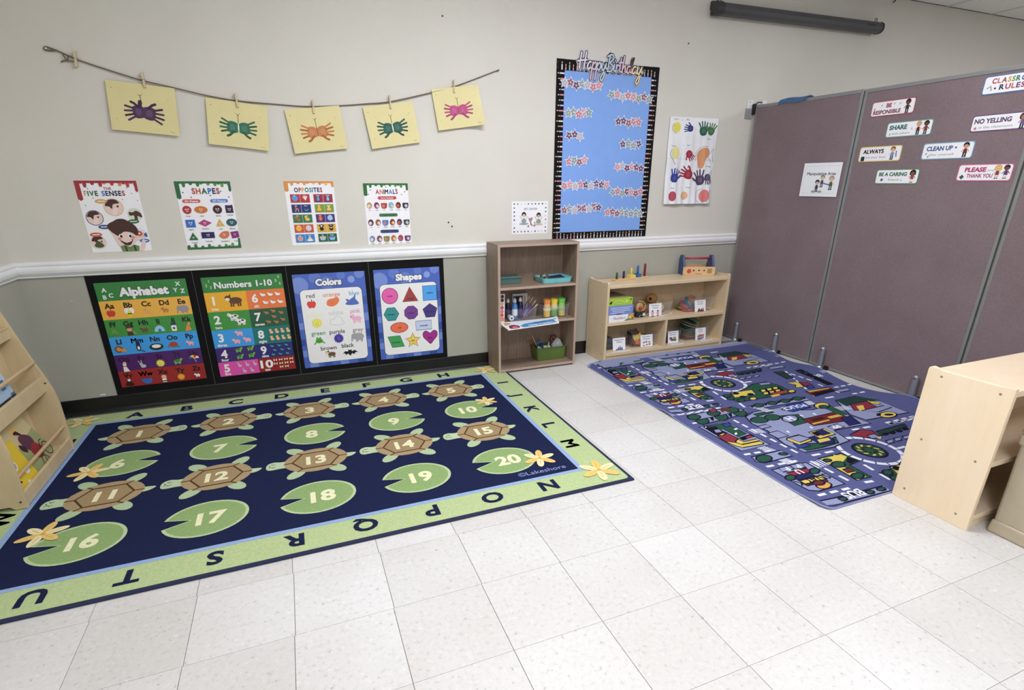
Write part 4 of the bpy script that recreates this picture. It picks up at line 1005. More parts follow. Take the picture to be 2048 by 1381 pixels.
CITY = [('b',),('p','L',1,[(0.055,0.158),(0.254,0.161),(0.26,0.474),(0.062,0.476)]),('p','G',1,[(0.08,0.165),(0.24,0.171),(0.242,0.326),(0.171,0.34),(0.165,0.233),(0.104,0.219)]),('p','B',1,[(0.206,0.175),(0.251,0.176),(0.24,0.215),(0.194,0.215)]),('p','K',0,[(0.074,0.181),(0.154,0.186),(0.142,0.224),(0.153,0.28),(0.075,0.299),(0.071,0.257)]),('p','L',1,[(0.104,0.219),(0.143,0.222),(0.133,0.26),(0.091,0.257)]),('p','K',0,[(0.162,0.349),(0.257,0.337),(0.259,0.373),(0.158,0.386)]),('p','R',0,[(0.21,0.353),(0.245,0.349),(0.248,0.373),(0.194,0.381)]),('p','R',1,[(0.069,0.292),(0.145,0.279),(0.156,0.353),(0.108,0.388),(0.063,0.36)]),('p','Y',1,[(0.064,0.362),(0.105,0.388),(0.12,0.421),(0.235,0.423),(0.243,0.448),(0.226,0.458),(0.1,0.449),(0.077,0.419)]),('p','Y',1,[(0.132,0.366),(0.149,0.366),(0.15,0.397),(0.245,0.397),(0.242,0.42),(0.12,0.418),(0.107,0.387)]),('p','Y',1,[(0.087,0.279),(0.131,0.271),(0.129,0.286),(0.104,0.296)]),('p','W',1,[(0.098,0.178),(0.094,0.181),(0.09,0.184),(0.085,0.185),(0.081,0.184),(0.079,0.182),(0.078,0.179),(0.078,0.175),(0.081,0.171),(0.085,0.168),(0.089,0.165),(0.094,0.164),(0.098,0.165),(0.1,0.167),(0.101,0.17),(0.1,0.174)]),('p','W',0,[(0.217,0.254),(0.241,0.248),(0.242,0.262),(0.22,0.266)]),('p','W',0,[(0.179,0.301),(0.202,0.29),(0.192,0.311),(0.173,0.317)]),('b',),('p','L',1,[(0.061,0.545),(0.257,0.546),(0.264,0.614),(0.078,0.618),(0.045,0.593)]),('p','G',1,[(0.146,0.596),(0.132,0.606),(0.114,0.613),(0.095,0.614),(0.078,0.611),(0.066,0.603),(0.06,0.591),(0.062,0.578),(0.07,0.566),(0.085,0.555),(0.103,0.549),(0.122,0.547),(0.139,0.551),(0.151,0.559),(0.157,0.571),(0.155,0.584)]),('p','G',1,[(0.259,0.589),(0.253,0.592),(0.244,0.594),(0.235,0.593),(0.226,0.591),(0.219,0.587),(0.215,0.582),(0.214,0.577),(0.217,0.572),(0.223,0.568),(0.231,0.566),(0.24,0.567),(0.249,0.569),(0.257,0.573),(0.261,0.578),(0.262,0.584)]),('b',),('p','L',1,[(0.053,0.683),(0.268,0.69),(0.265,0.906),(0.102,0.907),(0.064,0.885),(0.059,0.851)]),('p','L',1,[(0.097,0.68),(0.166,0.682),(0.161,0.716),(0.087,0.72)]),('p','L',1,[(0.17,0.681),(0.243,0.683),(0.229,0.725),(0.166,0.72)]),('t','P',0.035,'W',(0.13,0.704)),('t','P',0.035,'W',(0.203,0.704)),('p','B2',1,[(0.092,0.764),(0.205,0.765),(0.202,0.804),(0.088,0.802)]),('p','R',1,[(0.093,0.732),(0.227,0.732),(0.218,0.77),(0.101,0.765)]),('t','U',0.04,'W',(0.162,0.746)),('p','G',1,[(0.101,0.78),(0.092,0.787),(0.08,0.791),(0.068,0.792),(0.057,0.789),(0.05,0.784),(0.046,0.777),(0.048,0.769),(0.054,0.761),(0.064,0.754),(0.076,0.75),(0.088,0.749),(0.099,0.751),(0.106,0.756),(0.109,0.764),(0.108,0.772)]),('p','G',1,[(0.26,0.777),(0.25,0.783),(0.238,0.788),(0.225,0.789),(0.215,0.787),(0.208,0.782),(0.205,0.775),(0.208,0.767),(0.215,0.758),(0.225,0.752),(0.238,0.747),(0.25,0.746),(0.261,0.748),(0.268,0.753),(0.27,0.76),(0.268,0.769)]),('p','N',1,[(0.081,0.832),(0.232,0.837),(0.216,0.858),(0.088,0.854)]),('p','Y',1,[(0.091,0.808),(0.236,0.809),(0.225,0.844),(0.09,0.841)]),('t','SNACK',0.045,'K',(0.159,0.825)),('p','O',1,[(0.197,0.893),(0.184,0.9),(0.168,0.905),(0.151,0.905),(0.137,0.902),(0.126,0.895),(0.121,0.886),(0.122,0.876),(0.13,0.866),(0.143,0.858),(0.159,0.854),(0.176,0.853),(0.191,0.856),(0.202,0.863),(0.207,0.873),(0.205,0.883)]),('p','N',1,[(0.187,0.865),(0.178,0.87),(0.166,0.873),(0.154,0.873),(0.142,0.87),(0.134,0.865),(0.129,0.858),(0.129,0.851),(0.134,0.844),(0.143,0.839),(0.155,0.836),(0.167,0.836),(0.179,0.839),(0.188,0.844),(0.192,0.851),(0.192,0.859)]),('b',),('p','L',1,[(0.029,0.971),(0.41,0.983),(0.407,1.026),(0.029,1.012)]),('p','G',1,[(0.085,1.0),(0.078,1.004),(0.07,1.006),(0.061,1.006),(0.054,1.004),(0.048,1.001),(0.045,0.996),(0.045,0.991),(0.049,0.986),(0.056,0.982),(0.064,0.98),(0.073,0.98),(0.081,0.982),(0.087,0.985),(0.09,0.99),(0.089,0.995)]),('p','G',1,[(0.16,1.0),(0.153,1.004),(0.145,1.006),(0.136,1.006),(0.128,1.004),(0.122,1.0),(0.119,0.996),(0.12,0.99),(0.124,0.986),(0.131,0.982),(0.14,0.98),(0.149,0.98),(0.157,0.981),(0.163,0.985),(0.165,0.99),(0.165,0.995)]),('p','G',1,[(0.324,1.006),(0.317,1.01),(0.308,1.012),(0.298,1.012),(0.29,1.01),(0.284,1.006),(0.282,1.001),(0.283,0.996),(0.287,0.991),(0.295,0.987),(0.304,0.985),(0.313,0.985),(0.321,0.987),(0.327,0.99),(0.33,0.995),(0.329,1.001)]),('p','G',1,[(0.397,1.007),(0.389,1.011),(0.38,1.013),(0.37,1.013),(0.362,1.011),(0.356,1.007),(0.353,1.002),(0.354,0.997),(0.359,0.992),(0.367,0.988),(0.376,0.986),(0.386,0.986),(0.394,0.988),(0.4,0.991),(0.403,0.996),(0.401,1.002)]),('p','K',0,[(0.177,0.975),(0.279,0.976),(0.272,0.995),(0.177,0.992)]),('t','BUS',0.05,'W',(0.223,0.982)),('b',),('p','G',1,[(0.363,0.682),(0.521,0.685),(0.552,0.776),(0.447,0.791),(0.44,0.909),(0.347,0.906)]),('p','Y',0,[(0.368,0.69),(0.509,0.694),(0.514,0.724),(0.451,0.753),(0.396,0.758),(0.42,0.898),(0.353,0.904)]),('p','G',1,[(0.407,0.722),(0.4,0.726),(0.391,0.728),(0.382,0.728),(0.373,0.727),(0.367,0.723),(0.365,0.718),(0.365,0.712),(0.369,0.707),(0.376,0.703),(0.385,0.701),(0.394,0.7),(0.403,0.702),(0.409,0.706),(0.412,0.711),(0.411,0.717)]),('p','G',1,[(0.434,0.777),(0.421,0.785),(0.405,0.789),(0.388,0.789),(0.374,0.786),(0.364,0.78),(0.359,0.771),(0.361,0.761),(0.369,0.751),(0.382,0.744),(0.398,0.739),(0.415,0.739),(0.429,0.742),(0.44,0.749),(0.444,0.758),(0.442,0.768)]),('p','G',1,[(0.417,0.888),(0.405,0.894),(0.391,0.898),(0.376,0.898),(0.364,0.896),(0.355,0.89),(0.351,0.882),(0.353,0.874),(0.36,0.865),(0.372,0.859),(0.386,0.855),(0.401,0.855),(0.414,0.858),(0.423,0.863),(0.426,0.871),(0.424,0.88)]),('p','K',0,[(0.512,0.728),(0.545,0.77),(0.462,0.784),(0.464,0.759)]),('p','N',1,[(0.375,0.809),(0.425,0.808),(0.413,0.841),(0.368,0.84)]),('p','Y',0,[(0.471,0.683),(0.501,0.723),(0.455,0.746),(0.437,0.707)]),('b',),('r',(0.688,0.718)),('b',),('p','L',1,[(0.408,0.147),(0.505,0.109),(0.704,0.117),(0.701,0.159),(0.866,0.22),(1.027,0.202),(1.005,0.36),(1.012,0.49),(0.849,0.48),(0.727,0.48),(0.693,0.601),(0.601,0.613),(0.549,0.624),(0.357,0.61),(0.333,0.501),(0.378,0.34),(0.37,0.233)]),('p','G',1,[(0.598,0.21),(0.729,0.235),(0.691,0.341),(0.574,0.35)]),('p','L',1,[(0.675,0.284),(0.656,0.297),(0.633,0.305),(0.611,0.307),(0.591,0.303),(0.577,0.294),(0.572,0.28),(0.575,0.264),(0.587,0.249),(0.605,0.236),(0.628,0.227),(0.652,0.225),(0.672,0.229),(0.686,0.239),(0.692,0.253),(0.688,0.269)]),('t','H',0.055,'W',(0.631,0.266)),('p','G',1,[(0.479,0.135),(0.626,0.138),(0.615,0.162),(0.475,0.166)]),('p','G',1,[(0.499,0.232),(0.482,0.243),(0.46,0.25),(0.438,0.251),(0.417,0.246),(0.401,0.236),(0.392,0.223),(0.392,0.207),(0.401,0.193),(0.418,0.181),(0.44,0.174),(0.463,0.173),(0.485,0.178),(0.501,0.188),(0.509,0.202),(0.508,0.218)]),('p','G',1,[(0.594,0.23),(0.578,0.241),(0.558,0.248),(0.536,0.249),(0.517,0.245),(0.503,0.236),(0.497,0.223),(0.498,0.209),(0.507,0.195),(0.523,0.184),(0.544,0.177),(0.565,0.176),(0.585,0.18),(0.599,0.189),(0.606,0.202),(0.604,0.217)]),('p','M',1,[(0.689,0.301),(0.97,0.295),(0.967,0.372),(0.924,0.413),(0.674,0.39)]),('p','Y2',0,[(0.693,0.362),(0.835,0.359),(0.828,0.372),(0.688,0.378)]),('p','Y2',0,[(0.858,0.328),(0.959,0.327),(0.955,0.353),(0.855,0.354)]),('p','M2',0,[(0.732,0.318),(0.83,0.317),(0.827,0.342),(0.727,0.345)]),('p','B2',1,[(0.912,0.376),(1.005,0.365),(0.957,0.468),(0.866,0.467)]),('p','G',0,[(0.956,0.212),(1.027,0.202),(1.01,0.356),(0.952,0.344)]),('p','Y',1,[(1.024,0.21),(1.005,0.221),(0.982,0.228),(0.959,0.23),(0.939,0.226),(0.925,0.216),(0.919,0.203),(0.923,0.188),(0.935,0.174),(0.954,0.162),(0.977,0.154),(1.001,0.153),(1.021,0.157),(1.035,0.167),(1.041,0.18),(1.037,0.195)]),('p','G',1,[(1.002,0.222),(0.991,0.228),(0.977,0.232),(0.963,0.233),(0.951,0.23),(0.942,0.225),(0.938,0.217),(0.94,0.208),(0.947,0.199),(0.958,0.193),(0.972,0.188),(0.986,0.188),(0.999,0.19),(1.008,0.196),(1.011,0.204),(1.009,0.213)]),('p','G',1,[(0.372,0.521),(0.534,0.564),(0.667,0.539),(0.615,0.597),(0.485,0.605),(0.381,0.599)]),('p','B',1,[(0.393,0.497),(0.457,0.555),(0.443,0.567),(0.356,0.568)]),('p','Y',1,[(0.406,0.45),(0.501,0.444),(0.52,0.509),(0.498,0.528),(0.402,0.538),(0.385,0.469)]),('p','L',1,[(0.41,0.452),(0.496,0.449),(0.516,0.504),(0.426,0.517)]),('p','B2',1,[(0.518,0.491),(0.626,0.487),(0.63,0.558),(0.585,0.595),(0.508,0.576)]),('p','Y',1,[(0.575,0.443),(0.697,0.439),(0.695,0.515),(0.568,0.524)]),('p','B2',1,[(0.623,0.451),(0.681,0.447),(0.68,0.497),(0.611,0.5)]),('p','K',0,[(0.583,0.451),(0.63,0.451),(0.616,0.495),(0.577,0.496)]),('p','Y',0,[(0.54,0.527),(0.619,0.531),(0.604,0.559),(0.521,0.559)]),('p','L',1,[(0.739,0.429),(0.829,0.422),(0.828,0.467),(0.735,0.474)]),('t','PP',0.04,'W',(0.781,0.448)),('p','L',1,[(0.372,0.276),(0.44,0.273),(0.441,0.309),(0.368,0.312)]),('p','L',1,[(0.356,0.367),(0.431,0.362),(0.436,0.434),(0.357,0.438)]),('p','B',1,[(0.691,0.149),(0.787,0.105),(0.945,0.108),(0.891,0.186),(0.728,0.198)]),('t','POLICE',0.042,'W',(0.8,0.146)),('p','W',0,[(0.739,0.245),(0.737,0.271),(0.727,0.273),(0.722,0.254)]),('p','W',0,[(0.833,0.255),(0.83,0.281),(0.82,0.283),(0.816,0.264)]),('p','W',0,[(0.65,0.388),(0.649,0.412),(0.639,0.413),(0.635,0.397)]),('p','W',0,[(0.481,0.381),(0.48,0.405),(0.471,0.406),(0.466,0.39)]),('b',),('p','L',1,[(0.541,0.031),(0.991,0.041),(0.993,0.096),(0.547,0.083)]),('p','G',1,[(0.644,0.054),(0.633,0.062),(0.619,0.067),(0.605,0.069),(0.593,0.066),(0.584,0.06),(0.58,0.052),(0.581,0.042),(0.588,0.032),(0.599,0.023),(0.613,0.018),(0.627,0.017),(0.64,0.019),(0.649,0.025),(0.653,0.034),(0.651,0.044)]),('p','G',1,[(0.752,0.058),(0.74,0.066),(0.726,0.071),(0.712,0.073),(0.699,0.07),(0.69,0.064),(0.686,0.055),(0.688,0.045),(0.695,0.035),(0.707,0.027),(0.721,0.022),(0.736,0.02),(0.749,0.023),(0.758,0.029),(0.761,0.038),(0.759,0.048)]),('p','G',1,[(0.858,0.06),(0.846,0.069),(0.831,0.074),(0.817,0.075),(0.804,0.073),(0.795,0.067),(0.791,0.058),(0.793,0.048),(0.801,0.038),(0.813,0.029),(0.828,0.024),(0.843,0.022),(0.856,0.025),(0.864,0.031),(0.868,0.04),(0.866,0.05)]),('p','G',1,[(0.962,0.061),(0.949,0.07),(0.935,0.075),(0.919,0.076),(0.906,0.074),(0.898,0.068),(0.894,0.059),(0.896,0.048),(0.905,0.038),(0.917,0.03),(0.932,0.024),(0.947,0.023),(0.961,0.025),(0.97,0.032),(0.973,0.041),(0.97,0.051)]),('p','K',0,[(0.574,0.044),(0.568,0.049),(0.561,0.054),(0.555,0.056),(0.551,0.055),(0.549,0.053),(0.549,0.048),(0.552,0.043),(0.557,0.037),(0.563,0.031),(0.57,0.027),(0.576,0.025),(0.58,0.026),(0.583,0.028),(0.582,0.032),(0.579,0.038)]),('p','K',0,[(0.678,0.05),(0.671,0.055),(0.664,0.059),(0.658,0.061),(0.654,0.061),(0.651,0.058),(0.652,0.054),(0.655,0.048),(0.66,0.042),(0.666,0.037),(0.673,0.033),(0.68,0.031),(0.684,0.031),(0.687,0.034),(0.686,0.038),(0.683,0.044)]),('p','K',0,[(0.787,0.051),(0.78,0.056),(0.773,0.06),(0.767,0.062),(0.762,0.062),(0.76,0.06),(0.76,0.055),(0.763,0.049),(0.769,0.043),(0.776,0.038),(0.783,0.034),(0.789,0.031),(0.794,0.032),(0.796,0.034),(0.796,0.039),(0.793,0.045)]),('p','K',0,[(0.893,0.053),(0.886,0.058),(0.878,0.062),(0.872,0.064),(0.867,0.064),(0.865,0.062),(0.865,0.057),(0.869,0.051),(0.875,0.045),(0.882,0.04),(0.889,0.035),(0.896,0.033),(0.901,0.034),(0.903,0.036),(0.902,0.041),(0.899,0.046)]),('p','K',0,[(0.993,0.061),(0.985,0.066),(0.978,0.071),(0.971,0.073),(0.966,0.072),(0.964,0.07),(0.964,0.065),(0.968,0.059),(0.974,0.053),(0.982,0.048),(0.989,0.043),(0.996,0.041),(1.001,0.042),(1.003,0.044),(1.002,0.049),(0.999,0.055)]),('b',),('p','G',1,[(0.51,0.899),(0.648,0.889),(0.784,0.84),(0.873,0.803),(0.993,0.807),(1.017,0.89),(1.011,1.034),(0.536,1.024)]),('p','Y',1,[(0.614,0.875),(0.777,0.886),(0.74,0.965),(0.571,0.956)]),('p','K',0,[(0.653,0.907),(0.645,0.913),(0.635,0.917),(0.625,0.918),(0.616,0.916),(0.609,0.911),(0.606,0.905),(0.606,0.898),(0.611,0.89),(0.618,0.885),(0.628,0.881),(0.638,0.88),(0.648,0.882),(0.655,0.886),(0.658,0.893),(0.657,0.9)]),('p','K',0,[(0.649,0.972),(0.642,0.977),(0.632,0.981),(0.622,0.982),(0.613,0.98),(0.606,0.975),(0.603,0.969),(0.603,0.962),(0.608,0.955),(0.615,0.949),(0.625,0.946),(0.635,0.945),(0.644,0.947),(0.651,0.951),(0.654,0.958),(0.654,0.965)]),('p','K',0,[(0.731,0.955),(0.723,0.961),(0.713,0.964),(0.703,0.965),(0.693,0.963),(0.687,0.959),(0.683,0.953),(0.684,0.945),(0.689,0.938),(0.696,0.933),(0.706,0.929),(0.717,0.928),(0.726,0.93),(0.733,0.935),(0.736,0.941),(0.735,0.948)]),('p','K',0,[(0.817,0.905),(0.995,0.896),(0.975,0.986),(0.785,1.003)]),('p','Y',0,[(0.834,0.912),(0.867,0.915),(0.844,0.944),(0.814,0.942)]),('p','Y',0,[(0.892,0.908),(0.926,0.91),(0.902,0.939),(0.871,0.937)]),('p','Y',0,[(0.948,0.905),(0.982,0.908),(0.957,0.937),(0.926,0.935)]),('p','Y',0,[(0.813,0.955),(0.846,0.958),(0.824,0.986),(0.793,0.984)]),('p','Y',0,[(0.868,0.953),(0.901,0.956),(0.878,0.984),(0.847,0.982)]),('p','Y',0,[(0.925,0.949),(0.959,0.952),(0.935,0.98),(0.904,0.978)]),('p','R2',1,[(0.842,0.983),(0.988,0.974),(0.981,1.016),(0.842,1.026)]),('p','Y',0,[(0.811,1.014),(0.888,1.012),(0.881,1.032),(0.807,1.038)]),('p','G',1,[(0.557,0.967),(0.549,0.973),(0.538,0.977),(0.527,0.978),(0.517,0.976),(0.51,0.971),(0.506,0.964),(0.507,0.956),(0.512,0.949),(0.52,0.942),(0.53,0.938),(0.542,0.937),(0.552,0.939),(0.559,0.944),(0.563,0.951),(0.562,0.959)]),('p','G',1,[(0.597,1.014),(0.588,1.021),(0.578,1.024),(0.567,1.025),(0.557,1.023),(0.55,1.019),(0.546,1.012),(0.547,1.004),(0.552,0.996),(0.56,0.99),(0.571,0.986),(0.582,0.985),(0.592,0.987),(0.599,0.992),(0.603,0.999),(0.602,1.007)]),('p','G',1,[(0.573,0.918),(0.565,0.925),(0.554,0.929),(0.543,0.93),(0.533,0.928),(0.526,0.923),(0.522,0.916),(0.523,0.908),(0.527,0.9),(0.536,0.893),(0.547,0.889),(0.558,0.888),(0.568,0.89),(0.575,0.895),(0.579,0.902),(0.578,0.91)]),('p','Y',1,[(0.691,1.02),(0.682,1.027),(0.671,1.031),(0.66,1.032),(0.65,1.029),(0.643,1.025),(0.639,1.018),(0.64,1.01),(0.645,1.002),(0.654,0.996),(0.665,0.992),(0.676,0.991),(0.686,0.993),(0.693,0.998),(0.697,1.005),(0.696,1.013)]),('p','Y',1,[(1.031,1.015),(1.021,1.022),(1.009,1.026),(0.997,1.027),(0.987,1.025),(0.98,1.02),(0.976,1.012),(0.978,1.004),(0.984,0.996),(0.994,0.99),(1.006,0.986),(1.018,0.985),(1.029,0.987),(1.036,0.992),(1.039,0.999),(1.037,1.007)]),('p','L',1,[(0.914,0.809),(0.999,0.817),(0.994,0.852),(0.907,0.846)]),('b',),('p','L',1,[(1.135,0.162),(1.326,0.159),(1.387,0.279),(1.374,0.466),(1.034,0.447),(1.017,0.351)]),('p','G2',0,[(1.135,0.162),(1.321,0.163),(1.406,0.271),(1.213,0.246),(1.111,0.259)]),('p','R',1,[(1.162,0.244),(1.305,0.246),(1.277,0.341),(1.194,0.351),(1.094,0.325)]),('p','Y',0,[(1.171,0.278),(1.226,0.282),(1.17,0.336),(1.123,0.337)]),('p','Y',1,[(1.319,0.236),(1.375,0.299),(1.332,0.312),(1.295,0.288)]),('p','L',1,[(1.133,0.341),(1.338,0.336),(1.359,0.374),(1.212,0.393)]),('p','Y',1,[(1.275,0.462),(1.254,0.472),(1.23,0.477),(1.205,0.477),(1.183,0.472),(1.167,0.462),(1.16,0.449),(1.163,0.435),(1.175,0.422),(1.195,0.412),(1.22,0.407),(1.245,0.407),(1.268,0.412),(1.284,0.422),(1.291,0.435),(1.287,0.449)]),('p','K',0,[(1.186,0.427),(1.177,0.432),(1.168,0.435),(1.159,0.436),(1.153,0.435),(1.149,0.432),(1.149,0.427),(1.152,0.422),(1.159,0.416),(1.167,0.411),(1.177,0.407),(1.185,0.406),(1.192,0.407),(1.196,0.41),(1.196,0.415),(1.192,0.421)]),('p','K',0,[(1.256,0.455),(1.249,0.458),(1.238,0.459),(1.226,0.458),(1.215,0.455),(1.206,0.45),(1.2,0.444),(1.199,0.438),(1.203,0.434),(1.211,0.43),(1.221,0.429),(1.233,0.43),(1.245,0.434),(1.254,0.439),(1.259,0.444),(1.26,0.45)]),('b',),('p','G2',1,[(1.206,0.664),(1.274,0.679),(1.245,0.812),(1.173,0.818)]),('p','Y',1,[(1.107,0.871),(1.199,0.89),(1.153,0.98),(1.088,0.968),(1.132,0.926)]),('p','R',1,[(1.199,0.897),(1.255,0.919),(1.239,0.968),(1.17,0.966)]),('p','B',1,[(1.181,0.97),(1.239,0.968),(1.207,1.016),(1.152,1.015)]),('p','M',1,[(1.085,1.047),(1.305,1.041),(1.296,1.108),(1.072,1.131)]),('p','Y2',0,[(1.109,1.046),(1.293,1.051),(1.285,1.065),(1.103,1.065)]),('p','K',0,[(1.095,1.085),(1.292,1.078),(1.279,1.108),(1.087,1.125)]),('b',),('p','R',1,[(0.759,0.552),(0.872,0.526),(0.924,0.559),(0.889,0.639),(0.811,0.613)]),('p','L',1,[(0.839,0.592),(0.891,0.594),(0.889,0.639),(0.829,0.629)]),('p','Y',0,[(0.863,0.629),(0.905,0.628),(0.864,0.652)]),('p','G2',1,[(0.936,0.576),(1.187,0.565),(1.165,0.595),(0.905,0.623)]),('p','K',0,[(0.97,0.626),(0.962,0.63),(0.953,0.632),(0.944,0.632),(0.936,0.63),(0.93,0.627),(0.928,0.622),(0.93,0.617),(0.935,0.611),(0.943,0.607),(0.952,0.605),(0.962,0.605),(0.97,0.606),(0.975,0.61),(0.977,0.615),(0.976,0.62)]),('p','K',0,[(1.023,0.628),(1.015,0.632),(1.006,0.634),(0.996,0.635),(0.988,0.633),(0.983,0.629),(0.981,0.624),(0.982,0.619),(0.988,0.614),(0.996,0.609),(1.005,0.607),(1.015,0.607),(1.023,0.609),(1.028,0.612),(1.03,0.617),(1.028,0.623)]),('p','K',0,[(1.081,0.627),(1.073,0.631),(1.063,0.634),(1.053,0.634),(1.045,0.632),(1.04,0.628),(1.038,0.623),(1.04,0.618),(1.045,0.613),(1.053,0.609),(1.063,0.606),(1.073,0.606),(1.081,0.608),(1.086,0.611),(1.088,0.616),(1.086,0.622)]),('p','K',0,[(1.14,0.621),(1.131,0.626),(1.121,0.628),(1.112,0.628),(1.103,0.626),(1.098,0.623),(1.096,0.618),(1.098,0.612),(1.103,0.607),(1.112,0.603),(1.122,0.6),(1.132,0.6),(1.14,0.602),(1.145,0.606),(1.147,0.611),(1.145,0.616)]),('p','L',1,[(0.872,0.675),(0.918,0.676),(0.899,0.704),(0.854,0.704)]),('p','L',1,[(0.937,0.672),(0.985,0.673),(0.964,0.701),(0.919,0.701)]),('p','L',1,[(1.006,0.673),(1.054,0.673),(1.033,0.702),(0.987,0.701)]),('b',),('p','L',1,[(0.104,0.041),(0.483,0.061),(0.467,0.112),(0.09,0.142)]),('p','G',1,[(0.168,0.107),(0.155,0.124),(0.138,0.136),(0.12,0.141),(0.104,0.139),(0.092,0.13),(0.086,0.115),(0.087,0.097),(0.095,0.078),(0.108,0.061),(0.125,0.048),(0.144,0.043),(0.16,0.045),(0.172,0.054),(0.178,0.069),(0.176,0.088)]),('p','G',1,[(0.312,0.106),(0.298,0.123),(0.28,0.135),(0.261,0.14),(0.245,0.138),(0.233,0.129),(0.228,0.114),(0.229,0.095),(0.238,0.076),(0.252,0.059),(0.27,0.046),(0.289,0.041),(0.306,0.043),(0.318,0.052),(0.323,0.067),(0.321,0.086)]),('p','G',1,[(0.457,0.103),(0.442,0.121),(0.423,0.133),(0.404,0.138),(0.387,0.136),(0.376,0.127),(0.37,0.112),(0.373,0.093),(0.382,0.073),(0.397,0.056),(0.416,0.043),(0.435,0.037),(0.452,0.039),(0.464,0.049),(0.469,0.065),(0.467,0.084)]),('p','K',0,[(0.216,0.095),(0.207,0.107),(0.199,0.116),(0.191,0.122),(0.186,0.123),(0.184,0.119),(0.185,0.111),(0.189,0.1),(0.196,0.087),(0.204,0.074),(0.213,0.064),(0.221,0.059),(0.226,0.057),(0.228,0.062),(0.227,0.07),(0.223,0.082)]),('p','K',0,[(0.356,0.091),(0.347,0.103),(0.338,0.113),(0.33,0.119),(0.325,0.12),(0.322,0.116),(0.324,0.108),(0.329,0.096),(0.336,0.083),(0.345,0.071),(0.354,0.06),(0.362,0.054),(0.368,0.053),(0.37,0.058),(0.369,0.066),(0.364,0.078)]),('p','L',1,[(0.089,0.006),(0.447,-0.001),(0.466,0.073),(0.092,0.079)]),('p','G',1,[(0.156,0.052),(0.143,0.062),(0.127,0.069),(0.111,0.071),(0.095,0.067),(0.083,0.06),(0.077,0.049),(0.077,0.036),(0.084,0.023),(0.096,0.012),(0.112,0.005),(0.129,0.003),(0.145,0.006),(0.157,0.014),(0.163,0.026),(0.163,0.039)]),('p','G',1,[(0.304,0.051),(0.291,0.062),(0.274,0.068),(0.257,0.07),(0.241,0.067),(0.229,0.059),(0.223,0.048),(0.224,0.035),(0.231,0.022),(0.244,0.011),(0.261,0.004),(0.279,0.002),(0.295,0.005),(0.307,0.013),(0.313,0.025),(0.312,0.038)]),('p','G',1,[(0.445,0.056),(0.431,0.067),(0.414,0.074),(0.396,0.076),(0.379,0.073),(0.367,0.065),(0.362,0.053),(0.363,0.04),(0.371,0.027),(0.385,0.016),(0.402,0.009),(0.421,0.006),(0.437,0.01),(0.45,0.018),(0.455,0.03),(0.454,0.043)]),('p','R',1,[(0.275,-0.018),(0.329,-0.019),(0.302,0.027),(0.257,0.026)]),('p','N',0,[(0.339,0.008),(0.412,-0.006),(0.407,0.021),(0.325,0.045)]),('d',0.016,[(-0.014,0.104),(0.449,0.114)]),('d',0.016,[(-0.016,0.506),(0.231,0.529)]),('d',0.016,[(-0.018,0.646),(0.27,0.661)]),('d',0.016,[(-0.006,0.928),(0.278,0.941)]),('d',0.016,[(0.014,1.04),(0.392,1.05)]),('d',0.016,[(0.309,0.156),(0.317,0.624)]),('d',0.016,[(0.303,0.688),(0.309,0.921)]),('d',0.016,[(0.361,0.648),(0.536,0.655)]),('d',0.016,[(0.518,0.812),(0.49,0.994)]),('d',0.016,[(0.032,-0.025),(0.295,-0.01)]),('d',0.016,[(0.532,-0.033),(0.5,0.073)]),('d',0.016,[(1.099,0.269),(1.058,0.462)]),('d',0.016,[(1.097,0.517),(1.377,0.514)]),('d',0.016,[(0.831,0.51),(0.999,0.52)]),('d',0.016,[(1.108,0.11),(1.228,0.113)]),('d',0.016,[(0.846,0.758),(0.939,0.759)]),('d',0.016,[(1.337,-0.007),(1.524,-0.004)]),('d',0.016,[(0.363,0.931),(0.442,0.941)]),('d',0.014,[(1.304,0.683),(1.061,1.153)]),('d',0.016,[(1.107,0.531),(1.321,0.538)]),('z',5,[(0.281,0.318),(0.355,0.331)]),('z',5,[(0.187,0.479),(0.208,0.54)]),('z',5,[(0.186,0.621),(0.198,0.674)]),('z',5,[(0.27,0.731),(0.363,0.721)]),('z',5,[(0.584,0.077),(0.606,0.144)]),('z',5,[(0.95,0.104),(0.937,0.159)]),('z',5,[(1.02,0.267),(1.109,0.273)]),('d',0.016,[(1.101,0.533),(1.504,0.517)]),('d',0.016,[(1.293,0.739),(1.313,0.927)]),('d',0.016,[(1.288,0.974),(1.282,1.165)]),('d',0.016,[(1.34,1.192),(1.475,1.195)]),('b',),('p','K',0,[(1.38,0.698),(1.434,0.706),(1.39,1.015),(1.331,1.014)]),('p','G2',1,[(1.418,0.734),(1.407,0.741),(1.396,0.746),(1.385,0.749),(1.377,0.748),(1.372,0.743),(1.371,0.737),(1.375,0.728),(1.383,0.72),(1.393,0.712),(1.405,0.707),(1.416,0.704),(1.424,0.705),(1.429,0.71),(1.43,0.716),(1.426,0.725)]),('p','G2',1,[(1.414,0.783),(1.404,0.79),(1.392,0.795),(1.382,0.797),(1.373,0.796),(1.368,0.792),(1.368,0.785),(1.372,0.777),(1.38,0.769),(1.39,0.762),(1.401,0.756),(1.412,0.754),(1.42,0.755),(1.425,0.759),(1.426,0.766),(1.422,0.774)]),('t','BUS',0.045,'W',(1.409,0.855)),('p','L',1,[(1.252,0.573),(1.388,0.574),(1.366,0.619),(1.239,0.615)]),('b',),('p','L',1,[(1.303,1.101),(1.4,1.103),(1.38,1.142),(1.29,1.139)])]
CC = {'L': '9097ba', 'G': '2b5441', 'G2': '26403c', 'B': '35468f', 'B2': '262a5c', 'K': '171627', 'R': '8a3340', 'R2': '9c4a35', 'Y': 'd9c25e',
      'Y2': 'c9ae57', 'W': 'f1f2fa', 'N': '6e3127', 'O': 'd9a155', 'M': '6f2729', 'M2': '3a1d22'}
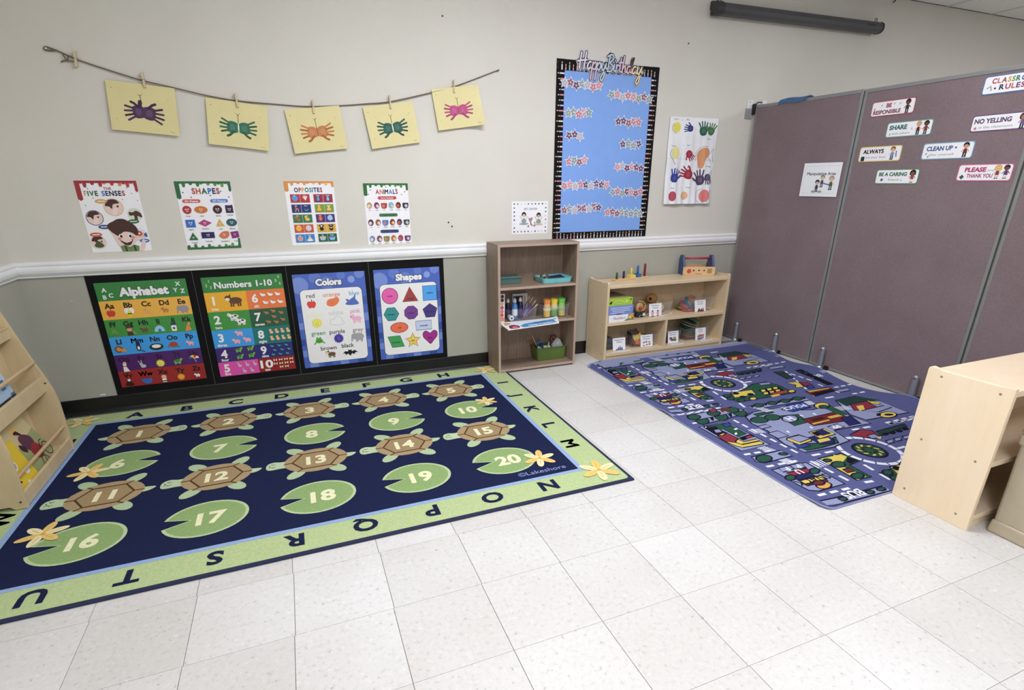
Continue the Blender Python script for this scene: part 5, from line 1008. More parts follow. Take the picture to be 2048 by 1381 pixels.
cv = Canvas(1, 0, False)
cv.poly([(u * .994 + .004, v * .996 + .004) for u, v in rug_out()], '595e8c')
rug_layer('road_field', cv, -.0032, .06)
G_ = [0]
parts = []


def layer(name):
    c_ = Canvas(1, 5e-6, False)
    c_.L = G_[0]
    parts.append((name, c_))
    return c_


def keep(c_):
    G_[0] = max(G_[0], c_.L)


for rep in (0, 1):
    dv = PER * rep
    G_[0] = 0
    bld = None
    for e in CITY:
        if e[0] == 'b':
            bld = None
            continue
        if e[0] == 'p':
            _, c, o_, pts = e
            pts = [(u, v + dv) for u, v in pts]
            if max(p[1] for p in pts) > PL + .05 or (rep == 0 and max(p[1] for p in pts) < .02):
                continue
            if c == 'L' and bld is None:
                cvn = layer('block_print')
            elif c in ('G', 'G2') and o_ and len(pts) == 16:
                cvn = layer('tree_print')
                bld = None if bld is None else False
            else:
                if not bld:
                    bld = layer('building_print')
                cvn = bld
                cvn.L = G_[0]
            cvn.poly(pts, CC[c])
            if o_:
                cvn.line(pts, .009, '1c1b36', 0, True)
            keep(cvn)
        elif e[0] == 'd':
            _, w_, ((u0, v0), (u1, v1)) = e
            n_ = max(1, int(hypot(u1 - u0, v1 - v0) / .062))
            cvn = layer('road_marking')
            cvn.L = 0
            cvn.hold = True
            for i in range(n_):
                a_, b_ = i / n_, (i + .62) / n_
                p_ = (u0 + (u1 - u0) * a_, v0 + (v1 - v0) * a_ + dv)
                q_ = (u0 + (u1 - u0) * b_, v0 + (v1 - v0) * b_ + dv)
                if min(p_[1], q_[1]) < .02 or max(p_[1], q_[1]) > PL - .02 or p_[0] < .015:
                    continue
                dx, dy = q_[0] - p_[0], q_[1] - p_[1]
                L_ = hypot(dx, dy)
                nx, ny = -dy / L_ * w_ / 2, dx / L_ * w_ / 2
                cvn.poly([(p_[0] + nx, p_[1] + ny), (q_[0] + nx, q_[1] + ny), (q_[0] - nx, q_[1] - ny), (p_[0] - nx, p_[1] - ny)], 'e4e6f4')
        elif e[0] == 'z':
            _, n_, ((u0, v0), (u1, v1)) = e
            horiz = abs(u1 - u0) > abs(v1 - v0)
            cvn = layer('crosswalk_marking')
            cvn.hold = True
            for i in range(n_):
                t_ = (i + .5) / n_
                cu_, cv_ = u0 + (u1 - u0) * t_, v0 + (v1 - v0) * t_ + dv
                if not (.03 < cv_ < PL - .03):
                    continue
                hw, hh = (.0040, .028) if horiz else (.028, .0036)
                cvn.rect(cu_ - hw, cv_ - hh, cu_ + hw, cv_ + hh, 'e4e6f4')
        elif e[0] == 't':
            _, s_, h_, c, (u, v) = e
            v += dv
            if not (.05 < v < PL - .05):
                continue
            vs, fs = glyphs(s_, .02)
            x0 = min(p[0] for p in vs); x1 = max(p[0] for p in vs)
            k = h_ / CAP
            cvn = layer('lettering')
            cvn._add([(u - (p - (x0 + x1) / 2) * k, v + (q * k - h_ / 2)) for p, q in vs], fs, CC[c])
            keep(cvn)
        elif e[0] == 'r':
            u, v = e[1]
            v += dv
            cvn = layer('roundabout_ring')
            cvn.hold = True
            for i in range(16):
                a0, a1 = 2 * pi * i / 16, 2 * pi * (i + .86) / 16
                p = []
                for rr_ in (.158, .134):
                    arc = [(u + rr_ * cos(a0 + (a1 - a0) * j / 3), v + rr_ * sin(a0 + (a1 - a0) * j / 3)) for j in range(4)]
                    p += arc if rr_ > .14 else arc[::-1]
                cvn.poly(p, 'e4e6f4')
            cvn = layer('roundabout_island')
            cvn.circ(u, v, .084, '1c1b36', 28)
            cvn.circ(u, v, .07, '2f4a3a', 24)
            cvn.L += 1
            cvn.hold = True
            for i in range(9):
                a = 2 * pi * i / 9
                cvn.ell(u + .052 * cos(a), v + .052 * sin(a), .015, .007, 'c3b75e', 8, a + .8)
                cvn.circ(u + .03 * cos(a + .3), v + .03 * sin(a + .3), .007, '171627', 8)
            cvn.circ(u, v, .018, '2b5441', 10)
            keep(cvn)
for nm, cvn in parts:
    if cvn.v:
        o = rug_layer(nm, cvn, -.0028)
        if nm == 'road_marking':
            o['kind'] = 'stuff'

# ================================================================== wall posters (canvas units: sheet width = 100)
RB = ['c8493f', 'd98a3d', '2f7d53', '3a6fc0', '23335f', '7c2f86', 'c33f6e']


def rainbow(cv, st, x, y, cap, w, cols, bold=.03):
    vs, _ = glyphs(st, bold)
    # place letter by letter so that each takes its own colour
    ws = []
    for ch in st:
        if ch == ' ':
            ws.append(.35)
            continue
        g, _ = glyphs(ch, bold)
        ws.append(max(v[0] for v in g) - min(v[0] for v in g))
    gap = .10
    tot = sum(ws) + gap * (len(st) - 1)
    k = w / tot
    cx = x - w / 2
    for i, ch in enumerate(st):
        if ch != ' ':
            cv.text(ch, cx + ws[i] * k / 2, y, cap, cols[i % len(cols)], ws[i] * k, bold)
        cx += (ws[i] + gap) * k


def drips(cv, w, y0, cols, side, depth, flipy=False):
    """a paint-drip band along the top (or bottom) edge"""
    f = (lambda y: y0 - y) if flipy else (lambda y: y0 + y)
    ln = [9, 5, 11, 4, 7, 3, 10, 6, 4, 8, 3, 9, 6, 11, 5, 9]
    n = len(ln)
    for i in range(n):
        a, b = w * i / n, w * (i + 1) / n
        d = ln[i] * depth
        m = (a + b) / 2
        c = cols[i % len(cols)]
        cv.poly([(a, f(0)), (b, f(0)), (b, f(d * .6)), (m + (b - a) * .3, f(d)), (m - (b - a) * .3, f(d)), (a, f(d * .6))], c)
    cv.rect(0, min(f(0), f(4 * depth)), w, max(f(0), f(4 * depth)), cols[0])
    if side:
        cv.poly([(0, f(0)), (8, f(0)), (8, f(side * .92)), (4, f(side)), (0, f(side * .92))], cols[0])
        cv.poly([(w - 5, f(0)), (w, f(0)), (w, f(side * .5)), (w - 2.5, f(side * .6)), (w - 5, f(side * .5))], cols[0])


def face(cv, x, y, r, col='ffffff'):
    cv.circ(x - r * .3, y - r * .15, r * .2, col, 8)
    cv.circ(x + r * .3, y - r * .15, r * .2, col, 8)
    cv.circ(x - r * .27, y - r * .12, r * .09, '111111', 6)
    cv.circ(x + r * .33, y - r * .12, r * .09, '111111', 6)
    cv.line([(x - r * .25, y + r * .3), (x, y + r * .42), (x + r * .25, y + r * .3)], r * .12, col)


def wall_poster(name, label, x0, x1, z0, z1, mat, y=-.0006, col='f4f4f8', rough=.5):
    w, h = x1 - x0, z1 - z0
    o = paper(name, label, 'poster', w, h, ((x0 + x1) / 2, y, z0), col, rough=rough)
    cv = Canvas(w / 100, 2.5e-5)
    return o, cv, w, h, 100 * h / w


# ---- THE FIVE SENSES
o, cv, w, h, H = wall_poster('five_senses_poster', 'white The Five Senses poster with a dark-haired cartoon boy and red drips', -.273, .012, .945, 1.320, 'print')
drips(cv, 100, 0, ['a5343f', 'c0424c', 'b23a44', 'd98a4c'], 36, 1.1)
cv.text('THE', 50, 14, 5, 'b0474a', 13, .02)
rainbow(cv, 'FIVE SENSES', 44, 22.5, 9, 66, ['cfae84', '2f6b4a', '29734e', '274f47', '000', '4a79c4', '26366b', '1c2344', '1d1f3a', '23283f', 'b0374a'], .035)
for x, y in ((13, 19), (88, 23), (24, 31), (70, 34), (95, 36), (9, 44), (19, 14), (82, 13)):
    cv.circ(x, y, .9, '5a3a48', 6)
SK = 'ecd2c8'


def sense(x, y, r, ring, lab, lx, ly, lcol):
    cv.circ(x, y, r * 1.08, ring, 24)
    cv.circ(x, y, r, SK, 24)
    cv.blob([(x - r * .9, y - r * .2), (x - r * .5, y - r * .85), (x + r * .3, y - r * .95), (x + r * .7, y - r * .5), (x, y - r * .35), (x - r * .2, y + r * .2), (x - r * .5, y - r * .1)], '4a302c')
    cv.circ(x + r * .45, y - r * .1, r * .13, '1c1818', 8)
    cv.blob([(x - r * .3, y + r * .9), (x - r * .1, y + r * .3), (x + r * .3, y + r * .1), (x + r * .35, y + r * .35), (x + r * .1, y + r * .9)], 'f4e0d6')
    cv.ell(lx, ly, 10, 4, lcol, 18)
    cv.rect(lx - 6, ly - .9, lx + 6, ly + .9, 'f1ece6')


sense(53, 48, 15, 'e8c08a', '', 35, 37, 'dba860')
sense(18, 67, 13, '35437c', '', 30, 84, '33488c')
cv.circ(85, 62, 12, 'd9dcd2', 24)
cv.blob([(76, 57), (82, 58), (88, 55), (95, 60), (96, 68), (89, 65), (88, 72), (83, 72), (83, 64), (76, 64)], '4a3524')
cv.ell(80, 75, 9.5, 4, '2c6a42', 18); cv.rect(74, 74.2, 86, 75.8, 'e8efe8')
sense(14, 112, 12, 'e9d6d2', '', 13, 98, 'd2604f')
cv.blob([(6, 119), (14, 110), (22, 119), (14, 123)], '4c5a38')
cv.circ(86, 99, 11, 'dfe6f2', 24)
cv.blob([(78, 100), (84, 94), (92, 96), (96, 104), (88, 108)], 'e6c8bd')
cv.star(85, 98, 6, 'c9443f', 8, .7); cv.circ(85, 98, 2, 'f2d9c8', 8); cv.ell(91, 112, 8.5, 3.6, '3d6fc0', 18); cv.rect(86, 111.2, 96, 112.8, 'e8edf6')
cv.poly([(92, 99), (97, 96), (98, 105), (93, 104)], '3a62b0')
# the boy
cv.blob([(40, 99), (36, 88), (41, 80), (46, 85), (47, 100), (56, 116), (60, 122), (48, 124)], SK)
cv.blob([(88, 110), (92, 112), (90, 124), (84, 131), (80, 130)], SK)
cv.ell(61, 106, 18, 15, SK, 28)
cv.blob([(38, 92), (34, 84), (38, 78), (46, 74), (54, 70), (64, 70), (72, 75), (80, 82), (84, 92), (80, 102), (72, 96), (60, 94), (50, 101), (46, 100)], '4a2e28')
cv.ell(79, 107, 3.4, 4.4, SK, 12)
for e in (-7, 8):
    cv.ell(60 + e, 102, 3.4, 3.8, 'ffffff', 12)
    cv.ell(60.6 + e, 102.4, 2.2, 2.8, '14100f', 12)
cv.blob([(50, 110), (61, 113), (72, 108), (66, 119), (57, 119)], '5c2026')
cv.poly([(52, 111), (61, 113.6), (71, 109), (68, 112.5), (60, 115)], 'ffffff')
cv.circ(50, 107, 3, 'd89a92', 10); cv.circ(73, 105, 3, 'd89a92', 10)
cv.poly([(48, 121), (56, 119), (64, 123), (72, 119), (80, 122), (78, 131.4), (50, 131.4)], '6f8a54')
for e in (55, 70):
    cv.poly([(e, 120), (e + 3, 120), (e + 4, 131.4), (e + 1, 131.4)], '2f3a26')
cv.build('artwork', o, M['print'], x0=-w / 2, y0=h, off=.001)

# ---- SHAPES (upper)
o, cv, w, h, H = wall_poster('shapes_poster', 'white Shapes poster of smiling flat and solid shapes with green drips above and below', .192, .477, .941, 1.317, 'print')
drips(cv, 100, 0, ['2f6b45', '6fa04a', '3d7a4a', '59944e'], 34, 1.0)
drips(cv, 100, H, ['2f6b45', '6fa04a', '3d7a4a', '59944e'], 0, 1.0, True)
cv.poly([(96, H - 20), (100, H - 20), (100, H), (95, H)], '2f6b45')
rainbow(cv, 'SHAPES', 53, 18, 11, 50, ['b8434a', 'c3572f', '2f6b4a', '3a6fc0', '26366b', 'b0374a'], .035)
for x, y in ((12, 21), (80, 19), (25, 30), (93, 30), (60, 27), (95, 46)):
    cv.circ(x, y, 1.3, '4a4a58', 6)
cv.rrect(8, 34, 40, 40.5, 3, 'cf5a56'); cv.text('2D Shapes', 24, 37.3, 3.4, 'f6eae8', 24, .03)
cv.rrect(58, 34, 90, 40.5, 3, '4f80cc'); cv.text('3D Shapes', 74, 37.3, 3.4, 'eaf0fa', 24, .03)
r1, r2, r3 = 54, 80, 105
cv.circ(13, r1, 8, 'b33b40', 24); face(cv, 13, r1, 7)
cv.ell(38, r1, 12, 7, 'd27a3e', 24); face(cv, 38, r1, 6.5)
cv.circ(68, r1, 8.5, '4a2a30', 24); face(cv, 68, r1, 7)
cv.poly([(83, 46), (97, 46), (97, 61), (83, 61)], '3a2a52'); face(cv, 90, r1, 6)
cv.rect(6, 73, 23, 88, '3b73c4'); face(cv, 14.5, r2, 7)
cv.poly([(28, 80), (40, 73), (53, 80), (40, 87)], 'b0407e'); face(cv, 40.5, r2, 5.5)
cv.poly([(68, 72), (76, 87), (60, 87)], 'd9b45c'); face(cv, 68, 82, 4)
cv.ell(90, r2, 10, 7.5, '2f5f66', 24); face(cv, 90, r2, 6)
cv.poly([(15, 98), (23, 113), (6, 113)], '2f6b45'); face(cv, 14.5, 108, 4.6)
cv.rect(30, 98, 54, 110, '2c2660'); face(cv, 42, 104, 6)
cv.blob([(62, 106), (70, 98), (81, 98), (80, 108), (70, 112)], 'd97a52'); face(cv, 72, 104, 5)
cv.poly([(84, 99), (99, 97), (100, 110), (86, 112)], '8a2f78'); face(cv, 92, 104, 4.5)
for x, y, s_ in ((13, 66, 'Circle'), (38, 66, 'Oval'), (68, 66, 'Sphere'), (90, 65, 'Cylinder'), (14, 92, 'Square'), (40, 91, 'Rhombus'), (68, 92, 'Cone'), (90, 92, 'Ellipsoid'),
                 (15, 118, 'Triangle'), (42, 116, 'Rectangle'), (72, 117, 'Hemisphere'), (92, 117, 'Cube')):
    cv.text(s_, x, y, 2.4, '77707a', None, .02)
cv.build('artwork', o, M['print'], x0=-w / 2, y0=h, off=.001)

# ---- OPPOSITES
o, cv, w, h, H = wall_poster('opposites_poster', 'white Opposites poster with ten coloured picture boxes and orange drips', .766, 1.052, .942, 1.318, 'print')
drips(cv, 100, 0, ['e0954c', 'ecc25c', 'e2a04e', 'd98a5a'], 21, .8)
rainbow(cv, 'OPPOSITES', 47, 17, 9, 57, ['26365b', 'b8434a', 'd9a24a', '2f7d53', '3a8fa0', '3a6fc0', '23335f', '23335f', 'b0374a'], .035)
cols = [('b83a44', 'a8324e'), ('2c3a78', '7fa03a'), ('3a7a50', '50357c'), ('cf5a40', 'dfae4a'), ('3f86cc', '256040')]
for r in range(5):
    y = 26 + r * 20.6
    for c in range(2):
        x = 9 + c * 47
        k = cols[r][c]
        cv.rect(x, y, x + 39, y + 17, k)
        cv.circ(x + 19.5, y + 8, 2.6, k, 8)
        cv.line([(x + 19.5, y), (x + 19.5, y + 17)], .5, 'e8dfe0')
        a, b_ = [(('circ', '5f9fe0'), ('cone', 'f0e4dc')), (('arch', '6f9fd0'), ('arch', '9fc0e6'))][c] if r == 0 else \
            [(('deer', 'd9995a'), ('curl', '4fb0a0')), (('bear', 'f0c04a'), ('bear', 'f0d080'))][c] if r == 1 else \
            [(('sock', 'b0714a'), ('duck', 'e8c05a')), (('fire', 'e8904a'), ('hex', 'a9d0f2'))][c] if r == 2 else \
            [(('circ', 'f0b84a'), ('circ', 'd8d4d0')), (('light', '1c1a1a'), ('light', '1c1a1a'))][c] if r == 3 else \
            [(('gear', 'cf7a5a'), ('hat', 'f0e0b0')), (('bowl', 'a9c4e6'), ('bowl2', '8fc0ec'))][c]
        for j, (s_, kc) in enumerate((a, b_)):
            cx, cy = x + 9 + j * 20, y + 8
            if s_ == 'circ':
                cv.circ(cx, cy, 6, kc, 18)
            elif s_ == 'cone':
                cv.poly([(cx - 5, cy - 3), (cx + 6, cy - 4), (cx + 1, cy + 5)], kc)
            elif s_ == 'arch':
                cv.blob([(cx - 4, cy + 6), (cx - 4, cy - 2), (cx, cy - 6), (cx + 4, cy - 2), (cx + 4, cy + 6)], '24304e'); cv.blob([(cx - 2.5, cy + 5), (cx - 2.5, cy - 1), (cx, cy - 4), (cx + 2.5, cy - 1), (cx + 2.5, cy + 5)], kc)
            elif s_ == 'deer':
                cv.line([(cx - 1, cy - 5), (cx, cy + 1), (cx - 2, cy + 6)], 2, kc); cv.line([(cx, cy + 1), (cx + 4, cy + 1), (cx + 4, cy + 6)], 2, kc); cv.circ(cx - 1, cy - 5, 2, 'c0504a', 8)
            elif s_ == 'curl':
                cv.line([(cx - 3, cy + 2), (cx, cy + 5), (cx + 4, cy + 2)], 1.8, kc, 3)
            elif s_ == 'bear':
                cv.ell(cx, cy + 3, 4.5, 3.5, kc, 12); cv.circ(cx, cy - 3, 2.8, kc, 10); cv.rect(cx - 4, cy + 5, cx + 4, cy + 7.5, 'cf7a4a')
            elif s_ == 'sock':
                cv.line([(cx - 4, cy - 3), (cx + 3, cy + 4)], 4, kc); cv.line([(cx - 5, cy + 2), (cx + 4, cy - 4)], 1.4, 'c0504a')
            elif s_ == 'duck':
                cv.ell(cx, cy + 2, 5, 3.5, kc, 12); cv.circ(cx - 3, cy - 3, 2.8, kc, 10)
            elif s_ == 'fire':
                cv.blob([(cx, cy - 7), (cx + 4.5, cy + 1), (cx, cy + 6), (cx - 4.5, cy + 1)], 'c8503a'); cv.blob([(cx, cy - 3), (cx + 2.5, cy + 2), (cx, cy + 5), (cx - 2.5, cy + 2)], kc)
            elif s_ == 'hex':
                cv.ngon(cx, cy, 6, 6, kc)
            elif s_ == 'light':
                cv.rect(cx - 3, cy - 7, cx + 3, cy + 6, kc); cv.poly([(cx - 6, cy - 6), (cx + 6, cy - 6), (cx + 3, cy - 1), (cx - 3, cy - 1)], kc); cv.poly([(cx - 5, cy + 1), (cx + 5, cy + 1), (cx + 3, cy + 5), (cx - 3, cy + 5)], kc); cv.circ(cx, cy - 3 + j * 3, 1.8, 'e8dcb8', 8)
            elif s_ == 'gear':
                cv.star(cx, cy + 1, 6.5, 'd8b0a8', 9, .75); cv.circ(cx, cy + 1, 3, kc, 12); cv.circ(cx, cy + 1, 1.2, 'f4e4d0', 8)
            elif s_ == 'hat':
                cv.poly([(cx, cy - 5), (cx + 5, cy + 5), (cx - 5, cy + 5)], kc); cv.ell(cx, cy + 5, 7, 2, 'f4efe0', 12)
            else:
                cv.poly([(cx - 7, cy - 1), (cx + 7, cy - 1), (cx + 4.5, cy + 6), (cx - 4.5, cy + 6)], kc); cv.ell(cx, cy - 1, 7, 1.8, '5d7fae' if s_ == 'bowl2' else 'd9c0a0', 14)
        words = [('Big', 'Small', 'Open', 'Closed'), ('Tall', 'Short', 'Sit', 'Get up'), ('Old', 'New', 'Hot', 'Cold'), ('Light', 'Heavy', 'Stop', 'Go'), ('Fast', 'Slow', 'Full', 'Empty')][r]
        cv.text(words[c * 2], x + 9, y + 2.8, 2.0, 'f6f2ee', None, .03); cv.text(words[c * 2 + 1], x + 29, y + 2.8, 2.0, 'f6f2ee', None, .03)
cv.build('artwork', o, M['print'], x0=-w / 2, y0=h, off=.001)

# ---- ANIMALS
o, cv, w, h, H = wall_poster('animals_poster', 'white Animals poster with three rows of round animal pictures and green drips', 1.2305, 1.5145, .929, 1.306, 'print')
drips(cv, 100, 0, ['2f6b33', '4f8f3e', '3d7a38', '5a984a'], 27, .85)
rainbow(cv, 'ANIMALS', 51, 17.5, 9.5, 50, ['b8434a', 'd27a4e', '26365b', '2a4a8a', '3a8fd0', '26366b', 'b0374a'], .035)
for x, y in ((15, 14), (92, 18), (10, 23), (84, 24), (50, 8), (72, 12)):
    cv.circ(x, y, 1.2, '4a4a58', 6)
rows_ = [(31, 'c8454e', 'Farm Animals', ['c9a06a', '8a3060', 'b03a3a', '7fb0d8', '7a2a30', '2a2a48']), (68, '2f7a4c', 'Wild Animals', ['5a2a48', 'a8623a', '3f86d0', '8f2a2a', '4a3a68', '2c4a34']),
         (104, '33427c', 'Marine Animals', ['7a8ab8', '7a4a50', '7a8a4a', 'c06a48', '9a3a6a', '6a2a68'])]
for y, k, s_, cc in rows_:
    cv.rrect(30, y - 3.4, 72, y + 3.4, 3.3, k); cv.text(s_, 51, y, 2.8, 'f6eeee', 28, .03)
    for i, c in enumerate(cc):
        x = 10 + i * 16.3
        yy = y + 16
        if i % 3 == 2:
            cv.blob([(x - 6.5, yy - 4), (x - 4, yy - 5), (x + 4, yy - 5), (x + 7, yy - 4), (x + 5, yy + 6), (x - 5, yy + 6)], c)
        else:
            cv.ell(x, yy, 6, 7, c, 18)
        cv.ell(x + (1.2 if i % 2 else -1), yy + 1.5, 3.4, 3.8, ['f4efe6', 'f2e2ea', 'd98a7a', 'f0e0a0', 'c86a5a', 'd8dce8'][i], 12)
        cv.circ(x - 1.2, yy - .2, .8, '1c1a1a', 6); cv.circ(x + 2, yy - .2, .8, '1c1a1a', 6)
        cv.ell(x, yy + 3.2, 1.6, .8, 'a0584a', 8)
    for i, wd_ in enumerate({31: ('Cow', 'Sheep', 'Pig', 'Goose', 'Rooster', 'Goat'), 68: ('Tiger', 'Lion', 'Elephant', 'Monkey', 'Giraffe', 'Zebra'), 104: ('Whale', 'Shark', 'Seahorse', 'Starfish', 'Crab', 'Octopus')}[y]):
        cv.text(wd_, 10 + i * 16.3, y + 26, 1.9, '777480', None, .02)
cv.build('artwork', o, M['print'], x0=-w / 2, y0=h, off=.001)

# ================================================================== black backing sheets and the four laminated posters
for i, (x0, x1) in enumerate(((-.345, .185), (.187, .705), (.707, 1.215), (1.217, 1.728))):
    o = obj('black_paper_sheet', sheet_bm(x1 - x0, .722 if i < 3 else .724, .0008), M['blackpaper'], None, local=True)
    o.location = ((x0 + x1) / 2, -.0030, .0985)
    tag(o, ['black backing paper behind the Alphabet poster', 'black backing paper behind the Numbers 1-10 poster', 'black backing paper behind the Colors poster', 'black backing paper behind the blue laminated Shapes poster'][i], 'backing paper', 'black backing sheets on the lower wall')


def lam_poster(name, label, x0, x1, z0, z1, col):
    w, h = x1 - x0, z1 - z0
    o = paper(name, label, 'poster', w, h, ((x0 + x1) / 2, -.0042, z0), col, rough=.3)
    return o, Canvas(w / 100, 2.5e-5), w, h, 100 * h / w


def quad(cv, x, y, s, c, dark='3a2a20', f=1):
    """little four-legged animal facing left (f=1)"""
    for u in (-.5, -.25, .3, .55):
        cv.rect(x + (u - .08) * s * f if f > 0 else x + (u - .08) * s, y + .2 * s, x + (u + .1) * s, y + .75 * s, c)
    cv.ell(x + .05 * s * f, y, .75 * s, .42 * s, c, 16)
    cv.ell(x - .75 * s * f, y - .35 * s, .36 * s, .32 * s, c, 12)
    cv.circ(x - .85 * s * f, y - .4 * s, .07 * s, '111111', 6)
    cv.poly([(x - .6 * s * f, y - .6 * s), (x - .45 * s * f, y - .9 * s), (x - .4 * s * f, y - .5 * s)], dark)


def bird(cv, x, y, s, c):
    cv.ell(x, y, .7 * s, .42 * s, c, 12); cv.circ(x - .55 * s, y - .45 * s, .28 * s, c, 8); cv.poly([(x - .8 * s, y - .5 * s), (x - 1.1 * s, y - .38 * s), (x - .78 * s, y - .32 * s)], 'e8a23a')
    cv.poly([(x + .5 * s, y - .1 * s), (x + .95 * s, y - .4 * s), (x + .6 * s, y + .2 * s)], c)


def turtle2(cv, x, y, s, c='6fb04a'):
    cv.ell(x, y, .7 * s, .42 * s, c, 12); cv.circ(x + .72 * s, y - .42 * s, .26 * s, c, 8)
    for u in (-.45, .35):
        cv.rect(x + u * s - .12 * s, y + .2 * s, x + u * s + .14 * s, y + .62 * s, c)
    cv.ell(x - .05 * s, y - .1 * s, .5 * s, .28 * s, '3d7a3a', 10)


def apple(cv, x, y, s, c='d2403a'):
    cv.blob([(x, y - .6 * s), (x + .6 * s, y - .75 * s), (x + .95 * s, y - .1 * s), (x + .5 * s, y + .8 * s), (x, y + .7 * s), (x - .5 * s, y + .8 * s), (x - .95 * s, y - .1 * s), (x - .6 * s, y - .75 * s)], c)
    cv.line([(x, y - .6 * s), (x + .15 * s, y - 1.1 * s)], .16 * s, '3a2a1a')


def sun(cv, x, y, s):
    cv.star(x, y, s, 'ecd23a', 12, .68); cv.circ(x, y, .6 * s, 'f6e66a', 16); cv.circ(x - .2 * s, y - .1 * s, .07 * s, '333333', 6); cv.circ(x + .2 * s, y - .1 * s, .07 * s, '333333', 6)
    cv.line([(x - .25 * s, y + .2 * s), (x, y + .32 * s), (x + .25 * s, y + .2 * s)], .07 * s, '8a5a1a')


def bunny(cv, x, y, s, c='a8a4a8'):
    cv.ell(x, y + .3 * s, .6 * s, .45 * s, c, 12); cv.circ(x - .35 * s, y - .25 * s, .34 * s, c, 10)
    cv.line([(x - .5 * s, y - .5 * s), (x - .85 * s, y - 1.1 * s)], .16 * s, c); cv.line([(x - .25 * s, y - .55 * s), (x - .2 * s, y - 1.2 * s)], .16 * s, c)


def frog(cv, x, y, s, c='4a9a3a'):
    cv.ell(x, y, .8 * s, .55 * s, c, 14); cv.circ(x - .35 * s, y - .6 * s, .26 * s, c, 8); cv.circ(x + .25 * s, y - .6 * s, .26 * s, c, 8)
    cv.line([(x - .7 * s, y + .3 * s), (x - 1.05 * s, y + .7 * s)], .25 * s, c); cv.line([(x + .7 * s, y + .3 * s), (x + 1.1 * s, y + .6 * s)], .25 * s, c)
    cv.line([(x - .4 * s, y), (x, y + .12 * s), (x + .4 * s, y)], .08 * s, '1f3a1a')


# ---- Alphabet
o, cv, w, h, H = lam_poster('alphabet_poster', 'laminated Alphabet poster with coloured bands of letters and small pictures', -.311, .146, .145, .777, '2d6e38')
cv.rect(0, 0, 100, 23, '357a3e')
cv.text('Alphabet', 51, 12.5, 11, '1f3f2a', 57, .09); cv.text('Alphabet', 51, 12.5, 10.5, 'fbfbfb', 55, .055)
for ch, x, y in (('A', 9, 9), ('B', 8, 18), ('C', 15, 16), ('X', 90, 6), ('Y', 86, 14), ('Z', 94, 15.5)):
    cv.text(ch, x, y, 5.2, 'e6f0e4', None, .03)
bands = [(23, 'e2ab48', 'ABCDE'), (47, '3f8a40', 'FGHIJK'), (70, '3d97dc', 'LMNOP'), (94, '4a2263', 'QRSTU'), (116, '932b2c', 'VWXYZ')]
for bi, (y, k, ls) in enumerate(bands):
    y1 = bands[bi + 1][0] if bi < 4 else H
    cv.rect(0, y, 100, y1, k)
for y, k, ls in bands:
    n = len(ls)
    for i, ch in enumerate(ls):
        x = (10 + i * 20) if n == 5 else (8.5 + i * 16.6)
        cv.text(ch + ch.lower(), x, y + 6.2, 6.6, '1d1a1c' if k != '4a2263' else '2a1338', None, .035)
p = lambda c, r: ((10 + c * 20) if r != 1 else (8.5 + c * 16.6), bands[r][0] + 16)
apple(cv, *p(0, 0), 5, 'c5392f')
x, y = p(1, 0); cv.ell(x - 2.5, y - 2, 3, 4, 'e8f0f0', 10); cv.ell(x + 2.5, y - 2, 3, 4, 'e8f0f0', 10); cv.ell(x, y + 1.5, 2.6, 4.2, 'e8cc3a', 12); cv.rect(x - 2.4, y + 1, x + 2.4, y + 2.4, '2a2a1a')
x, y = p(2, 0); quad(cv, x, y, 4.2, 'd9a06a')
x, y = p(3, 0); quad(cv, x, y, 4.6, 'b87a4a')
x, y = p(4, 0); cv.ell(x + 1, y, 6, 4.6, '8f8d94', 16); cv.circ(x - 4, y - 1, 3.2, '8f8d94', 12); cv.line([(x - 6, y), (x - 7, y + 5)], 1.6, '8f8d94'); cv.rect(x - 2, y + 3, x, y + 6, '8f8d94'); cv.rect(x + 3, y + 3, x + 5, y + 6, '8f8d94')
x, y = p(0, 1); frog(cv, x, y, 3.8, '6a9a50')
x, y = p(1, 1); cv.circ(x, y - 2, 2.8, 'c9947a', 10); cv.rect(x - 3.6, y - 6, x + 3.6, y - 3.6, '4a3a30'); cv.rect(x - 3, y + 1, x + 3, y + 6, '4a3030'); cv.line([(x + 3, y + 1), (x + 6, y + 4)], 1, 'c9947a')
x, y = p(2, 1); quad(cv, x, y, 4.8, '6a4a36', 'c9a06a')
x, y = p(3, 1); cv.poly([(x + 6 * cos(pi * i / 10), y + 4 - 8 * sin(pi * i / 10)) for i in range(11)], '8fc4ea'); cv.rect(x - 1.5, y + .5, x + 1.5, y + 4, '3a6a9a')
x, y = p(4, 1); cv.rrect(x - 3, y - 3, x + 3, y + 5, 1.5, 'e8ecef'); cv.rect(x - 3, y - 6, x + 3, y - 3, '2c3a58'); cv.circ(x, y + 1, 1.5, '3a3a4a', 8)
x, y = p(5, 1); cv.blob([(x + 1, y - 6), (x + 3, y - 4), (x + 2, y), (x + 3, y + 5), (x - 4, y + 6), (x - 2, y)], 'c98a4a')
x, y = p(0, 2); cv.circ(x - 2, y, 4.6, '7a4a26', 14); cv.circ(x - 2, y, 2.8, 'c98a4a', 12); cv.ell(x + 3, y + 2, 3.5, 2.4, 'c98a4a', 10)
x, y = p(1, 2); cv.ell(x, y, 2.6, 4.6, '24242c', 12); cv.circ(x, y - 5, 2.4, '24242c', 10); cv.ell(x, y + .5, 1.4, 2.6, 'e8e8ea', 8); cv.line([(x + 2, y + 4), (x + 6, y + 6)], 1, '24242c')
x, y = p(2, 2); cv.ell(x, y + 1, 8, 4.5, '2a2018', 18); cv.ell(x, y + .3, 5.4, 2.5, 'f2ece0', 14)
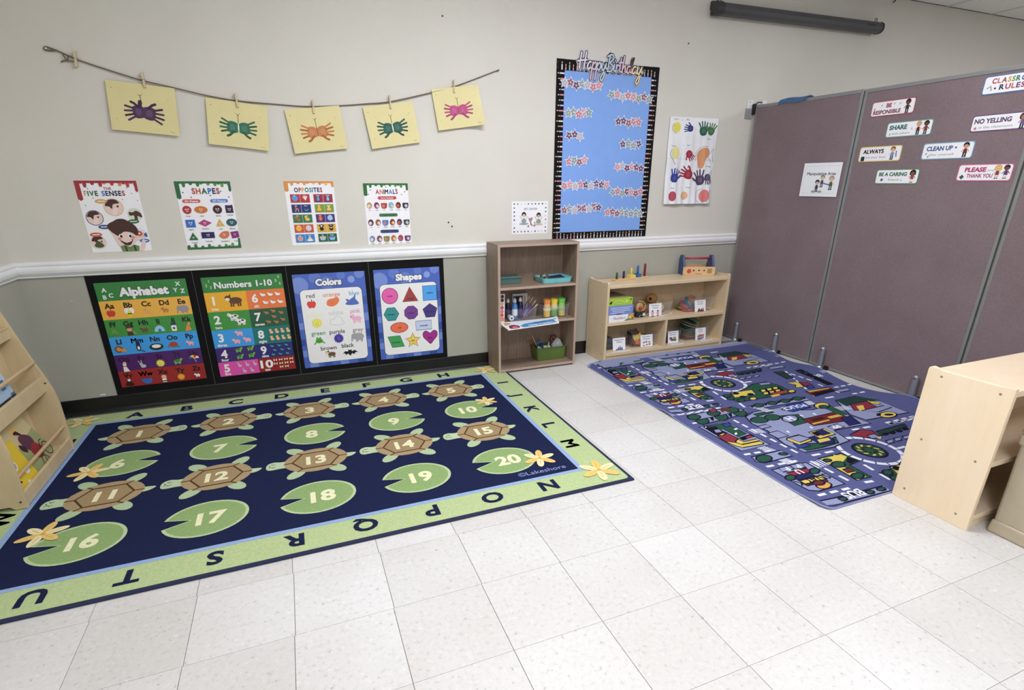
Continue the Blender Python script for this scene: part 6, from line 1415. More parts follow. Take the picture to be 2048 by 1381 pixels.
x, y = p(3, 2); cv.ell(x, y, 5, 3.6, 'a0442c', 14); cv.line([(x - 4, y - 1), (x - 6.5, y + 3)], 1.4, 'a0442c'); cv.line([(x + 3, y + 2), (x + 6, y + 3.5)], 1.4, 'a0442c')
x, y = p(4, 2); quad(cv, x, y, 5, 'e0a0b0', 'd08aa0')
x, y = p(0, 3); cv.poly([(x - 2, y - 5), (x + 2, y - 5), (x + 1, y), (x + 4, y + 7), (x - 3, y + 7)], 'e8dcd8'); cv.circ(x, y - 5, 1.8, 'd9a88a', 8); cv.rect(x - 2.4, y - 1, x + 2, y, 'a02c30')
x, y = p(1, 3); bunny(cv, x, y, 5.4, 'b8b4ba')
sun(cv, *p(2, 3), 5.6)
turtle2(cv, *p(3, 3), 6.4)
x, y = p(4, 3); y -= 2
for i, c in enumerate(('3a62b0', 'e8c83a', 'c0342c', 'e0dccb')):
    a0, a1 = pi + pi * i / 4, pi + pi * (i + 1) / 4
    cv.poly([(x, y)] + [(x + 6 * cos(a0 + (a1 - a0) * j / 3), y + 5 * sin(a0 + (a1 - a0) * j / 3)) for j in range(4)], c)
cv.line([(x, y), (x + 2, y + 5)], .6, 'c8c0c8')
x, y = p(0, 4); cv.blob([(x - 5, y + 3), (x - 1, y - 2), (x + 5, y + 3), (x, y + 5)], '30201c'); cv.circ(x, y - 3, 1.8, 'e8dcd8', 8)
x, y = p(1, 4); cv.blob([(x - 6, y - 2), (x + 1, y - 3), (x + 6, y - 1), (x + 4, y + 4), (x - 3, y + 4)], '3d62a8'); cv.poly([(x + 5, y - 1), (x + 7, y - 5), (x + 3, y - 2)], '3d62a8')
x, y = p(2, 4); cv.circ(x, y - 2.5, 3, 'e0b090', 12); cv.rect(x - 2.6, y, x + 2.6, y + 5, 'e8e8ea'); cv.rect(x - 4, y + 2.6, x + 4, y + 4, '2a2a30')
x, y = p(3, 4); cv.circ(x, y, 4.4, 'd08a2a', 18); cv.circ(x, y, 3, 'e0a83a', 14)
x, y = p(4, 4); quad(cv, x, y, 3.8, 'e4e0e4', '2a2a30')
cv.c = [tuple(min(.92, v * 1.22) for v in c_[:3]) + (1,) for c_ in cv.c]
cv.build('artwork', o, M['gloss'], x0=-w / 2, y0=h, off=.001)

# ---- Numbers 1-10
o, cv, w, h, H = lam_poster('numbers_poster', 'laminated Numbers 1-10 poster with ten coloured boxes of counted animals', .225, .678, .142, .775, '2d6e38')
cv.rect(0, 0, 100, 20.5, '357a3e')
cv.text('Numbers 1-10', 50, 11, 9, '1d3a24', 73, .055); cv.text('Numbers 1-10', 50, 11, 8.6, 'f6f8f4', 72, .03)
for ch, x, y in (('1', 9, 5), ('2', 5, 10.5), ('3', 10, 13.5), ('4', 95, 4), ('5', 91, 9), ('6', 96, 13)):
    cv.text(ch, x, y, 4, 'a8cf9a', None, .02)
rowy = [20.5, 47, 73, 98, 119, H]
lc = ['dfa52f', '3c8a3e', '3d93d8', '3d2768', 'd04fa0']
rc = ['dc7440', '24543c', '1f6f6a', '2c2c70', '8a2428']
nm = ['one', 'two', 'three', 'four', 'five', 'six', 'seven', 'eight', 'nine', 'ten']
for r in range(5):
    cv.rect(0, rowy[r], 51, rowy[r + 1], lc[r]); cv.rect(51, rowy[r], 100, rowy[r + 1], rc[r])
for r in range(5):
    y = rowy[r]
    hh = rowy[r + 1] - y
    cv.text(str(r + 1), 10, y + hh * .42, 11.5, 'fafafa', None, .035); cv.text(nm[r], 10, y + hh * .84, 4, 'f2f2ee', None, .03)
    cv.text(str(r + 6), 61 if r < 4 else 62, y + hh * .42, 11.5, 'fafafa', None if r < 4 else 17, .035); cv.text(nm[r + 5], 62, y + hh * .84, 4, 'f2f2ee', None, .03)
quad(cv, 36, 33, 11, '5a3b26', '2f1f16'); cv.ell(27, 31, 3, 2.4, 'e0cfa8', 10)
for x, y in ((31, 55), (39, 62)):
    quad(cv, x, y, 7.5, 'eee9e4'); cv.ell(x + 2, y - 1, 2, 1.4, '6a3a30', 8); cv.ell(x - 2, y + .5, 1.4, 1, '6a3a30', 8); cv.ell(x - 7, y - 2, 1.4, 1, 'e0a8a0', 8)
for x, y in ((34, 79), (29, 90), (43, 89)):
    quad(cv, x, y, 5.5, 'e2a2b4', 'd08aa0')
for x, y in ((29, 103), (44, 102), (29, 113), (44, 112)):
    turtle2(cv, x, y, 5.6)
for x, y in ((27, 125), (37, 125), (47, 125), (32, 134), (42, 134)):
    bunny(cv, x, y, 4.2, 'c9a6be')
for i in range(6):
    bird(cv, 72 + (i % 3) * 9.5 + (i // 3) * 2, 28 + (i // 3) * 11, 4.4, 'f4f2ee')
for x, y in ((73, 53), (82, 51), (92, 54), (82, 59), (74, 66), (84, 67), (93, 64)):
    quad(cv, x, y, 3.4, 'a8744a')
for i in range(8):
    x, y = 74 + (i % 4) * 7.5, 80 + (i // 4) * 10
    cv.circ(x, y - 1.6, 1.9, 'dcae86', 8); cv.ell(x + 1, y + 1.6, 2.6, 2, 'dcae86', 10)
for i in range(9):
    bird(cv, 73 + (i % 3) * 9.5 + (i // 3 % 2) * 3, 102 + (i // 3) * 6.4, 2.8, '4a9a7a')
for i in range(10):
    x, y = (74 + (i % 4) * 7.2, 123 + (i // 4) * 5.5) if i < 8 else (81 + (i - 8) * 7.2, 134)
    cv.poly([(x, y), (x - 2.4, y - 2), (x - 2.2, y + 2)], 'ecd9b0'); cv.poly([(x, y), (x + 2.4, y - 2), (x + 2.2, y + 2)], 'ecd9b0')
cv.c = [tuple(min(.92, v * 1.22) for v in c_[:3]) + (1,) for c_ in cv.c]
cv.build('artwork', o, M['gloss'], x0=-w / 2, y0=h, off=.001)


def bubbles(cv, H):
    cv.rect(0, 0, 100, H, '4560b2')
    for x, y, r, c in ((8, 16, 12, '6f87c8'), (30, 6, 8, '5a74bf'), (46, 14, 9, '5f79c2'), (80, 11, 5, '7f95d0'), (92, 3, 7, '6780c6'), (66, 4, 6, '5a74bf')):
        cv.poly([(min(100, max(0, x + r * cos(2 * pi * i / 20))), min(H, max(0, y + r * sin(2 * pi * i / 20)))) for i in range(20)], c)
    for y, k in ((45, '35509f'), (70, '6a84c6'), (95, '2f478f'), (112, '6a84c6')):
        cv.rect(0, y, 6, y + 10, k); cv.rect(94, y - 8, 100, y + 4, k)
    for x, k in ((8, '6a84c6'), (28, '35509f'), (52, '7088c8'), (78, '2f478f')):
        cv.rect(x, H - 7, x + 12, H, k)


# ---- Colors
o, cv, w, h, H = lam_poster('colors_poster', 'blue-bordered laminated Colors poster with colour words above small pictures', .7355, 1.1865, .135, .7625, '4560b2')
bubbles(cv, H)
cv.text('Colors', 48, 12.5, 10, '16203f', 38, .10); cv.text('Colors', 48, 12.5, 9.4, 'ffffff', 36, .055)
cv.rrect(6.5, 22, 94, H - 5.5, 7, '22345f'); cv.rrect(7.2, 22.6, 93.3, H - 6.2, 6.5, 'f6f8fc')
for s_, x, y, k in (('red', 21, 31, '6a4a4c'), ('orange', 50, 31, 'cf8a74'), ('blue', 82, 31, '6f9fd0'), ('yellow', 23, 59, 'efe9b8'), ('pink', 81, 58, 'd98ab8'),
                    ('green', 25, 87, '4a8a5a'), ('purple', 52, 87, '4a3a5a'), ('grey', 82, 87, '77777a'), ('brown', 37, 111, '4a3a34'), ('black', 65, 110, '1e1e20')):
    cv.text(s_, x, y, 6.4, k, None, .015)
cv.text('white', 53, 58.5, 6.4, 'a8a8b0', None, .025); cv.text('white', 53, 58.5, 6.2, 'fbfbfd', None, .0)
apple(cv, 21, 44, 6.5); cv.blob([(42, 46), (44, 39), (52, 37), (58, 36), (60, 41), (55, 47), (48, 49)], 'e0774a'); cv.circ(49, 44, .7, '7a3a20', 6)
cv.blob([(68, 47), (74, 42), (80, 38), (86, 44), (87, 48), (76, 49)], '4a68b0'); cv.poly([(79, 39), (84, 32), (83, 40)], '4a68b0'); cv.poly([(71, 44), (69, 39), (75, 41)], '4a68b0')
sun(cv, 25, 72, 8)
cl = smooth_pts([(44, 75), (45, 69), (50, 68), (53, 64), (59, 66), (61, 71), (64, 75), (58, 77), (50, 77)])
cv.poly(cl, 'ffffff'); cv.line(cl, .6, 'b8bcc8', 0, True)
quad(cv, 82, 70, 9, 'ecaac8', 'd88ab0')
frog(cv, 25, 99, 6.6); cv.star(53, 98, 7.5, '463a96', 14, .8); cv.circ(53, 98, 2.2, '5d50b0', 10)
cv.ell(82, 98, 8, 6, '9b9ba0', 16); cv.circ(76, 97, 4.6, '9b9ba0', 12); cv.line([(72.5, 98), (72, 104)], 2.2, '9b9ba0'); cv.rect(78, 101, 81, 106, '9b9ba0'); cv.rect(85, 101, 88, 106, '9b9ba0')
quad(cv, 40, 121, 7.5, '6a5238', '3a2a1c'); cv.ell(34, 119, 2.2, 1.8, 'e0d0a8', 8)
cv.poly([(56, 123), (60, 119), (64, 120), (65, 117), (67, 118), (69, 117), (70, 120), (74, 118.5), (79, 122), (75, 122), (73, 125), (70, 123), (67, 127), (64, 123), (61, 125), (59, 122)], '1a1a1e')
cv.c = [tuple(min(.92, v * 1.22) for v in c_[:3]) + (1,) for c_ in cv.c]
cv.build('artwork', o, M['gloss'], x0=-w / 2, y0=h, off=.001)

# ---- Shapes (lower)
o, cv, w, h, H = lam_poster('shapes_poster', 'blue-bordered laminated Shapes poster with eleven plain named shapes', 1.2435, 1.6965, .134, .7635, '4560b2')
bubbles(cv, H)
cv.text('Shapes', 52, 12.5, 10, '16203f', 42, .10); cv.text('Shapes', 52, 12.5, 9.4, 'ffffff', 40, .055)
cv.rrect(6.5, 22, 95, H - 5.5, 7, '22345f'); cv.rrect(7.2, 22.6, 94.3, H - 6.2, 6.5, 'f6f8fc')


def shp(pts, k, s_, x, y, lw=.8):
    cv.poly(pts, k); cv.line(pts, lw, '3a2a44', 0, True); cv.text(s_, x, y, 2.6, '33202e', None, .03)


C_ = lambda x, y, rx, ry: [(x + rx * cos(2 * pi * i / 28), y + ry * sin(2 * pi * i / 28)) for i in range(28)]
N_ = lambda x, y, r, n, a=-pi / 2: [(x + r * cos(a + 2 * pi * i / n), y + r * sin(a + 2 * pi * i / n)) for i in range(n)]
shp(C_(21.5, 40, 12, 12), 'd85aa4', 'circle', 21.5, 40)
shp([(52, 28), (64, 50.5), (40, 50.5)], '9a3a3a', 'triangle', 52, 46)
shp([(72, 28), (94, 28), (94, 51), (72, 51)], '4a9ae0', 'square', 83, 39)
shp(N_(21.5, 68, 11.5, 6, 0), '2f8a8c', 'hexagon', 21.5, 68)
shp(N_(52, 68, 11, 8, pi / 8), '6f3a88', 'octagon', 52, 68)
shp(N_(82, 68, 12, 5), '40317a', 'pentagon', 82, 68)
shp(C_(32, 90, 13.5, 8), 'e2694a', 'oval', 32, 90)
shp([(58, 82.5), (83, 82.5), (83, 97), (58, 97)], 'b9c6ee', 'rectangle', 70.5, 90)
shp([(13, 103), (32, 103), (38, 121), (19, 121)], '3f9a56', 'rhombus', 25.5, 113)
st_ = [(52 + (12.5 if i % 2 == 0 else 5.4) * sin(pi * i / 5), 112.5 - (12.5 if i % 2 == 0 else 5.4) * cos(pi * i / 5)) for i in range(10)]
shp(st_, 'eac45a', 'star', 52, 112.5)
ht = smooth_pts([(80, 103.5), (86, 99.5), (91, 102), (91, 109), (85, 116), (80, 121), (75, 116), (69, 109), (69, 102), (74, 99.5)])
shp(ht, '9a2a84', 'heart', 80, 111)
cv.c = [tuple(min(.92, v * 1.22) for v in c_[:3]) + (1,) for c_ in cv.c]
cv.build('artwork', o, M['gloss'], x0=-w / 2, y0=h, off=.001)

# ================================================================== art-centre sign
o = paper('art_center_sign', 'white Art Center sign with coloured dots around its edge above the tall bookshelf', 'sign', .283, .224, (2.386, -.0006, .961), 'f2f3f8')
cv = Canvas(.283 / 100, 2.5e-5)
dc = ['5a5f80', '9a8390', 'd9d8d4', 'd6d6d2', '6f7a94', '6a7f8a', '56587f', '5f6f94', '4a3f66', 'd4d4cc']
for i in range(10):
    cv.circ(6.5 + i * 9.7, 6, 2.1, dc[i], 10); cv.circ(6.5 + i * 9.7, 73, 2.1, dc[(i * 3 + 8) % 10], 10)
for i in range(1, 7):
    cv.circ(6.5, 6 + i * 9.57, 2.1, dc[(i + 4) % 10], 10); cv.circ(93.8, 6 + i * 9.57, 2.1, dc[(i * 2 + 3) % 10], 10)
cv.text('ART CENTER', 51, 18, 5, '55565e', 37, .0)
for x, y, sk in ((33, 32, 'd9c4b8'), (74, 34, 'c8b4aa')):
    cv.blob([(x - 6, y + 3), (x - 5, y - 4), (x, y - 7), (x + 5, y - 4), (x + 6, y + 3), (x, y)], '1e1c20'); cv.ell(x, y + 2, 4.4, 4, sk, 14)
    cv.blob([(x - 7, y + 15), (x, y + 8), (x + 7, y + 15), (x + 4, y + 19), (x - 4, y + 19)], '93a596')
    cv.line([(x - 5, y + 11), (x - 11, y + 3)], 1.6, sk); cv.line([(x + 5, y + 11), (x + 11, y + 3)], 1.6, sk)
    cv.ell(x, y + 22, 13, 2.4, '9aa4b4' if x < 50 else 'd9bcae', 14)
cv.blob([(46, 39), (49, 41), (53, 40), (57, 38), (56, 45), (51, 49), (47, 45)], 'a88a90'); cv.line([(52, 50), (53, 56), (56, 58)], 3.4, '8f7486')
cv.blob([(43, 59), (48, 58), (46, 63), (44, 62)], '8a8290'); cv.blob([(60, 57), (65, 58), (63, 62), (60, 60)], '8a8488'); cv.circ(63, 52, 2, '8a8a86', 8)
cv.build('artwork', o, M['print'], x0=-.283 / 2, y0=.224, off=.001)

# ================================================================== birthday board
BX0, BX1, BZ0, BZ1 = 2.567, 3.392, .912, 2.085
bd = thing('birthday_board', 'tall blue Happy Birthday board with a black candle border and strips of paper stars', 'board', ((BX0 + BX1) / 2, -.001, BZ0))


def bsheet(name, x0, x1, z0, z1, y, mat, par, th=.0008):
    b = sheet_bm(x1 - x0, z1 - z0, th)
    bmesh.ops.translate(b, verts=b.verts[:], vec=((x0 + x1) / 2, y, z0))
    return obj(name, b, mat, par)


bsheet('backing', BX0 + .02, BX1 - .02, BZ0 + .02, BZ1 - .02, -.001, plastic('80a8ea', .6, .02), bd)
cand = ['f2eef0', 'd98a9a', 'b9bfe4', 'a9c4c8', 'e0a4a0', 'efe6da']


def candles(strip, n, length, horiz, s):
    cv = Canvas(1, 1e-5, False)
    return cv


strips = {'left': (BX0, BX0 + .062, BZ0, BZ1), 'right': (BX1 - .062, BX1, BZ0, BZ1), 'top': (BX0 + .01, BX1 - .01, BZ1 - .066, BZ1 - .001), 'bottom': (BX0 + .01, BX1 - .01, BZ0 + .001, BZ0 + .05)}
rr = random.Random(5)
for nm_, (x0, x1, z0, z1) in strips.items():
    yy = -.0022 if nm_ in ('left', 'right') else -.0032
    st = bsheet('border_strip', x0, x1, z0, z1, yy, M['blackpaper'], bd)
    cv = Canvas(1, 2e-6, False)
    if nm_ in ('left', 'right'):
        n = 36
        for i in range(n):
            z = z0 + .02 + (z1 - z0 - .04) * i / (n - 1)
            L = rr.choice((.022, .030, .036))
            c = cand[rr.randrange(6)]
            wd_ = .0085
            if nm_ == 'left':
                cv.rect(x1 - L, z - wd_ / 2, x1 - .001, z + wd_ / 2, c); cv.ell(x1 - L - .011, z, .007, .0034, 'e8c8a8', 10)
            else:
                cv.rect(x0 + .001, z - wd_ / 2, x0 + L, z + wd_ / 2, c); cv.ell(x0 + L + .011, z, .007, .0034, 'e8c8a8', 10)
    else:
        n = 27
        for i in range(n):
            x = x0 + .03 + (x1 - x0 - .06) * i / (n - 1)
            L = rr.choice((.020, .028, .034)) * (1 if nm_ == 'top' else .85)
            c = cand[rr.randrange(6)]
            cv.rect(x - .0042, z0 + .002, x + .0042, z0 + L, c); cv.ell(x, z0 + L + .010, .0034, .007, 'e8c8a8', 10)
    b = cv.bm('wall', off=-yy + .0011)
    tag(obj('candle_print', b, M['print'], st, keep=True), kind='stuff')

# stars: one per letter of each month
months = [(2.603, 1.945, 2.924, 1.935, 7), (2.977, 1.891, 3.349, 1.880, 8), (2.639, 1.762, 2.855, 1.768, 5), (3.046, 1.724, 3.274, 1.722, 5), (2.651, 1.621, 2.794, 1.623, 3),
          (3.097, 1.575, 3.289, 1.575, 4), (2.658, 1.451, 2.837, 1.459, 4), (3.064, 1.42, 3.326, 1.417, 6), (2.627, 1.289, 3.034, 1.299, 9), (3.038, 1.245, 3.338, 1.238, 7),
          (2.633, 1.121, 2.977, 1.137, 8), (3.002, 1.099, 3.353, 1.087, 8)]
scol = ['cf7f86', '93a59c', '6f4a6c', 'dd959c', '8aa29e', '995f6d', 'bcb8c6']
star_me = {}


def star_mesh(k):
    if k not in star_me:
        cv = Canvas(1, 1e-4, False)
        pts = [((.040 if i % 2 == 0 else .0195) * sin(pi * i / 5), (.040 if i % 2 == 0 else .0195) * cos(pi * i / 5)) for i in range(10)]
        cv.poly(pts, 'eceef6')
        cv.poly([(x * .78, y * .78) for x, y in pts], scol[k])
        cv.poly([(x * .22, y * .22) for x, y in pts], 'd9d6e0')
        b = cv.bm('wall', off=.0006)
        lay = b.loops.layers.float_color['Col']
        # give the cut-out a rim so that it has a thickness
        n = 10
        base = [b.verts.new((x, 0, z)) for x, z in pts]
        b.verts.ensure_lookup_table()
        for i in range(n):
            f = b.faces.new((b.verts[i], b.verts[(i + 1) % n], base[(i + 1) % n], base[i]))
            for lp in f.loops:
                lp[lay] = lin('eceef6')
        me = bpy.data.meshes.new('star')
        b.to_mesh(me)
        b.free()
        me.materials.append(M['print'])
        star_me[k] = me
    return star_me[k]


org = bd.location
for x0, z0, x1, z1, n in months:
    x0 += .028
    x1 -= .028
    for i in range(n):
        t_ = i / (n - 1)
        s_ = bpy.data.objects.new('star', star_mesh(rr.randrange(7)))
        s_.parent = bd
        wob = .008 * sin(i * 2.3)
        s_.location = (x0 + (x1 - x0) * t_ - org[0], -.0034 - .0004 * (i % 3) - org[1], z0 + (z1 - z0) * t_ + wob - org[2])
        s_.rotation_euler = (0, rr.choice((0, 0, pi / 5)) + rr.uniform(-.12, .12), 0)
        COL.objects.link(s_)

# script title cut-out
GL = {'H': [[(0, 2.1), (-.08, 1), (-.12, 0)], [(.8, 2.2), (.72, 1.1), (.66, 0)], [(-.5, .95), (.3, 1.1), (1.0, 1.2)]],
      'a': [[(.72, .9), (.4, 1.02), (.08, .5), (.3, .02), (.62, .4), (.76, .95), (.74, .2), (1.0, .2)]],
      'p': [[(0, 1.0), (-.06, 0), (-.14, -1.25)], [(0, .6), (.38, 1.05), (.62, .6), (.4, .05), (.02, .25)]],
      'y': [[(0, 1), (.1, .25), (.4, .12), (.72, .95)], [(.74, 1.0), (.62, -.5), (.3, -1.3), (.05, -.95), (.5, -.1), (.95, .4)]],
      'B': [[(.12, 2.2), (.05, 1.1), (0, 0)], [(-.25, 1.95), (.45, 2.25), (.8, 1.75), (.25, 1.15), (.85, .75), (.6, .08), (-.1, .02)]],
      'i': [[(0, 1), (.02, .2), (.34, .2)], [(.08, 1.5), (.1, 1.56)]],
      'r': [[(0, 1), (.02, 0)], [(.02, .55), (.25, 1.0), (.5, .9)]],
      't': [[(.16, 1.9), (.1, .3), (.42, .15)], [(-.15, 1.3), (.55, 1.4)]],
      'h': [[(.12, 2.2), (.02, 1), (0, 0)], [(.02, .5), (.35, 1.0), (.52, .6), (.55, .15), (.8, .2)]],
      'd': [[(.66, .8), (.35, 1.02), (.06, .5), (.3, .02), (.64, .5), (.9, 2.2), (.74, .3), (1.0, .2)]]}
adv = {'H': 1.15, 'a': .95, 'p': .78, 'y': 1.0, 'B': 1.05, 'i': .38, 'r': .55, 't': .55, 'h': .78, 'd': .98, ' ': .15}
strokes = []
cx = 0
for ch in 'Happy Birthday':
    for s_ in GL.get(ch, []):
        strokes.append([(cx + x + y * .10, y) for x, y in s_])
    cx += adv[ch]
k = .50 / cx
cv = Canvas(1, 8e-5, False)
tl = lambda s_: [(2.742 + x * k, 2.036 - x * k * .02 + y * k * 1.02) for x, y in s_]
pal = ['e6dfe6', 'd9c0cf', 'c3d3dc', 'b9cfd6', 'cfc0dc', 'e6c2c6', 'ecdcae']
for wid, col in ((.029, 'd3d4da'), (.022, '3f3a62'), (.0105, None)):
    cv.hold = False
    for i, s_ in enumerate(strokes):
        c = col or pal[int(i * len(pal) / len(strokes))]
        cv.line(tl(s_), wid, c, 3)
        cv.hold = col is not None
b = cv.bm('wall', off=.0062)
obj('script_title', b, M['print'], bd, keep=True)
b = bmesh.new()
# chipboard body behind the printed script
for s_ in strokes:
    p_ = smooth_pts(tl(s_), False, 3)
    tube(b, [(x, -.0042, z) for x, z in p_], .0018, 6)
obj('title_backing', b, plastic('cfd0d6', .5), bd)

# ================================================================== colour-mixing hand print sheet
AX0, AX1, AZ0, AZ1 = 3.524, 3.980, 1.152, 1.775
aw, ah = AX1 - AX0, AZ1 - AZ0


def awarp(x, z):
    t_ = z / ah
    return .004 + .022 * (1 - t_) ** 2 + .004 * sin(x * 40 + z * 7) * (.4 + (1 - t_)) + .004 * sin(x * 95 + 2) * (1 - t_) + (.012 * max(0, .5 - abs(t_ - .5) * 3) if x < -.1 else 0)


o = paper('color_mixing_art', 'white curling sheet of hand-painted color mixing sums with hand prints', 'artwork', aw, ah, ((AX0 + AX1) / 2, -.0006, AZ0), 'eceef2', warp=awarp, nx=30, nz=30)
cv = Canvas(aw / 100, 2e-5)


def hand(cv, x, y, s, a, c, mir=1, spread=1.0, dark=None):
    """painted hand print: palm and five separate finger strokes; a = finger direction"""
    def q(u, v):
        u *= mir
        return (x + s * (u * cos(a) - v * sin(a)), y + s * (u * sin(a) + v * cos(a)))
    cv.blob([q(-.46, -.32), (q(0, -.46)), q(.46, -.34), q(.50, .12), q(.30, .52), q(-.24, .56), q(-.50, .22)], c)
    for i, (b_, t_, L) in enumerate(((-.36, -.5, .56), (-.13, -.17, .68), (.13, .17, .64), (.36, .5, .50))):
        p0, p1 = q(b_, -.38), q(b_ + (t_ - b_) * 1.6 * spread, -.38 - L)
        cv.line([p0, p1], .165 * s, dark if dark and i % 2 else c)
    cv.blob([q(-.26, -.12), q(.0, -.22), q(.26, -.10), q(.22, .18), q(-.14, .26)], ''.join('%02x' % min(255, int(int(c[k:k + 2], 16) * .84 + 34)) for k in (0, 2, 4)))
    cv.line([q(.36, .15), q(.72, -.15), q(.85, -.35)], .20 * s, dark or c)


cv.line([(0, 72), (100, 74)], .7, 'c9cbd2')
ink = '55586a'
for s_, x, y in (('Yellow', 12, 4), ('+', 25, 5), ('Blue', 36, 4), ('Yellow', 12, 50), ('+', 32, 49), ('Red', 42, 48), ('+', 23, 88), ('Red', 46, 88), ('Red', 15, 125), ('+', 34, 124), ('White', 48, 124), ('Green', 84, 36), ('Orange', 88, 85), ('=', 54, 20), ('=', 55, 62), ('=', 66, 111)):
    cv.text(s_, x, y, 2.6, ink, None, .0)
cv.ell(15, 18, 8, 9, 'e6dc62', 18); cv.line([(8, 12), (5, 20), (10, 27), (16, 28)], .7, '8a8a5a', 3)
hand(cv, 42, 19, 11, -pi / 2, '2a2f78', 1, .8)
hand(cv, 70, 22, 15, -.1, '2f5f4a', 1, 1); hand(cv, 87, 22, 13, .3, '47774a', -1, 1)
cv.ell(16, 62, 8, 11, 'e9e59a', 18); cv.line([(8, 56), (5, 66), (12, 75), (16, 83)], .7, '6a6a6a', 3)
hand(cv, 45, 64, 12, 2.4, 'a52a44', 1, .8)
cv.blob([(62, 62), (74, 52), (86, 54), (88, 64), (80, 74), (76, 88), (68, 88), (64, 76)], 'dd9c72'); cv.line([(60, 76), (60, 60), (72, 50), (84, 50)], .6, '8a8a90', 3)
hand(cv, 18, 106, 15, .1, '333f98', 1, .9); hand(cv, 46, 100, 16, -1.2, 'a02c40', 1, 1)
hand(cv, 72, 110, 17, -.2, '564463', -1, 1); hand(cv, 88, 106, 12, 2.8, '564463', 1, .7)
cv.ell(16, 140, 7, 9, 'b84a5e', 18); cv.ell(41, 139, 7, 7.5, 'e6b48c', 18)
cv.ell(84, 140, 10.5, 12, 'e0807e', 20)
cv.line([(75, 152), (68, 148), (65, 138), (70, 130), (80, 127)], .6, '8a8a90', 3)
for y in (52, 92, 128):
    cv.line([(92, y + 26), (86, y + 14), (91, y + 8), (97, y), (96, y + 14), (98, y + 26)], .7, '8f9098', 2)
cv.v = [(x, y * .885, z) for x, y, z in cv.v]
b = cv.bm('wall', x0=-aw / 2, y0=ah, off=.0012, warp=awarp, cut=.0152)
obj('hand_painting', b, M['print'], o, local=True, keep=True)

# ================================================================== yarn line with handprint papers
yp = [(-.205, 1.928), (-.172, 1.914), (-.113, 1.888), (-.031, 1.862), (.069, 1.833), (.152, 1.811), (.305, 1.782), (.441, 1.756), (.584, 1.738), (.775, 1.730),
      (.952, 1.726), (1.133, 1.738), (1.292, 1.755), (1.441, 1.774), (1.699, 1.836), (1.868, 1.884), (2.143, 1.986)]
yn = thing('yarn_line', 'brown jute yarn strung along the wall above the posters', 'yarn', (.95, -.008, 1.72))
yb = bmesh.new()
tube(yb, [(x, -.008 - .003 * sin(x * 5), z) for x, z in smooth_pts(yp, False, 5)], .0033, 6)
obj('strand', yb, M['yarn'], yn)
yb = bmesh.new()
tube(yb, smooth_pts([(-.205, -.008, 1.928), (-.235, -.007, 1.936), (-.242, -.007, 1.924), (-.222, -.008, 1.920), (-.190, -.008, 1.924)], False, 4), .0036, 6)
tube(yb, smooth_pts([(-.172, -.009, 1.914), (-.166, -.012, 1.894), (-.158, -.010, 1.882), (-.150, -.008, 1.905)], False, 4), .003, 6)
tube(yb, smooth_pts([(-.186, -.009, 1.874), (-.165, -.012, 1.881), (-.135, -.010, 1.879), (-.118, -.009, 1.880)], False, 4), .003, 6)
obj('knot_loop', yb, M['yarn'], yn)
yb = bmesh.new()
tube(yb, [(2.143, -.008, 1.986), (2.155, -.006, 1.992)], .0026, 5)
tube(yb, [(2.135, -.008, 1.981), (2.153, -.005, 1.984)], .0024, 5)
obj('frayed_end', yb, M['yarn'], yn)
o = tag(obj('push_pin', lathe(bmesh.new(), [(0, 0), (.006, .001), (.006, .008), (.003, .010), (0, .010)], (-.236, -.004, 1.925), 10), plastic('d8d8da', .25), None), 'clear push pin at the left end of the yarn', 'push pin')


def clothespin():
    t_ = thing('clothespin', 'wooden clothespin alone on the yarn beside its left knot', 'clothespin', (0, 0, 0), 0, 'clothespins on the yarn')
    for s_ in (-1, 1):
        b = bmesh.new()
        pr = [(s_ * .0015, -.036), (s_ * .0085, -.034), (s_ * .0085, .006), (s_ * .0125, .036), (s_ * .006, .037), (s_ * .0015, .004)]
        prism(b, pr, 'x', -.0048, .0048)
        obj('prong', b, M['pegwood'], t_, local=True)
    b = bmesh.new()
    tube(b, [(-.006, -.009, .002), (.006, -.009, .002), (.006, .009, .004), (-.006, .009, .004)], .0013, 5)
    obj('spring', b, plastic('9a9690', .4, .05, .6), t_, local=True)
    return t_


pin0 = clothespin()
pin0.location = (-.121, -.0145, 1.890)
pin0.rotation_euler = (0, .10, 0)
for x, z, lb in ((.155, 1.813, 'clothespin holding the purple handprint paper'), (.584, 1.739, 'clothespin holding the left, lighter green handprint paper'), (.987, 1.725, 'clothespin holding the orange handprint paper'),
                 (1.437, 1.770, 'clothespin holding the dark green handprint paper beside the orange one'), (1.846, 1.878, 'clothespin holding the pink handprint paper')):
    d_ = dup(pin0, (x, -.0145, z), 0, lb)
    d_.rotation_euler = (0, random.uniform(-.06, .06), 0)
HP = [((-.008, 1.804), (.299, 1.780), (.269, 1.546), (-.034, 1.575), 'purple', '4e3358', '3a2544'), ((.432, 1.747), (.743, 1.716), (.715, 1.482), (.407, 1.514), 'green', '2f6f56', '24583f'),
      ((.823, 1.699), (1.129, 1.734), (1.160, 1.509), (.853, 1.466), 'orange', 'c9804c', 'a5622f'), ((1.274, 1.734), (1.579, 1.780), (1.609, 1.548), (1.306, 1.506), 'dark green', '1f5a4c', '17463c'),
      ((1.703, 1.853), (1.987, 1.894), (2.032, 1.663), (1.739, 1.623), 'pink', 'bf4a84', '9c3a68')]
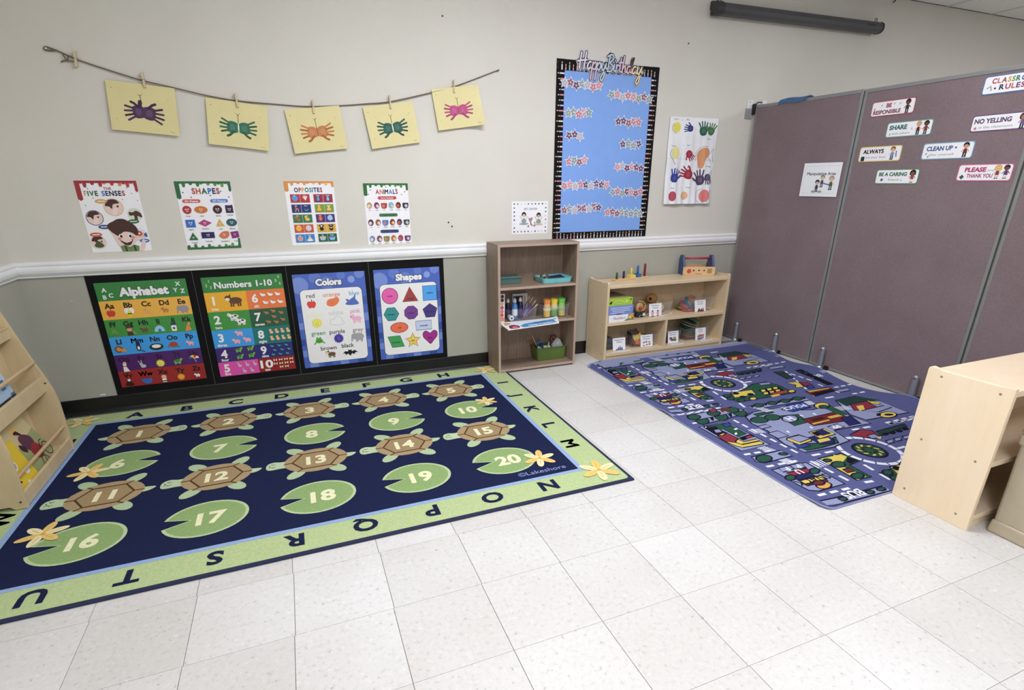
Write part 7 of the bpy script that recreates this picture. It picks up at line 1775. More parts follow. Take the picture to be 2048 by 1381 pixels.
for i, (tl_, tr_, br_, bl_, cname, c1, c2) in enumerate(HP):
    ang = math.atan2(tr_[1] - tl_[1], tr_[0] - tl_[0])
    pw, ph = .309, .235
    cxm, czm = (bl_[0] + br_[0]) / 2, (bl_[1] + br_[1]) / 2

    def hw(x, z, i=i):
        q = .003 + .006 * (1 - z / .235) + .004 * (x / .15) ** 2 * (1 - z / .235)
        if i == 4:
            q += .035 * max(0, x / .155) ** 2 * (1 - z / .235)
        return q
    lab = ['cream paper with a purple handprint butterfly, leftmost on the yarn', 'cream paper with a green handprint butterfly, between the purple and the orange ones', 'cream paper with an orange handprint butterfly, in the middle of the yarn',
           'cream paper with a dark green handprint butterfly, between the orange and the pink ones', 'cream paper with a pink handprint butterfly and a curling lower corner'][i]
    o = paper('handprint_paper', lab, 'artwork', pw, ph, (cxm, -.0085, czm), 'e0d59c', rot=(0, -ang, 0), group='handprint papers on the yarn', warp=hw, nx=12, nz=8)
    cv = Canvas(pw / 100, 1.2e-5)
    if cname == 'purple':
        hand(cv, 42, 44, 19, -1.75, c1, 1, 1.0, c2); hand(cv, 58, 45, 20, 1.75, c1, -1, 1.0, c2)
        cv.line([(47, 18), (48, 30)], .9, '3f3a2a'); cv.line([(44, 17), (47, 19), (50, 16)], .7, '3f3a2a'); cv.line([(46, 28), (45, 34)], 6, c2)
    else:
        dy = 43 if cname != 'orange' else 42
        hand(cv, 40, dy, 19, -1.45, c1, -1, .9, c2); hand(cv, 60, dy, 19, 1.45, c1, 1, .9, c2)
        cv.line([(50, dy - 22), (50, dy + 8)], 1.0, '6a5a3a'); cv.line([(47, dy - 24), (50, dy - 20), (53, dy - 24)], .7, '6a5a3a')
        if cname in ('green', 'dark green'):
            cv.ell(50, dy, 1.2, 8, 'e8ecd8', 12)
    for x, y in ((7, 10), (8, 11), (9, 58), (88, 20)):
        cv.circ(x, y, .6, '6a6a44', 6)
    cv.line([(86, 71), (88, 70), (90, 72), (93, 71)], .5, '8a8258', 2)
    b = cv.bm('wall', x0=-pw / 2, y0=ph, off=.0011, warp=hw, cut=.026)
    obj('hand_print', b, M['print'], o, local=True, keep=True)

# ================================================================== tall grey-brown bookshelf
sx0, sx1, sy0 = 2.041, 2.662, -.255
ts = thing('bookshelf', 'tall grey-brown wooden bookshelf with three shelves of art supplies', 'bookshelf', ((sx0 + sx1) / 2, -.128, 0))
for x in (sx0, sx1 - .017):
    obj('edge_band', B(x, x + .017, sy0 - .0012, sy0, .0106 if x == sx0 else .0, .903), M['oakedge'], ts)
    obj('side_panel', B(x, x + .017, sy0, -.028, .0106 if x == sx0 else .0, .903, .0012), M['oak'], ts)
obj('edge_band', B(sx0, sx1, sy0 - .0012, sy0, .9035, .9205), M['oakedge'], ts)
obj('top_panel', B(sx0, sx1, sy0, -.028, .903, .921, .0012), M['oakh'], ts)
obj('back_panel', B(sx0 + .017, sx1 - .017, -.034, -.028, .012, .903), M['oak'], ts)
for z in (.611, .352, .013):
    obj('edge_band', B(sx0 + .017, sx1 - .017, sy0 + .0008, sy0 + .002, z + .0005, z + .0175), M['oakedge'], ts)
    obj('shelf_board', B(sx0 + .017, sx1 - .017, sy0 + .002, -.034, z, z + .018, .001), M['oakh'], ts)
Z1s, Z2s, Z3s = .629, .370, .031


def tray_bm(x0, x1, y0, y1, z0, z1, t=.003, flare=.008, rim=.006, r=.018):
    """open-topped tub with flared walls, rounded corners and a lip"""
    b = bmesh.new()
    cx, cy = (x0 + x1) / 2, (y0 + y1) / 2

    def ring(e, z):
        p = []
        rr_ = max(.004, r + e)
        for sx_, sy_, a0 in ((1, 1, 0), (-1, 1, pi / 2), (-1, -1, pi), (1, -1, 3 * pi / 2)):
            ox, oy = cx + sx_ * ((x1 - x0) / 2 + e - rr_), cy + sy_ * ((y1 - y0) / 2 + e - rr_)
            for i in range(5):
                a = a0 + pi / 2 * i / 4
                p.append(b.verts.new((ox + rr_ * cos(a), oy + rr_ * sin(a), z)))
        return p
    R_ = [ring(-.002, z0), ring(0, z0 + .003), ring(flare, z1 - .002), ring(flare + rim, z1 - .002), ring(flare + rim, z1), ring(flare - t, z1), ring(-t, z0 + t + .003), ring(-t - .003, z0 + t)]
    for A_, B_ in zip(R_, R_[1:]):
        n = len(A_)
        for i in range(n):
            b.faces.new((A_[i], A_[(i + 1) % n], B_[(i + 1) % n], B_[i]))
    b.faces.new(R_[0][::-1])
    b.faces.new(R_[-1])
    return b


def card(name, parent_or_none, label, w, h, loc, rz, tilt, lines, pic, group='white picture labels on the clear bins'):
    o = paper('label_card', label, 'label', w, h, loc, 'eff0f4', rot=(tilt, 0, rz), group=group)
    cv = Canvas(w / 100, 1.5e-5)
    H = 100 * h / w
    for i, s_ in enumerate(lines):
        cv.text(s_, 50, 13 + i * 15, 8, '5f6478', min(84, 9.5 * len(s_)), .02)
    pic(cv, H)
    cv.build('artwork', o, M['print'], x0=-w / 2, y0=h, off=.001)
    return o


# top shelf: teal clear box, turquoise tray, roll of tape
t_ = thing('storage_box', 'teal see-through plastic box with a lid, on the top compartment of the tall bookshelf', 'box', (2.17, -.085, Z1s))
obj('body', tray_bm(2.075, 2.262, -.135, -.04, Z1s, Z1s + .040, .002, .004, .003, .012), M['teal'], t_, smooth=False)
obj('lid', B(2.069, 2.268, -.141, -.036, Z1s + .040, Z1s + .054, .006, 3), M['teal'], t_)
b = bmesh.new()
for i in range(7):
    lathe(b, [(0, 0), (.010, .001), (.011, .006), (.004, .011), (0, .011)], (2.09 + i * .011, -.115 + .012 * (i % 3), Z1s + .0035), 8)
tag(obj('bead_filling', b, plastic('8fae6a', .5), t_), kind='stuff')
tr_ = obj('craft_tray', tray_bm(2.408, 2.632, -.216, -.048, Z1s, Z1s + .037, .007, .008, .002, .024), plastic('7fd0d6', .3), None)
tag(tr_, 'turquoise plastic tray with a navy inside, on the top compartment of the tall bookshelf', 'tray')
b = B(2.424, 2.616, -.200, -.060, Z1s + .0103, Z1s + .0115)
for v in b.verts:
    v.co.z += .024 * (v.co.y + .200) / .140 * (.35 + .65 * (v.co.x - 2.424) / .192)
obj('navy_liner', b, plastic('23304f', .5), tr_)
t_ = thing('tape_roll', 'roll of brown tape standing in the turquoise tray', 'tape', (2.445, -.165, Z1s + .0115))
b = bmesh.new()
c_ = Vector((2.430, -.165, Z1s + .0145))
pr = []
ringp = [(.032, -.011), (.032, .011), (.021, .011), (.021, -.011)]
rg = []
for i in range(24):
    a = 2 * pi * i / 24
    rg.append([b.verts.new((2.432 + r * cos(a), -.168 + d * .9 , Z1s + .0125 + .032 + r * sin(a))) for r, d in ringp])
for i in range(24):
    for j in range(4):
        b.faces.new((rg[i][j], rg[i][(j + 1) % 4], rg[(i + 1) % 24][(j + 1) % 4], rg[(i + 1) % 24][j]))
obj('tape', b, plastic('5e5240', .3), t_)
b = bmesh.new()
ringp = [(.0207, -.0113), (.0207, .0113), (.0185, .0113), (.0185, -.0113)]
rg = []
for i in range(24):
    a = 2 * pi * i / 24
    rg.append([b.verts.new((2.432 + r * cos(a), -.168 + d * .9, Z1s + .0125 + .032 + r * sin(a))) for r, d in ringp])
for i in range(24):
    for j in range(4):
        b.faces.new((rg[i][j], rg[i][(j + 1) % 4], rg[(i + 1) % 24][(j + 1) % 4], rg[(i + 1) % 24][j]))
obj('core', b, plastic('a3937a', .8), t_)

# middle shelf
t_ = thing('paint_palette', 'narrow white watercolor paint strip leaning upright at the left of the middle shelf', 'paint set', (2.088, -.195, Z2s), rot=(radians(-7), radians(4), 0))
b = bmesh.new()
box(b, -.021, .021, -.006, .006, 0, .205, .003)
obj('case', b, plastic('ece3dc', .4), t_, local=True)
for i, c in enumerate(('d24a3a', 'e06a7a', '8a5f9a', 'd9a24a', '2c3560', '4a3030')):
    b = bmesh.new()
    lathe(b, [(0, 0), (.011, 0), (.0125, .0015), (.0105, .003), (0, .0025)], (0, 0, 0), 14)
    b.transform(Matrix.Translation((0, -.0062, .055 + i * .026)) @ Matrix.Rotation(pi / 2, 4, 'X'))
    obj('paint_pan', b, plastic(c, .35), t_, local=True)
b = B(-.017, .017, -.0075, -.0060, .012, .04)
obj('front_print', b, plastic('cf8a7a', .5), t_, local=True)

binb = obj('clear_bin', tray_bm(2.140, 2.355, -.205, -.080, Z2s, Z2s + .088, .0025, .012, .004, .02), M['clear'], None)
tag(binb, 'clear plastic bin of paint bottles and brushes on the middle shelf of the tall bookshelf', 'bin')


def bottle(x, y, z, h, r, c, label, lc=None):
    t_ = thing('paint_bottle', label, 'bottle', (x, y, z), 0, 'paint bottles in the clear bin')
    b = lathe(bmesh.new(), [(0, 0), (r * .92, 0), (r, .004), (r, h * .62), (r * .88, h * .70), (r * .52, h * .78), (r * .5, h * .82), (0, h * .82)], (x, y, z), 20)
    obj('body', b, plastic(c, .3), t_, smooth=True)
    b = lathe(bmesh.new(), [(r * .56, h * .80), (r * .60, h * .81), (r * .56, h * .93), (r * .34, h * .95), (r * .26, h), (0, h)], (x, y, z), 16)
    obj('cap', b, plastic('e8eaee', .35), t_, smooth=False)
    if lc:
        b = lathe(bmesh.new(), [(r * 1.012, h * .16), (r * 1.012, h * .48)], (x, y, z), 20)
        obj('label_band', b, plastic(lc, .5), t_, smooth=True)
    return t_


zb = Z2s + .0045
bottle(2.170, -.112, zb, .148, .0175, '1f2450', 'dark navy paint bottle with a white cap, leftmost in the clear bin')
bottle(2.217, -.128, zb, .150, .021, '4f93d6', 'sky blue paint bottle with a white cap in the clear bin', 'e9edf2')
bottle(2.268, -.112, zb, .150, .0205, '2a1f48', 'dark purple paint bottle with a white cap in the clear bin', '4a3f6a')
t_ = thing('paint_jar', 'small white-lidded paint jar lying on its side in the clear bin', 'jar', (2.168, -.150, zb))
b = lathe(bmesh.new(), [(0, 0), (.017, 0), (.018, .002), (.018, .036), (0, .036)], (0, 0, 0), 18)
b.transform(Matrix.Translation((2.168, -.146, zb + .019)) @ Matrix.Rotation(pi / 2, 4, 'X') @ Matrix.Translation((0, 0, 0)))
obj('body', b, plastic('c9ccd6', .3), t_)
b = lathe(bmesh.new(), [(0, .036), (.0188, .036), (.0188, .045), (0, .045)], (0, 0, 0), 18)
b.transform(Matrix.Translation((2.168, -.146, zb + .019)) @ Matrix.Rotation(pi / 2, 4, 'X'))
obj('lid', b, plastic('e9e9ee', .35), t_)
b = lathe(bmesh.new(), [(0, .045), (.007, .045), (.007, .0458), (0, .0458)], (0, 0, 0), 12)
b.transform(Matrix.Translation((2.168, -.146, zb + .019)) @ Matrix.Rotation(pi / 2, 4, 'X'))
obj('lid_mark', b, plastic('22242e', .4), t_)


def brush(p0, p1, c, label):
    p0, p1 = Vector(p0), Vector(p1)
    d = (p1 - p0).normalized()
    L = (p1 - p0).length
    t_ = thing('paint_brush', label, 'brush', tuple(p0), 0, 'paint brushes in the clear bin')
    obj('handle', tube(bmesh.new(), [p0, p0 + d * L * .3, p0 + d * L * .72], [.0022, .0038, .0030], 8), plastic(c, .35), t_)
    obj('ferrule', tube(bmesh.new(), [p0 + d * L * .72, p0 + d * L * .84], [.0034, .0046], 8), plastic('b9a98e', .3, .05, .5), t_)
    obj('bristles', tube(bmesh.new(), [p0 + d * L * .84, p0 + d * L * .94, p1], [.0046, .0056, .0030], 8), plastic('c9b49a', .8), t_)


brush((2.246, -.172, zb + .012), (2.352, -.150, zb + .150), '5a3a9a', 'long purple paint brush standing tallest in the clear bin')
brush((2.262, -.180, zb + .008), (2.374, -.152, zb + .128), '4a50b0', 'blue-violet paint brush with pale bristles in the clear bin')
brush((2.252, -.186, zb + .006), (2.383, -.165, zb + .100), 'a05a8a', 'mauve paint brush lying lowest in the clear bin')
brush((2.256, -.160, zb + .020), (2.338, -.120, zb + .158), '3a3f8a', 'dark blue paint brush at the back of the clear bin')
t_ = thing('paint_box', 'white and black cardboard box of paints behind the bottles on the middle shelf', 'box', (2.285, -.055, Z2s))
obj('carton', B(2.225, 2.345, -.066, -.040, Z2s, Z2s + .172, .001), plastic('d9d8d2', .5), t_)
b = bmesh.new()
box(b, 2.230, 2.305, -.0668, -.066, Z2s + .02, Z2s + .155)
obj('dark_panel', b, plastic('2c2c34', .5), t_)
for i in range(3):
    obj('picture_stripe', B(2.307 + i * .012, 2.315 + i * .012, -.0668, -.066, Z2s + .03, Z2s + .155), plastic(('c9c2ae', 'a98a5a', 'e4e2da')[i], .5), t_)

# dough cans in a low clear tray
binc = obj('clear_tray', tray_bm(2.425, 2.622, -.205, -.085, Z2s, Z2s + .098, .0025, .012, .004, .02), M['clear'], None)
tag(binc, 'clear plastic bin of stacked modelling dough cans on the middle shelf of the tall bookshelf', 'bin')


def dough(x, y, z, body, lid, label, flip=False):
    t_ = thing('dough_can', label, 'can', (x, y, z), 0, 'modelling dough cans in the clear bin')
    P_ = [(0, 0), (.0245, 0), (.0255, .002), (.0265, .050), (0, .050)]
    Q_ = [(.0268, .046), (.0285, .048), (.0295, .0600), (.0275, .0625), (.0255, .0605), (0, .0600)]
    if flip:
        P_ = [(0, 0), (.0265, 0), (.0245, .036), (0, .036)]
        Q_ = [(.0225, .030), (.0245, .031), (.0292, .064), (.0300, .0665), (.0270, .0665), (.0240, .050), (0, .050)]
    obj('tub', lathe(bmesh.new(), P_, (x, y, z), 20), plastic(body, .4), t_)
    obj('lid', lathe(bmesh.new(), Q_, (x, y, z), 20), plastic(lid, .35), t_)
    return t_


dz = Z2s + .0045
for x, y, b_, l_, nm_ in ((2.462, -.160, 'e6c25a', 'e9e3a6', 'can of yellow dough with a pale lid, front left of the bottom row'), (2.522, -.160, '6fa85a', '8ec08a', 'green dough can in the middle of the bottom row'), (2.584, -.160, 'd9c86a', '9cc4a4', 'yellow dough can with a grey-green lid, right end of the bottom row')):
    dough(x, y, dz, b_, l_, nm_)
for x, y, b_, l_, nm_ in ((2.464, -.158, 'e0b48a', 'ee9a55', 'dough can with an orange lid on the stacked top row'), (2.523, -.158, 'd8c98a', 'ecd53f', 'dough can with a yellow lid on the stacked top row'), (2.584, -.158, '9fc06a', '6fd053', 'dough can with a bright green lid on the stacked top row')):
    dough(x, y, dz + .0627, b_, l_, nm_, True)

# art pad drooping over the front edge of the middle shelf
PZ = Z2s + .0008


def padz(x, y):
    over = max(0, -.262 - y)
    return PZ - .06 * over + .010 * max(0, (x - 2.44) / .09) ** 2


b = bmesh.new()
nu, nv = 14, 12
corn = ((2.062, -.395), (2.470, -.352), (2.520, -.215), (2.060, -.215))
F_, K_ = [], []
for j in range(nv + 1):
    fr, bk = [], []
    for i in range(nu + 1):
        s, q = i / nu, j / nv
        x = (corn[0][0] * (1 - s) + corn[1][0] * s) * (1 - q) + (corn[3][0] * (1 - s) + corn[2][0] * s) * q
        y = (corn[0][1] * (1 - s) + corn[1][1] * s) * (1 - q) + (corn[3][1] * (1 - s) + corn[2][1] * s) * q
        z = padz(x, y)
        fr.append(b.verts.new((x, y, z + .005))); bk.append(b.verts.new((x, y, z)))
    F_.append(fr); K_.append(bk)
for j in range(nv):
    for i in range(nu):
        b.faces.new((F_[j][i], F_[j][i + 1], F_[j + 1][i + 1], F_[j + 1][i])); b.faces.new((K_[j][i], K_[j + 1][i], K_[j + 1][i + 1], K_[j][i + 1]))
for i in range(nu):
    b.faces.new((F_[0][i], K_[0][i], K_[0][i + 1], F_[0][i + 1])); b.faces.new((F_[nv][i], F_[nv][i + 1], K_[nv][i + 1], K_[nv][i]))
for j in range(nv):
    b.faces.new((F_[j][0], F_[j + 1][0], K_[j + 1][0], K_[j][0])); b.faces.new((F_[j][nu], K_[j][nu], K_[j + 1][nu], F_[j + 1][nu]))
apad = tag(obj('art_pad', b, plastic('eeeef0', .5), None), 'drawing pad with a blue cover drooping over the front of the middle shelf', 'drawing pad')
cv = Canvas(1, 1.5e-5, False)
cv.poly([(2.078, -.384), (2.462, -.344), (2.503, -.222), (2.07, -.222)], 'dfeaf2')
cv.poly([(2.19, -.374), (2.456, -.344), (2.494, -.252), (2.22, -.30), (2.17, -.34)], '4f8fcb')
cv.blob([(2.085, -.375), (2.12, -.382), (2.155, -.372), (2.165, -.33), (2.13, -.30), (2.095, -.32)], '7a2f3a')
cv.blob([(2.105, -.372), (2.145, -.37), (2.15, -.345), (2.12, -.335)], 'e0708a')
cv.blob([(2.075, -.30), (2.11, -.29), (2.13, -.26), (2.09, -.24)], 'd9a25a')
for s_, x, y, wd_ in (('PAPIER \u00c0 DESSINS', 2.335, -.338, .20), ('ART PAD', 2.34, -.300, .105)):
    vs, fs = glyphs(s_, .03)
    x0 = min(v[0] for v in vs); x1 = max(v[0] for v in vs)
    kx, ky, a = wd_ / (x1 - x0), .026 / CAP, .10
    pts = [((u - (x0 + x1) / 2) * kx, v * ky - .010) for u, v in vs]
    cv._add([(x + u * cos(a) - v * sin(a), y + u * sin(a) + v * cos(a)) for u, v in pts], fs, 'eef3f8' if s_[0] == 'P' else '24507e')
b = cv.bm('floor', off=0, cut=.03)
for v in b.verts:
    v.co.z += padz(v.co.x, v.co.y) + .0056
obj('cover_print', b, M['print'], apad, keep=True)

# bottom shelf: green tub of scissors and crayons
gt = obj('green_tub', tray_bm(2.392, 2.626, -.166, -.048, Z3s, Z3s + .104, .003, .010, .006, .014), plastic('5c7434', .4), None)
tag(gt, 'olive green plastic tub of craft tools at the bottom of the tall bookshelf', 'tub')
zg = Z3s + .0045


def stick(name, p0, p1, r, c, label, cat, group=None, c2=None):
    t_ = thing(name, label, cat, p0, 0, group)
    p0, p1 = Vector(p0), Vector(p1)
    obj('barrel', tube(bmesh.new(), [p0, p0 + (p1 - p0) * .88], r, 6), plastic(c, .4), t_)
    obj('tip', tube(bmesh.new(), [p0 + (p1 - p0) * .88, p1], [r, r * .2], 6), plastic(c2 or c, .5), t_)
    return t_


stick('pencil', (2.425, -.10, zg + .03), (2.335, -.085, zg + .170), .0035, '7a4a3a', 'brown pencil sticking out furthest left of the green tub', 'pencil', None, 'd0a080')
stick('pencil', (2.432, -.09, zg + .03), (2.360, -.075, zg + .172), .0035, 'a0522f', 'rust orange pencil beside the brown one in the green tub', 'pencil', None, 'd0a080')
stick('pencil', (2.436, -.11, zg + .03), (2.372, -.095, zg + .190), .0035, 'c9a45a', 'yellowish pencil standing tallest at the left of the green tub', 'pencil', None, 'e0c8a0')
t_ = thing('crayon_box', 'blue cardboard crayon box poking out of the green tub', 'box', (2.455, -.105, zg + .02), rot=(radians(-12), radians(-14), .2))
obj('carton', B(-.028, .028, -.010, .010, .0, .120, .001), plastic('46648f', .5), t_, local=True)
obj('label_band', B(-.029, .029, -.0108, .0108, .072, .096), plastic('27344f', .5), t_, local=True)


def scissors(loc, rot, c, label):
    t_ = thing('scissors', label, 'scissors', loc, rot=rot, group='children scissors in the green tub')
    for s_ in (-1, 1):
        b = bmesh.new()
        pts = [(s_ * .013 + .013 * cos(2 * pi * i / 16), 0, .105 + .018 * sin(2 * pi * i / 16)) for i in range(16)]
        tube(b, pts, .0038, 6, closed=True)
        obj('handle', b, plastic(c, .35), t_, local=True)
        b = bmesh.new()
        prism(b, [(-.004 * s_, 0), (.003 * s_, 0), (.006 * s_, .09), (-.003 * s_, .09)], 'y', -.001 + .001 * s_, .001 * s_ + .001)
        obj('blade', b, M['silver'], t_, local=True)
    return t_


scissors((2.515, -.075, zg + .028), (.1, .35, .3), '6d2a24', 'dark red handled scissors left of the tan pair in the green tub')
scissors((2.545, -.090, zg + .030), (.05, .20, -.4), '8a6a48', 'tan handled scissors in the middle of the green tub')
scissors((2.572, -.070, zg + .040), (-.05, -.05, .2), '7a3a22', 'brown handled scissors at the back right of the green tub')
b = bmesh.new()
pts = []
for i in range(9):
    for j in range(7):
        a = 2 * pi * i / 9
        pts.append(0)
rg = []
rq = random.Random(9)
for z, r in ((0, .042), (.03, .050), (.06, .040), (.085, .020), (.100, .006)):
    rg.append([b.verts.new((2.572 + (r * cos(2 * pi * i / 14)) * 1.05 + rq.uniform(-.004, .004), -.125 + .62 * r * sin(2 * pi * i / 14) + rq.uniform(-.003, .003), zg + .050 + z + rq.uniform(-.004, .004))) for i in range(14)])
for A_, B_ in zip(rg, rg[1:]):
    for i in range(14):
        b.faces.new((A_[i], A_[(i + 1) % 14], B_[(i + 1) % 14], B_[i]))
b.faces.new(rg[0][::-1]); b.faces.new(rg[-1])
tag(obj('plastic_bag', b, M['bag'], None), 'crumpled clear plastic bag at the right of the green tub', 'bag')
for i, (x, y, z, c, rz_, lb) in enumerate(((2.425, -.130, .082, 'e8e8e8', .5, 'white paper packet at the front left of the green tub'), (2.480, -.140, .088, 'ece6da', -.3, 'cream paper packet at the front of the green tub, under the scissors'), (2.500, -.125, .104, 'd9dade', .9, 'pale grey paper packet in the middle of the green tub'))):
    o = obj('paper_packet', box(bmesh.new(), -.026, .026, -.003, .003, -.022, .022, .0015), plastic(c, .5), None, local=True)
    o.location = (x, y, zg + z - .006)
    o.rotation_euler = (-.5 + i * .3, .5 - i * .5, rz_)
    tag(o, lb, 'packet')

# ================================================================== low birch shelf
lx0, lx1, ly0, ly1 = 2.887, 4.040, -.306, -.026
LB = .622
ls = thing('low_shelf', 'low pale birch toy shelf with three open compartments, along the wall behind the play rug', 'shelf', ((lx0 + lx1) / 2, -.16, 0))


def side_prof(y0, y1, h):
    r = .022
    p = [(y0, 0), (y1, 0), (y1, h - .002)]
    # rounded nose at the front, slight dip between nose and back
    p += [(y1 - .012, h), (y1 - .05, h - .010), (y0 + .05, h - .012), (y0 + .028, h - .004)]
    for i in range(5):
        a = pi / 2 + pi / 2 * i / 4
        p.append((y0 + .014 + .014 * cos(a), h - .016 + .014 * sin(a)))
    return p


for x in (lx0, lx1 - .020):
    sd = obj('side_panel', prism(bmesh.new(), side_prof(ly0, ly1, LB), 'x', x, x + .020, .0018), M['birch'], ls)
    if x == lx0:
        for y, z in ((-.055, .580), (-.262, .582), (-.262, .297), (-.055, .06), (-.262, .06)):
            b = lathe(bmesh.new(), [(0, 0), (.0035, 0), (.0035, .0012), (0, .0012)], (0, 0, 0), 10)
            b.transform(Matrix.Translation((x, y, z)) @ Matrix.Rotation(-pi / 2, 4, 'Y'))
            obj('screw', b, plastic('6a5c48', .4), sd)
obj('top_board', B(lx0 + .020, lx1 - .020, ly0 + .010, ly1 + .0, .570, .597, .004), M['birchh'], ls)
obj('middle_shelf', B(lx0 + .020, lx1 - .020, ly0 + .002, ly1 - .008, .288, .312, .002), M['birchh'], ls)
obj('bottom_board', B(lx0 + .020, lx1 - .020, ly0 + .002, ly1 - .008, .046, .070, .002), M['birchh'], ls)
obj('kick_board', B(lx0 + .020, lx1 - .020, ly0 + .012, ly0 + .030, .003, .046), M['birchh'], ls)
obj('divider', B(3.444, 3.464, ly0 + .004, ly1 - .008, .070, .288, .001), M['birch'], ls)
obj('back_panel', B(lx0 + .020, lx1 - .020, ly1 - .008, ly1 - .002, .003, .570), M['birch'], ls)
ZT, ZM, ZB = .597, .312, .070

# peg stacker toy
t_ = thing('peg_stacker', 'wooden peg stacking toy with five coloured pegs on the low shelf', 'toy', (3.215, -.100, ZT), radians(8.7))
obj('base', box(bmesh.new(), -.175, .175, -.030, .030, 0, .012, .003), M['toywood'], t_, local=True)
for i, (x, h, c) in enumerate(((-.140, .052, '23603f'), (-.070, .058, '33265c'), (.008, .076, 'e0cf56'), (.075, .090, '2f63ae'), (.150, .100, '7a2430'))):
    b = lathe(bmesh.new(), [(0, 0), (.0088, 0), (.0088, h - .009), (.0065, h - .003), (0, h)], (x, 0, .012), 16)
    obj('peg', b, plastic(c, .35), t_, local=True, smooth=True)
obj('square_block', box(bmesh.new(), -.016, .034, -.025, .025, .012, .034, .002), plastic('e6d565', .4), t_, local=True)
b = prism(bmesh.new(), [(.075 + .030 * cos(2 * pi * i / 8), .030 * sin(2 * pi * i / 8)) for i in range(8)], 'z', .0125, .036, .002)
obj('octagon_block', b, plastic('2f5f9f', .4), t_, local=True)
# toy toolbox
TA = radians(-20.3)
t_ = thing('toy_toolbox', 'wooden toy toolbox with blue ends and a red handle on the low shelf', 'toy', (3.859, -.090, ZT), TA)
for x in (-.130, .112):
    b = prism(bmesh.new(), [(-.074, 0), (.074, 0), (.074, .075), (.030, .150), (.018, .156), (-.018, .156), (-.030, .150), (-.074, .075)], 'x', x, x + .018, .002)
    obj('end_panel', b, plastic('2c4878', .4), t_, local=True)
fp = obj('front_panel', box(bmesh.new(), -.132, .132, -.086, -.074, 0, .070, .0015), M['toywood'], t_, local=True)
obj('back_panel', box(bmesh.new(), -.132, .132, .074, .086, 0, .070, .0015), M['toywood'], t_, local=True)
obj('bottom_panel', box(bmesh.new(), -.112, .112, -.074, .074, .002, .012), M['toywood'], t_, local=True)
b = tube(bmesh.new(), [(-.112, 0, .130), (.112, 0, .130)], .0085, 12)
obj('handle', b, plastic('b03a4a', .35), t_, local=True, smooth=True)


def disc(x, z, r, c, n, name, d=.0016):
    b = lathe(bmesh.new(), [(0, 0), (r, 0), (r, d), (0, d)], (0, 0, 0), n)
    b.transform(Matrix.Translation((x, -.086, z)) @ Matrix.Rotation(pi / 2, 4, 'X'))
    o = obj(name, b, c, fp, local=True)
    return o


disc(-.084, .037, .019, plastic('c2474c', .4), 6, 'red_hexagon')
for x in (-.046, -.002, .040):
    disc(x, .042, .0065, plastic('2a1d14', .8), 12, 'peg_hole', .0006)
obj('square_hole', B(.066, .104, -.0868, -.086, .018, .056), plastic('a98558', .6), fp, local=True)
for x, z in ((-.123, .008), (-.123, .062), (.123, .008), (.123, .062)):
    disc(x, z, .003, plastic('8a8478', .4), 8, 'screw', .001)
cv = Canvas(1, 1e-5, False)
cv.line([(-.03, .013), (-.018, .015), (-.005, .012), (.012, .014), (.022, .013)], .003, '4a3a28')
cv.build('scribble', fp, M['print'], off=.0866)

# stack of three boxed sets
def boxed(label, x0, x1, y0, y1, z0, z1, c):
    return tag(obj('boxed_game', B(x0, x1, y0, y1, z0, z1, .0015), plastic(c, .4), None), label, 'box', 'boxed sets stacked in the low shelf')


yb0 = -.286
o = boxed('white Numbers box at the bottom of the stack in the low shelf', 2.924, 3.150, yb0, -.062, ZM, ZM + .054, 'eef0f6')
cv = Canvas(1, 2e-5, False)
cv.poly([(3.06, ZM + .003), (3.149, ZM + .003), (3.149, ZM + .053), (3.10, ZM + .053), (3.095, ZM + .02)], '4a9a58')
cv.blob([(3.098, ZM + .02), (3.11, ZM + .045), (3.135, ZM + .05), (3.147, ZM + .03), (3.13, ZM + .012)], 'e8a45a'); cv.circ(3.115, ZM + .03, .010, 'f0cf8a', 10); cv.circ(3.137, ZM + .02, .009, 'd9603a', 10)
vs, fs = glyphs('Numbers', .0); x0 = min(v[0] for v in vs); x1 = max(v[0] for v in vs); k = .110 / (x1 - x0)
cv._add([(2.965 + (u - x0) * k, ZM + .018 + v * k) for u, v in vs], fs, '8a3a78')
obj('front_print', cv.bm('wall', off=-yb0 + .0003), M['gloss'], o, keep=True)
o = boxed('periwinkle blue box in the middle of the stack in the low shelf', 2.922, 3.138, yb0, -.066, ZM + .0545, ZM + .124, '7f93d2')
cv = Canvas(1, 2e-5, False)
for i, (a, b_) in enumerate(((2.94, 3.12), (2.945, 3.10), (2.955, 3.11), (2.94, 3.06))):
    cv.line([(a, ZM + .108 - i * .013), (b_, ZM + .110 - i * .013)], .004, 'dfe6fa')
cv.rect(2.99, ZM + .056, 3.04, ZM + .062, '4a2a4a')
obj('front_print', cv.bm('wall', off=-yb0 + .0003), M['gloss'], o, keep=True)
o = boxed('lime green box on top of the stack in the low shelf', 2.920, 3.130, yb0 + .004, -.07, ZM + .1245, ZM + .180, 'a9cb3f')
cv = Canvas(1, 2e-5, False)
z_ = ZM + .1245
cv.blob([(2.925, z_ + .02), (2.94, z_ + .035), (2.95, z_ + .03), (2.94, z_ + .015)], '1f241a')
cv.line(smooth_pts([(2.96, z_ + .018), (2.985, z_ + .036), (3.015, z_ + .04), (3.045, z_ + .032), (3.06, z_ + .018)], False, 4), .003, 'e6f2b8')
cv.line([(2.985, z_ + .018), (3.035, z_ + .020)], .003, 'dcebaa'); cv.circ(3.078, z_ + .03, .012, 'd4e6a0', 12); cv.rect(3.105, z_ + .036, 3.122, z_ + .048, '5a7a2a')
obj('front_print', cv.bm('wall', off=-yb0 - .004 + .0003), M['gloss'], o, keep=True)
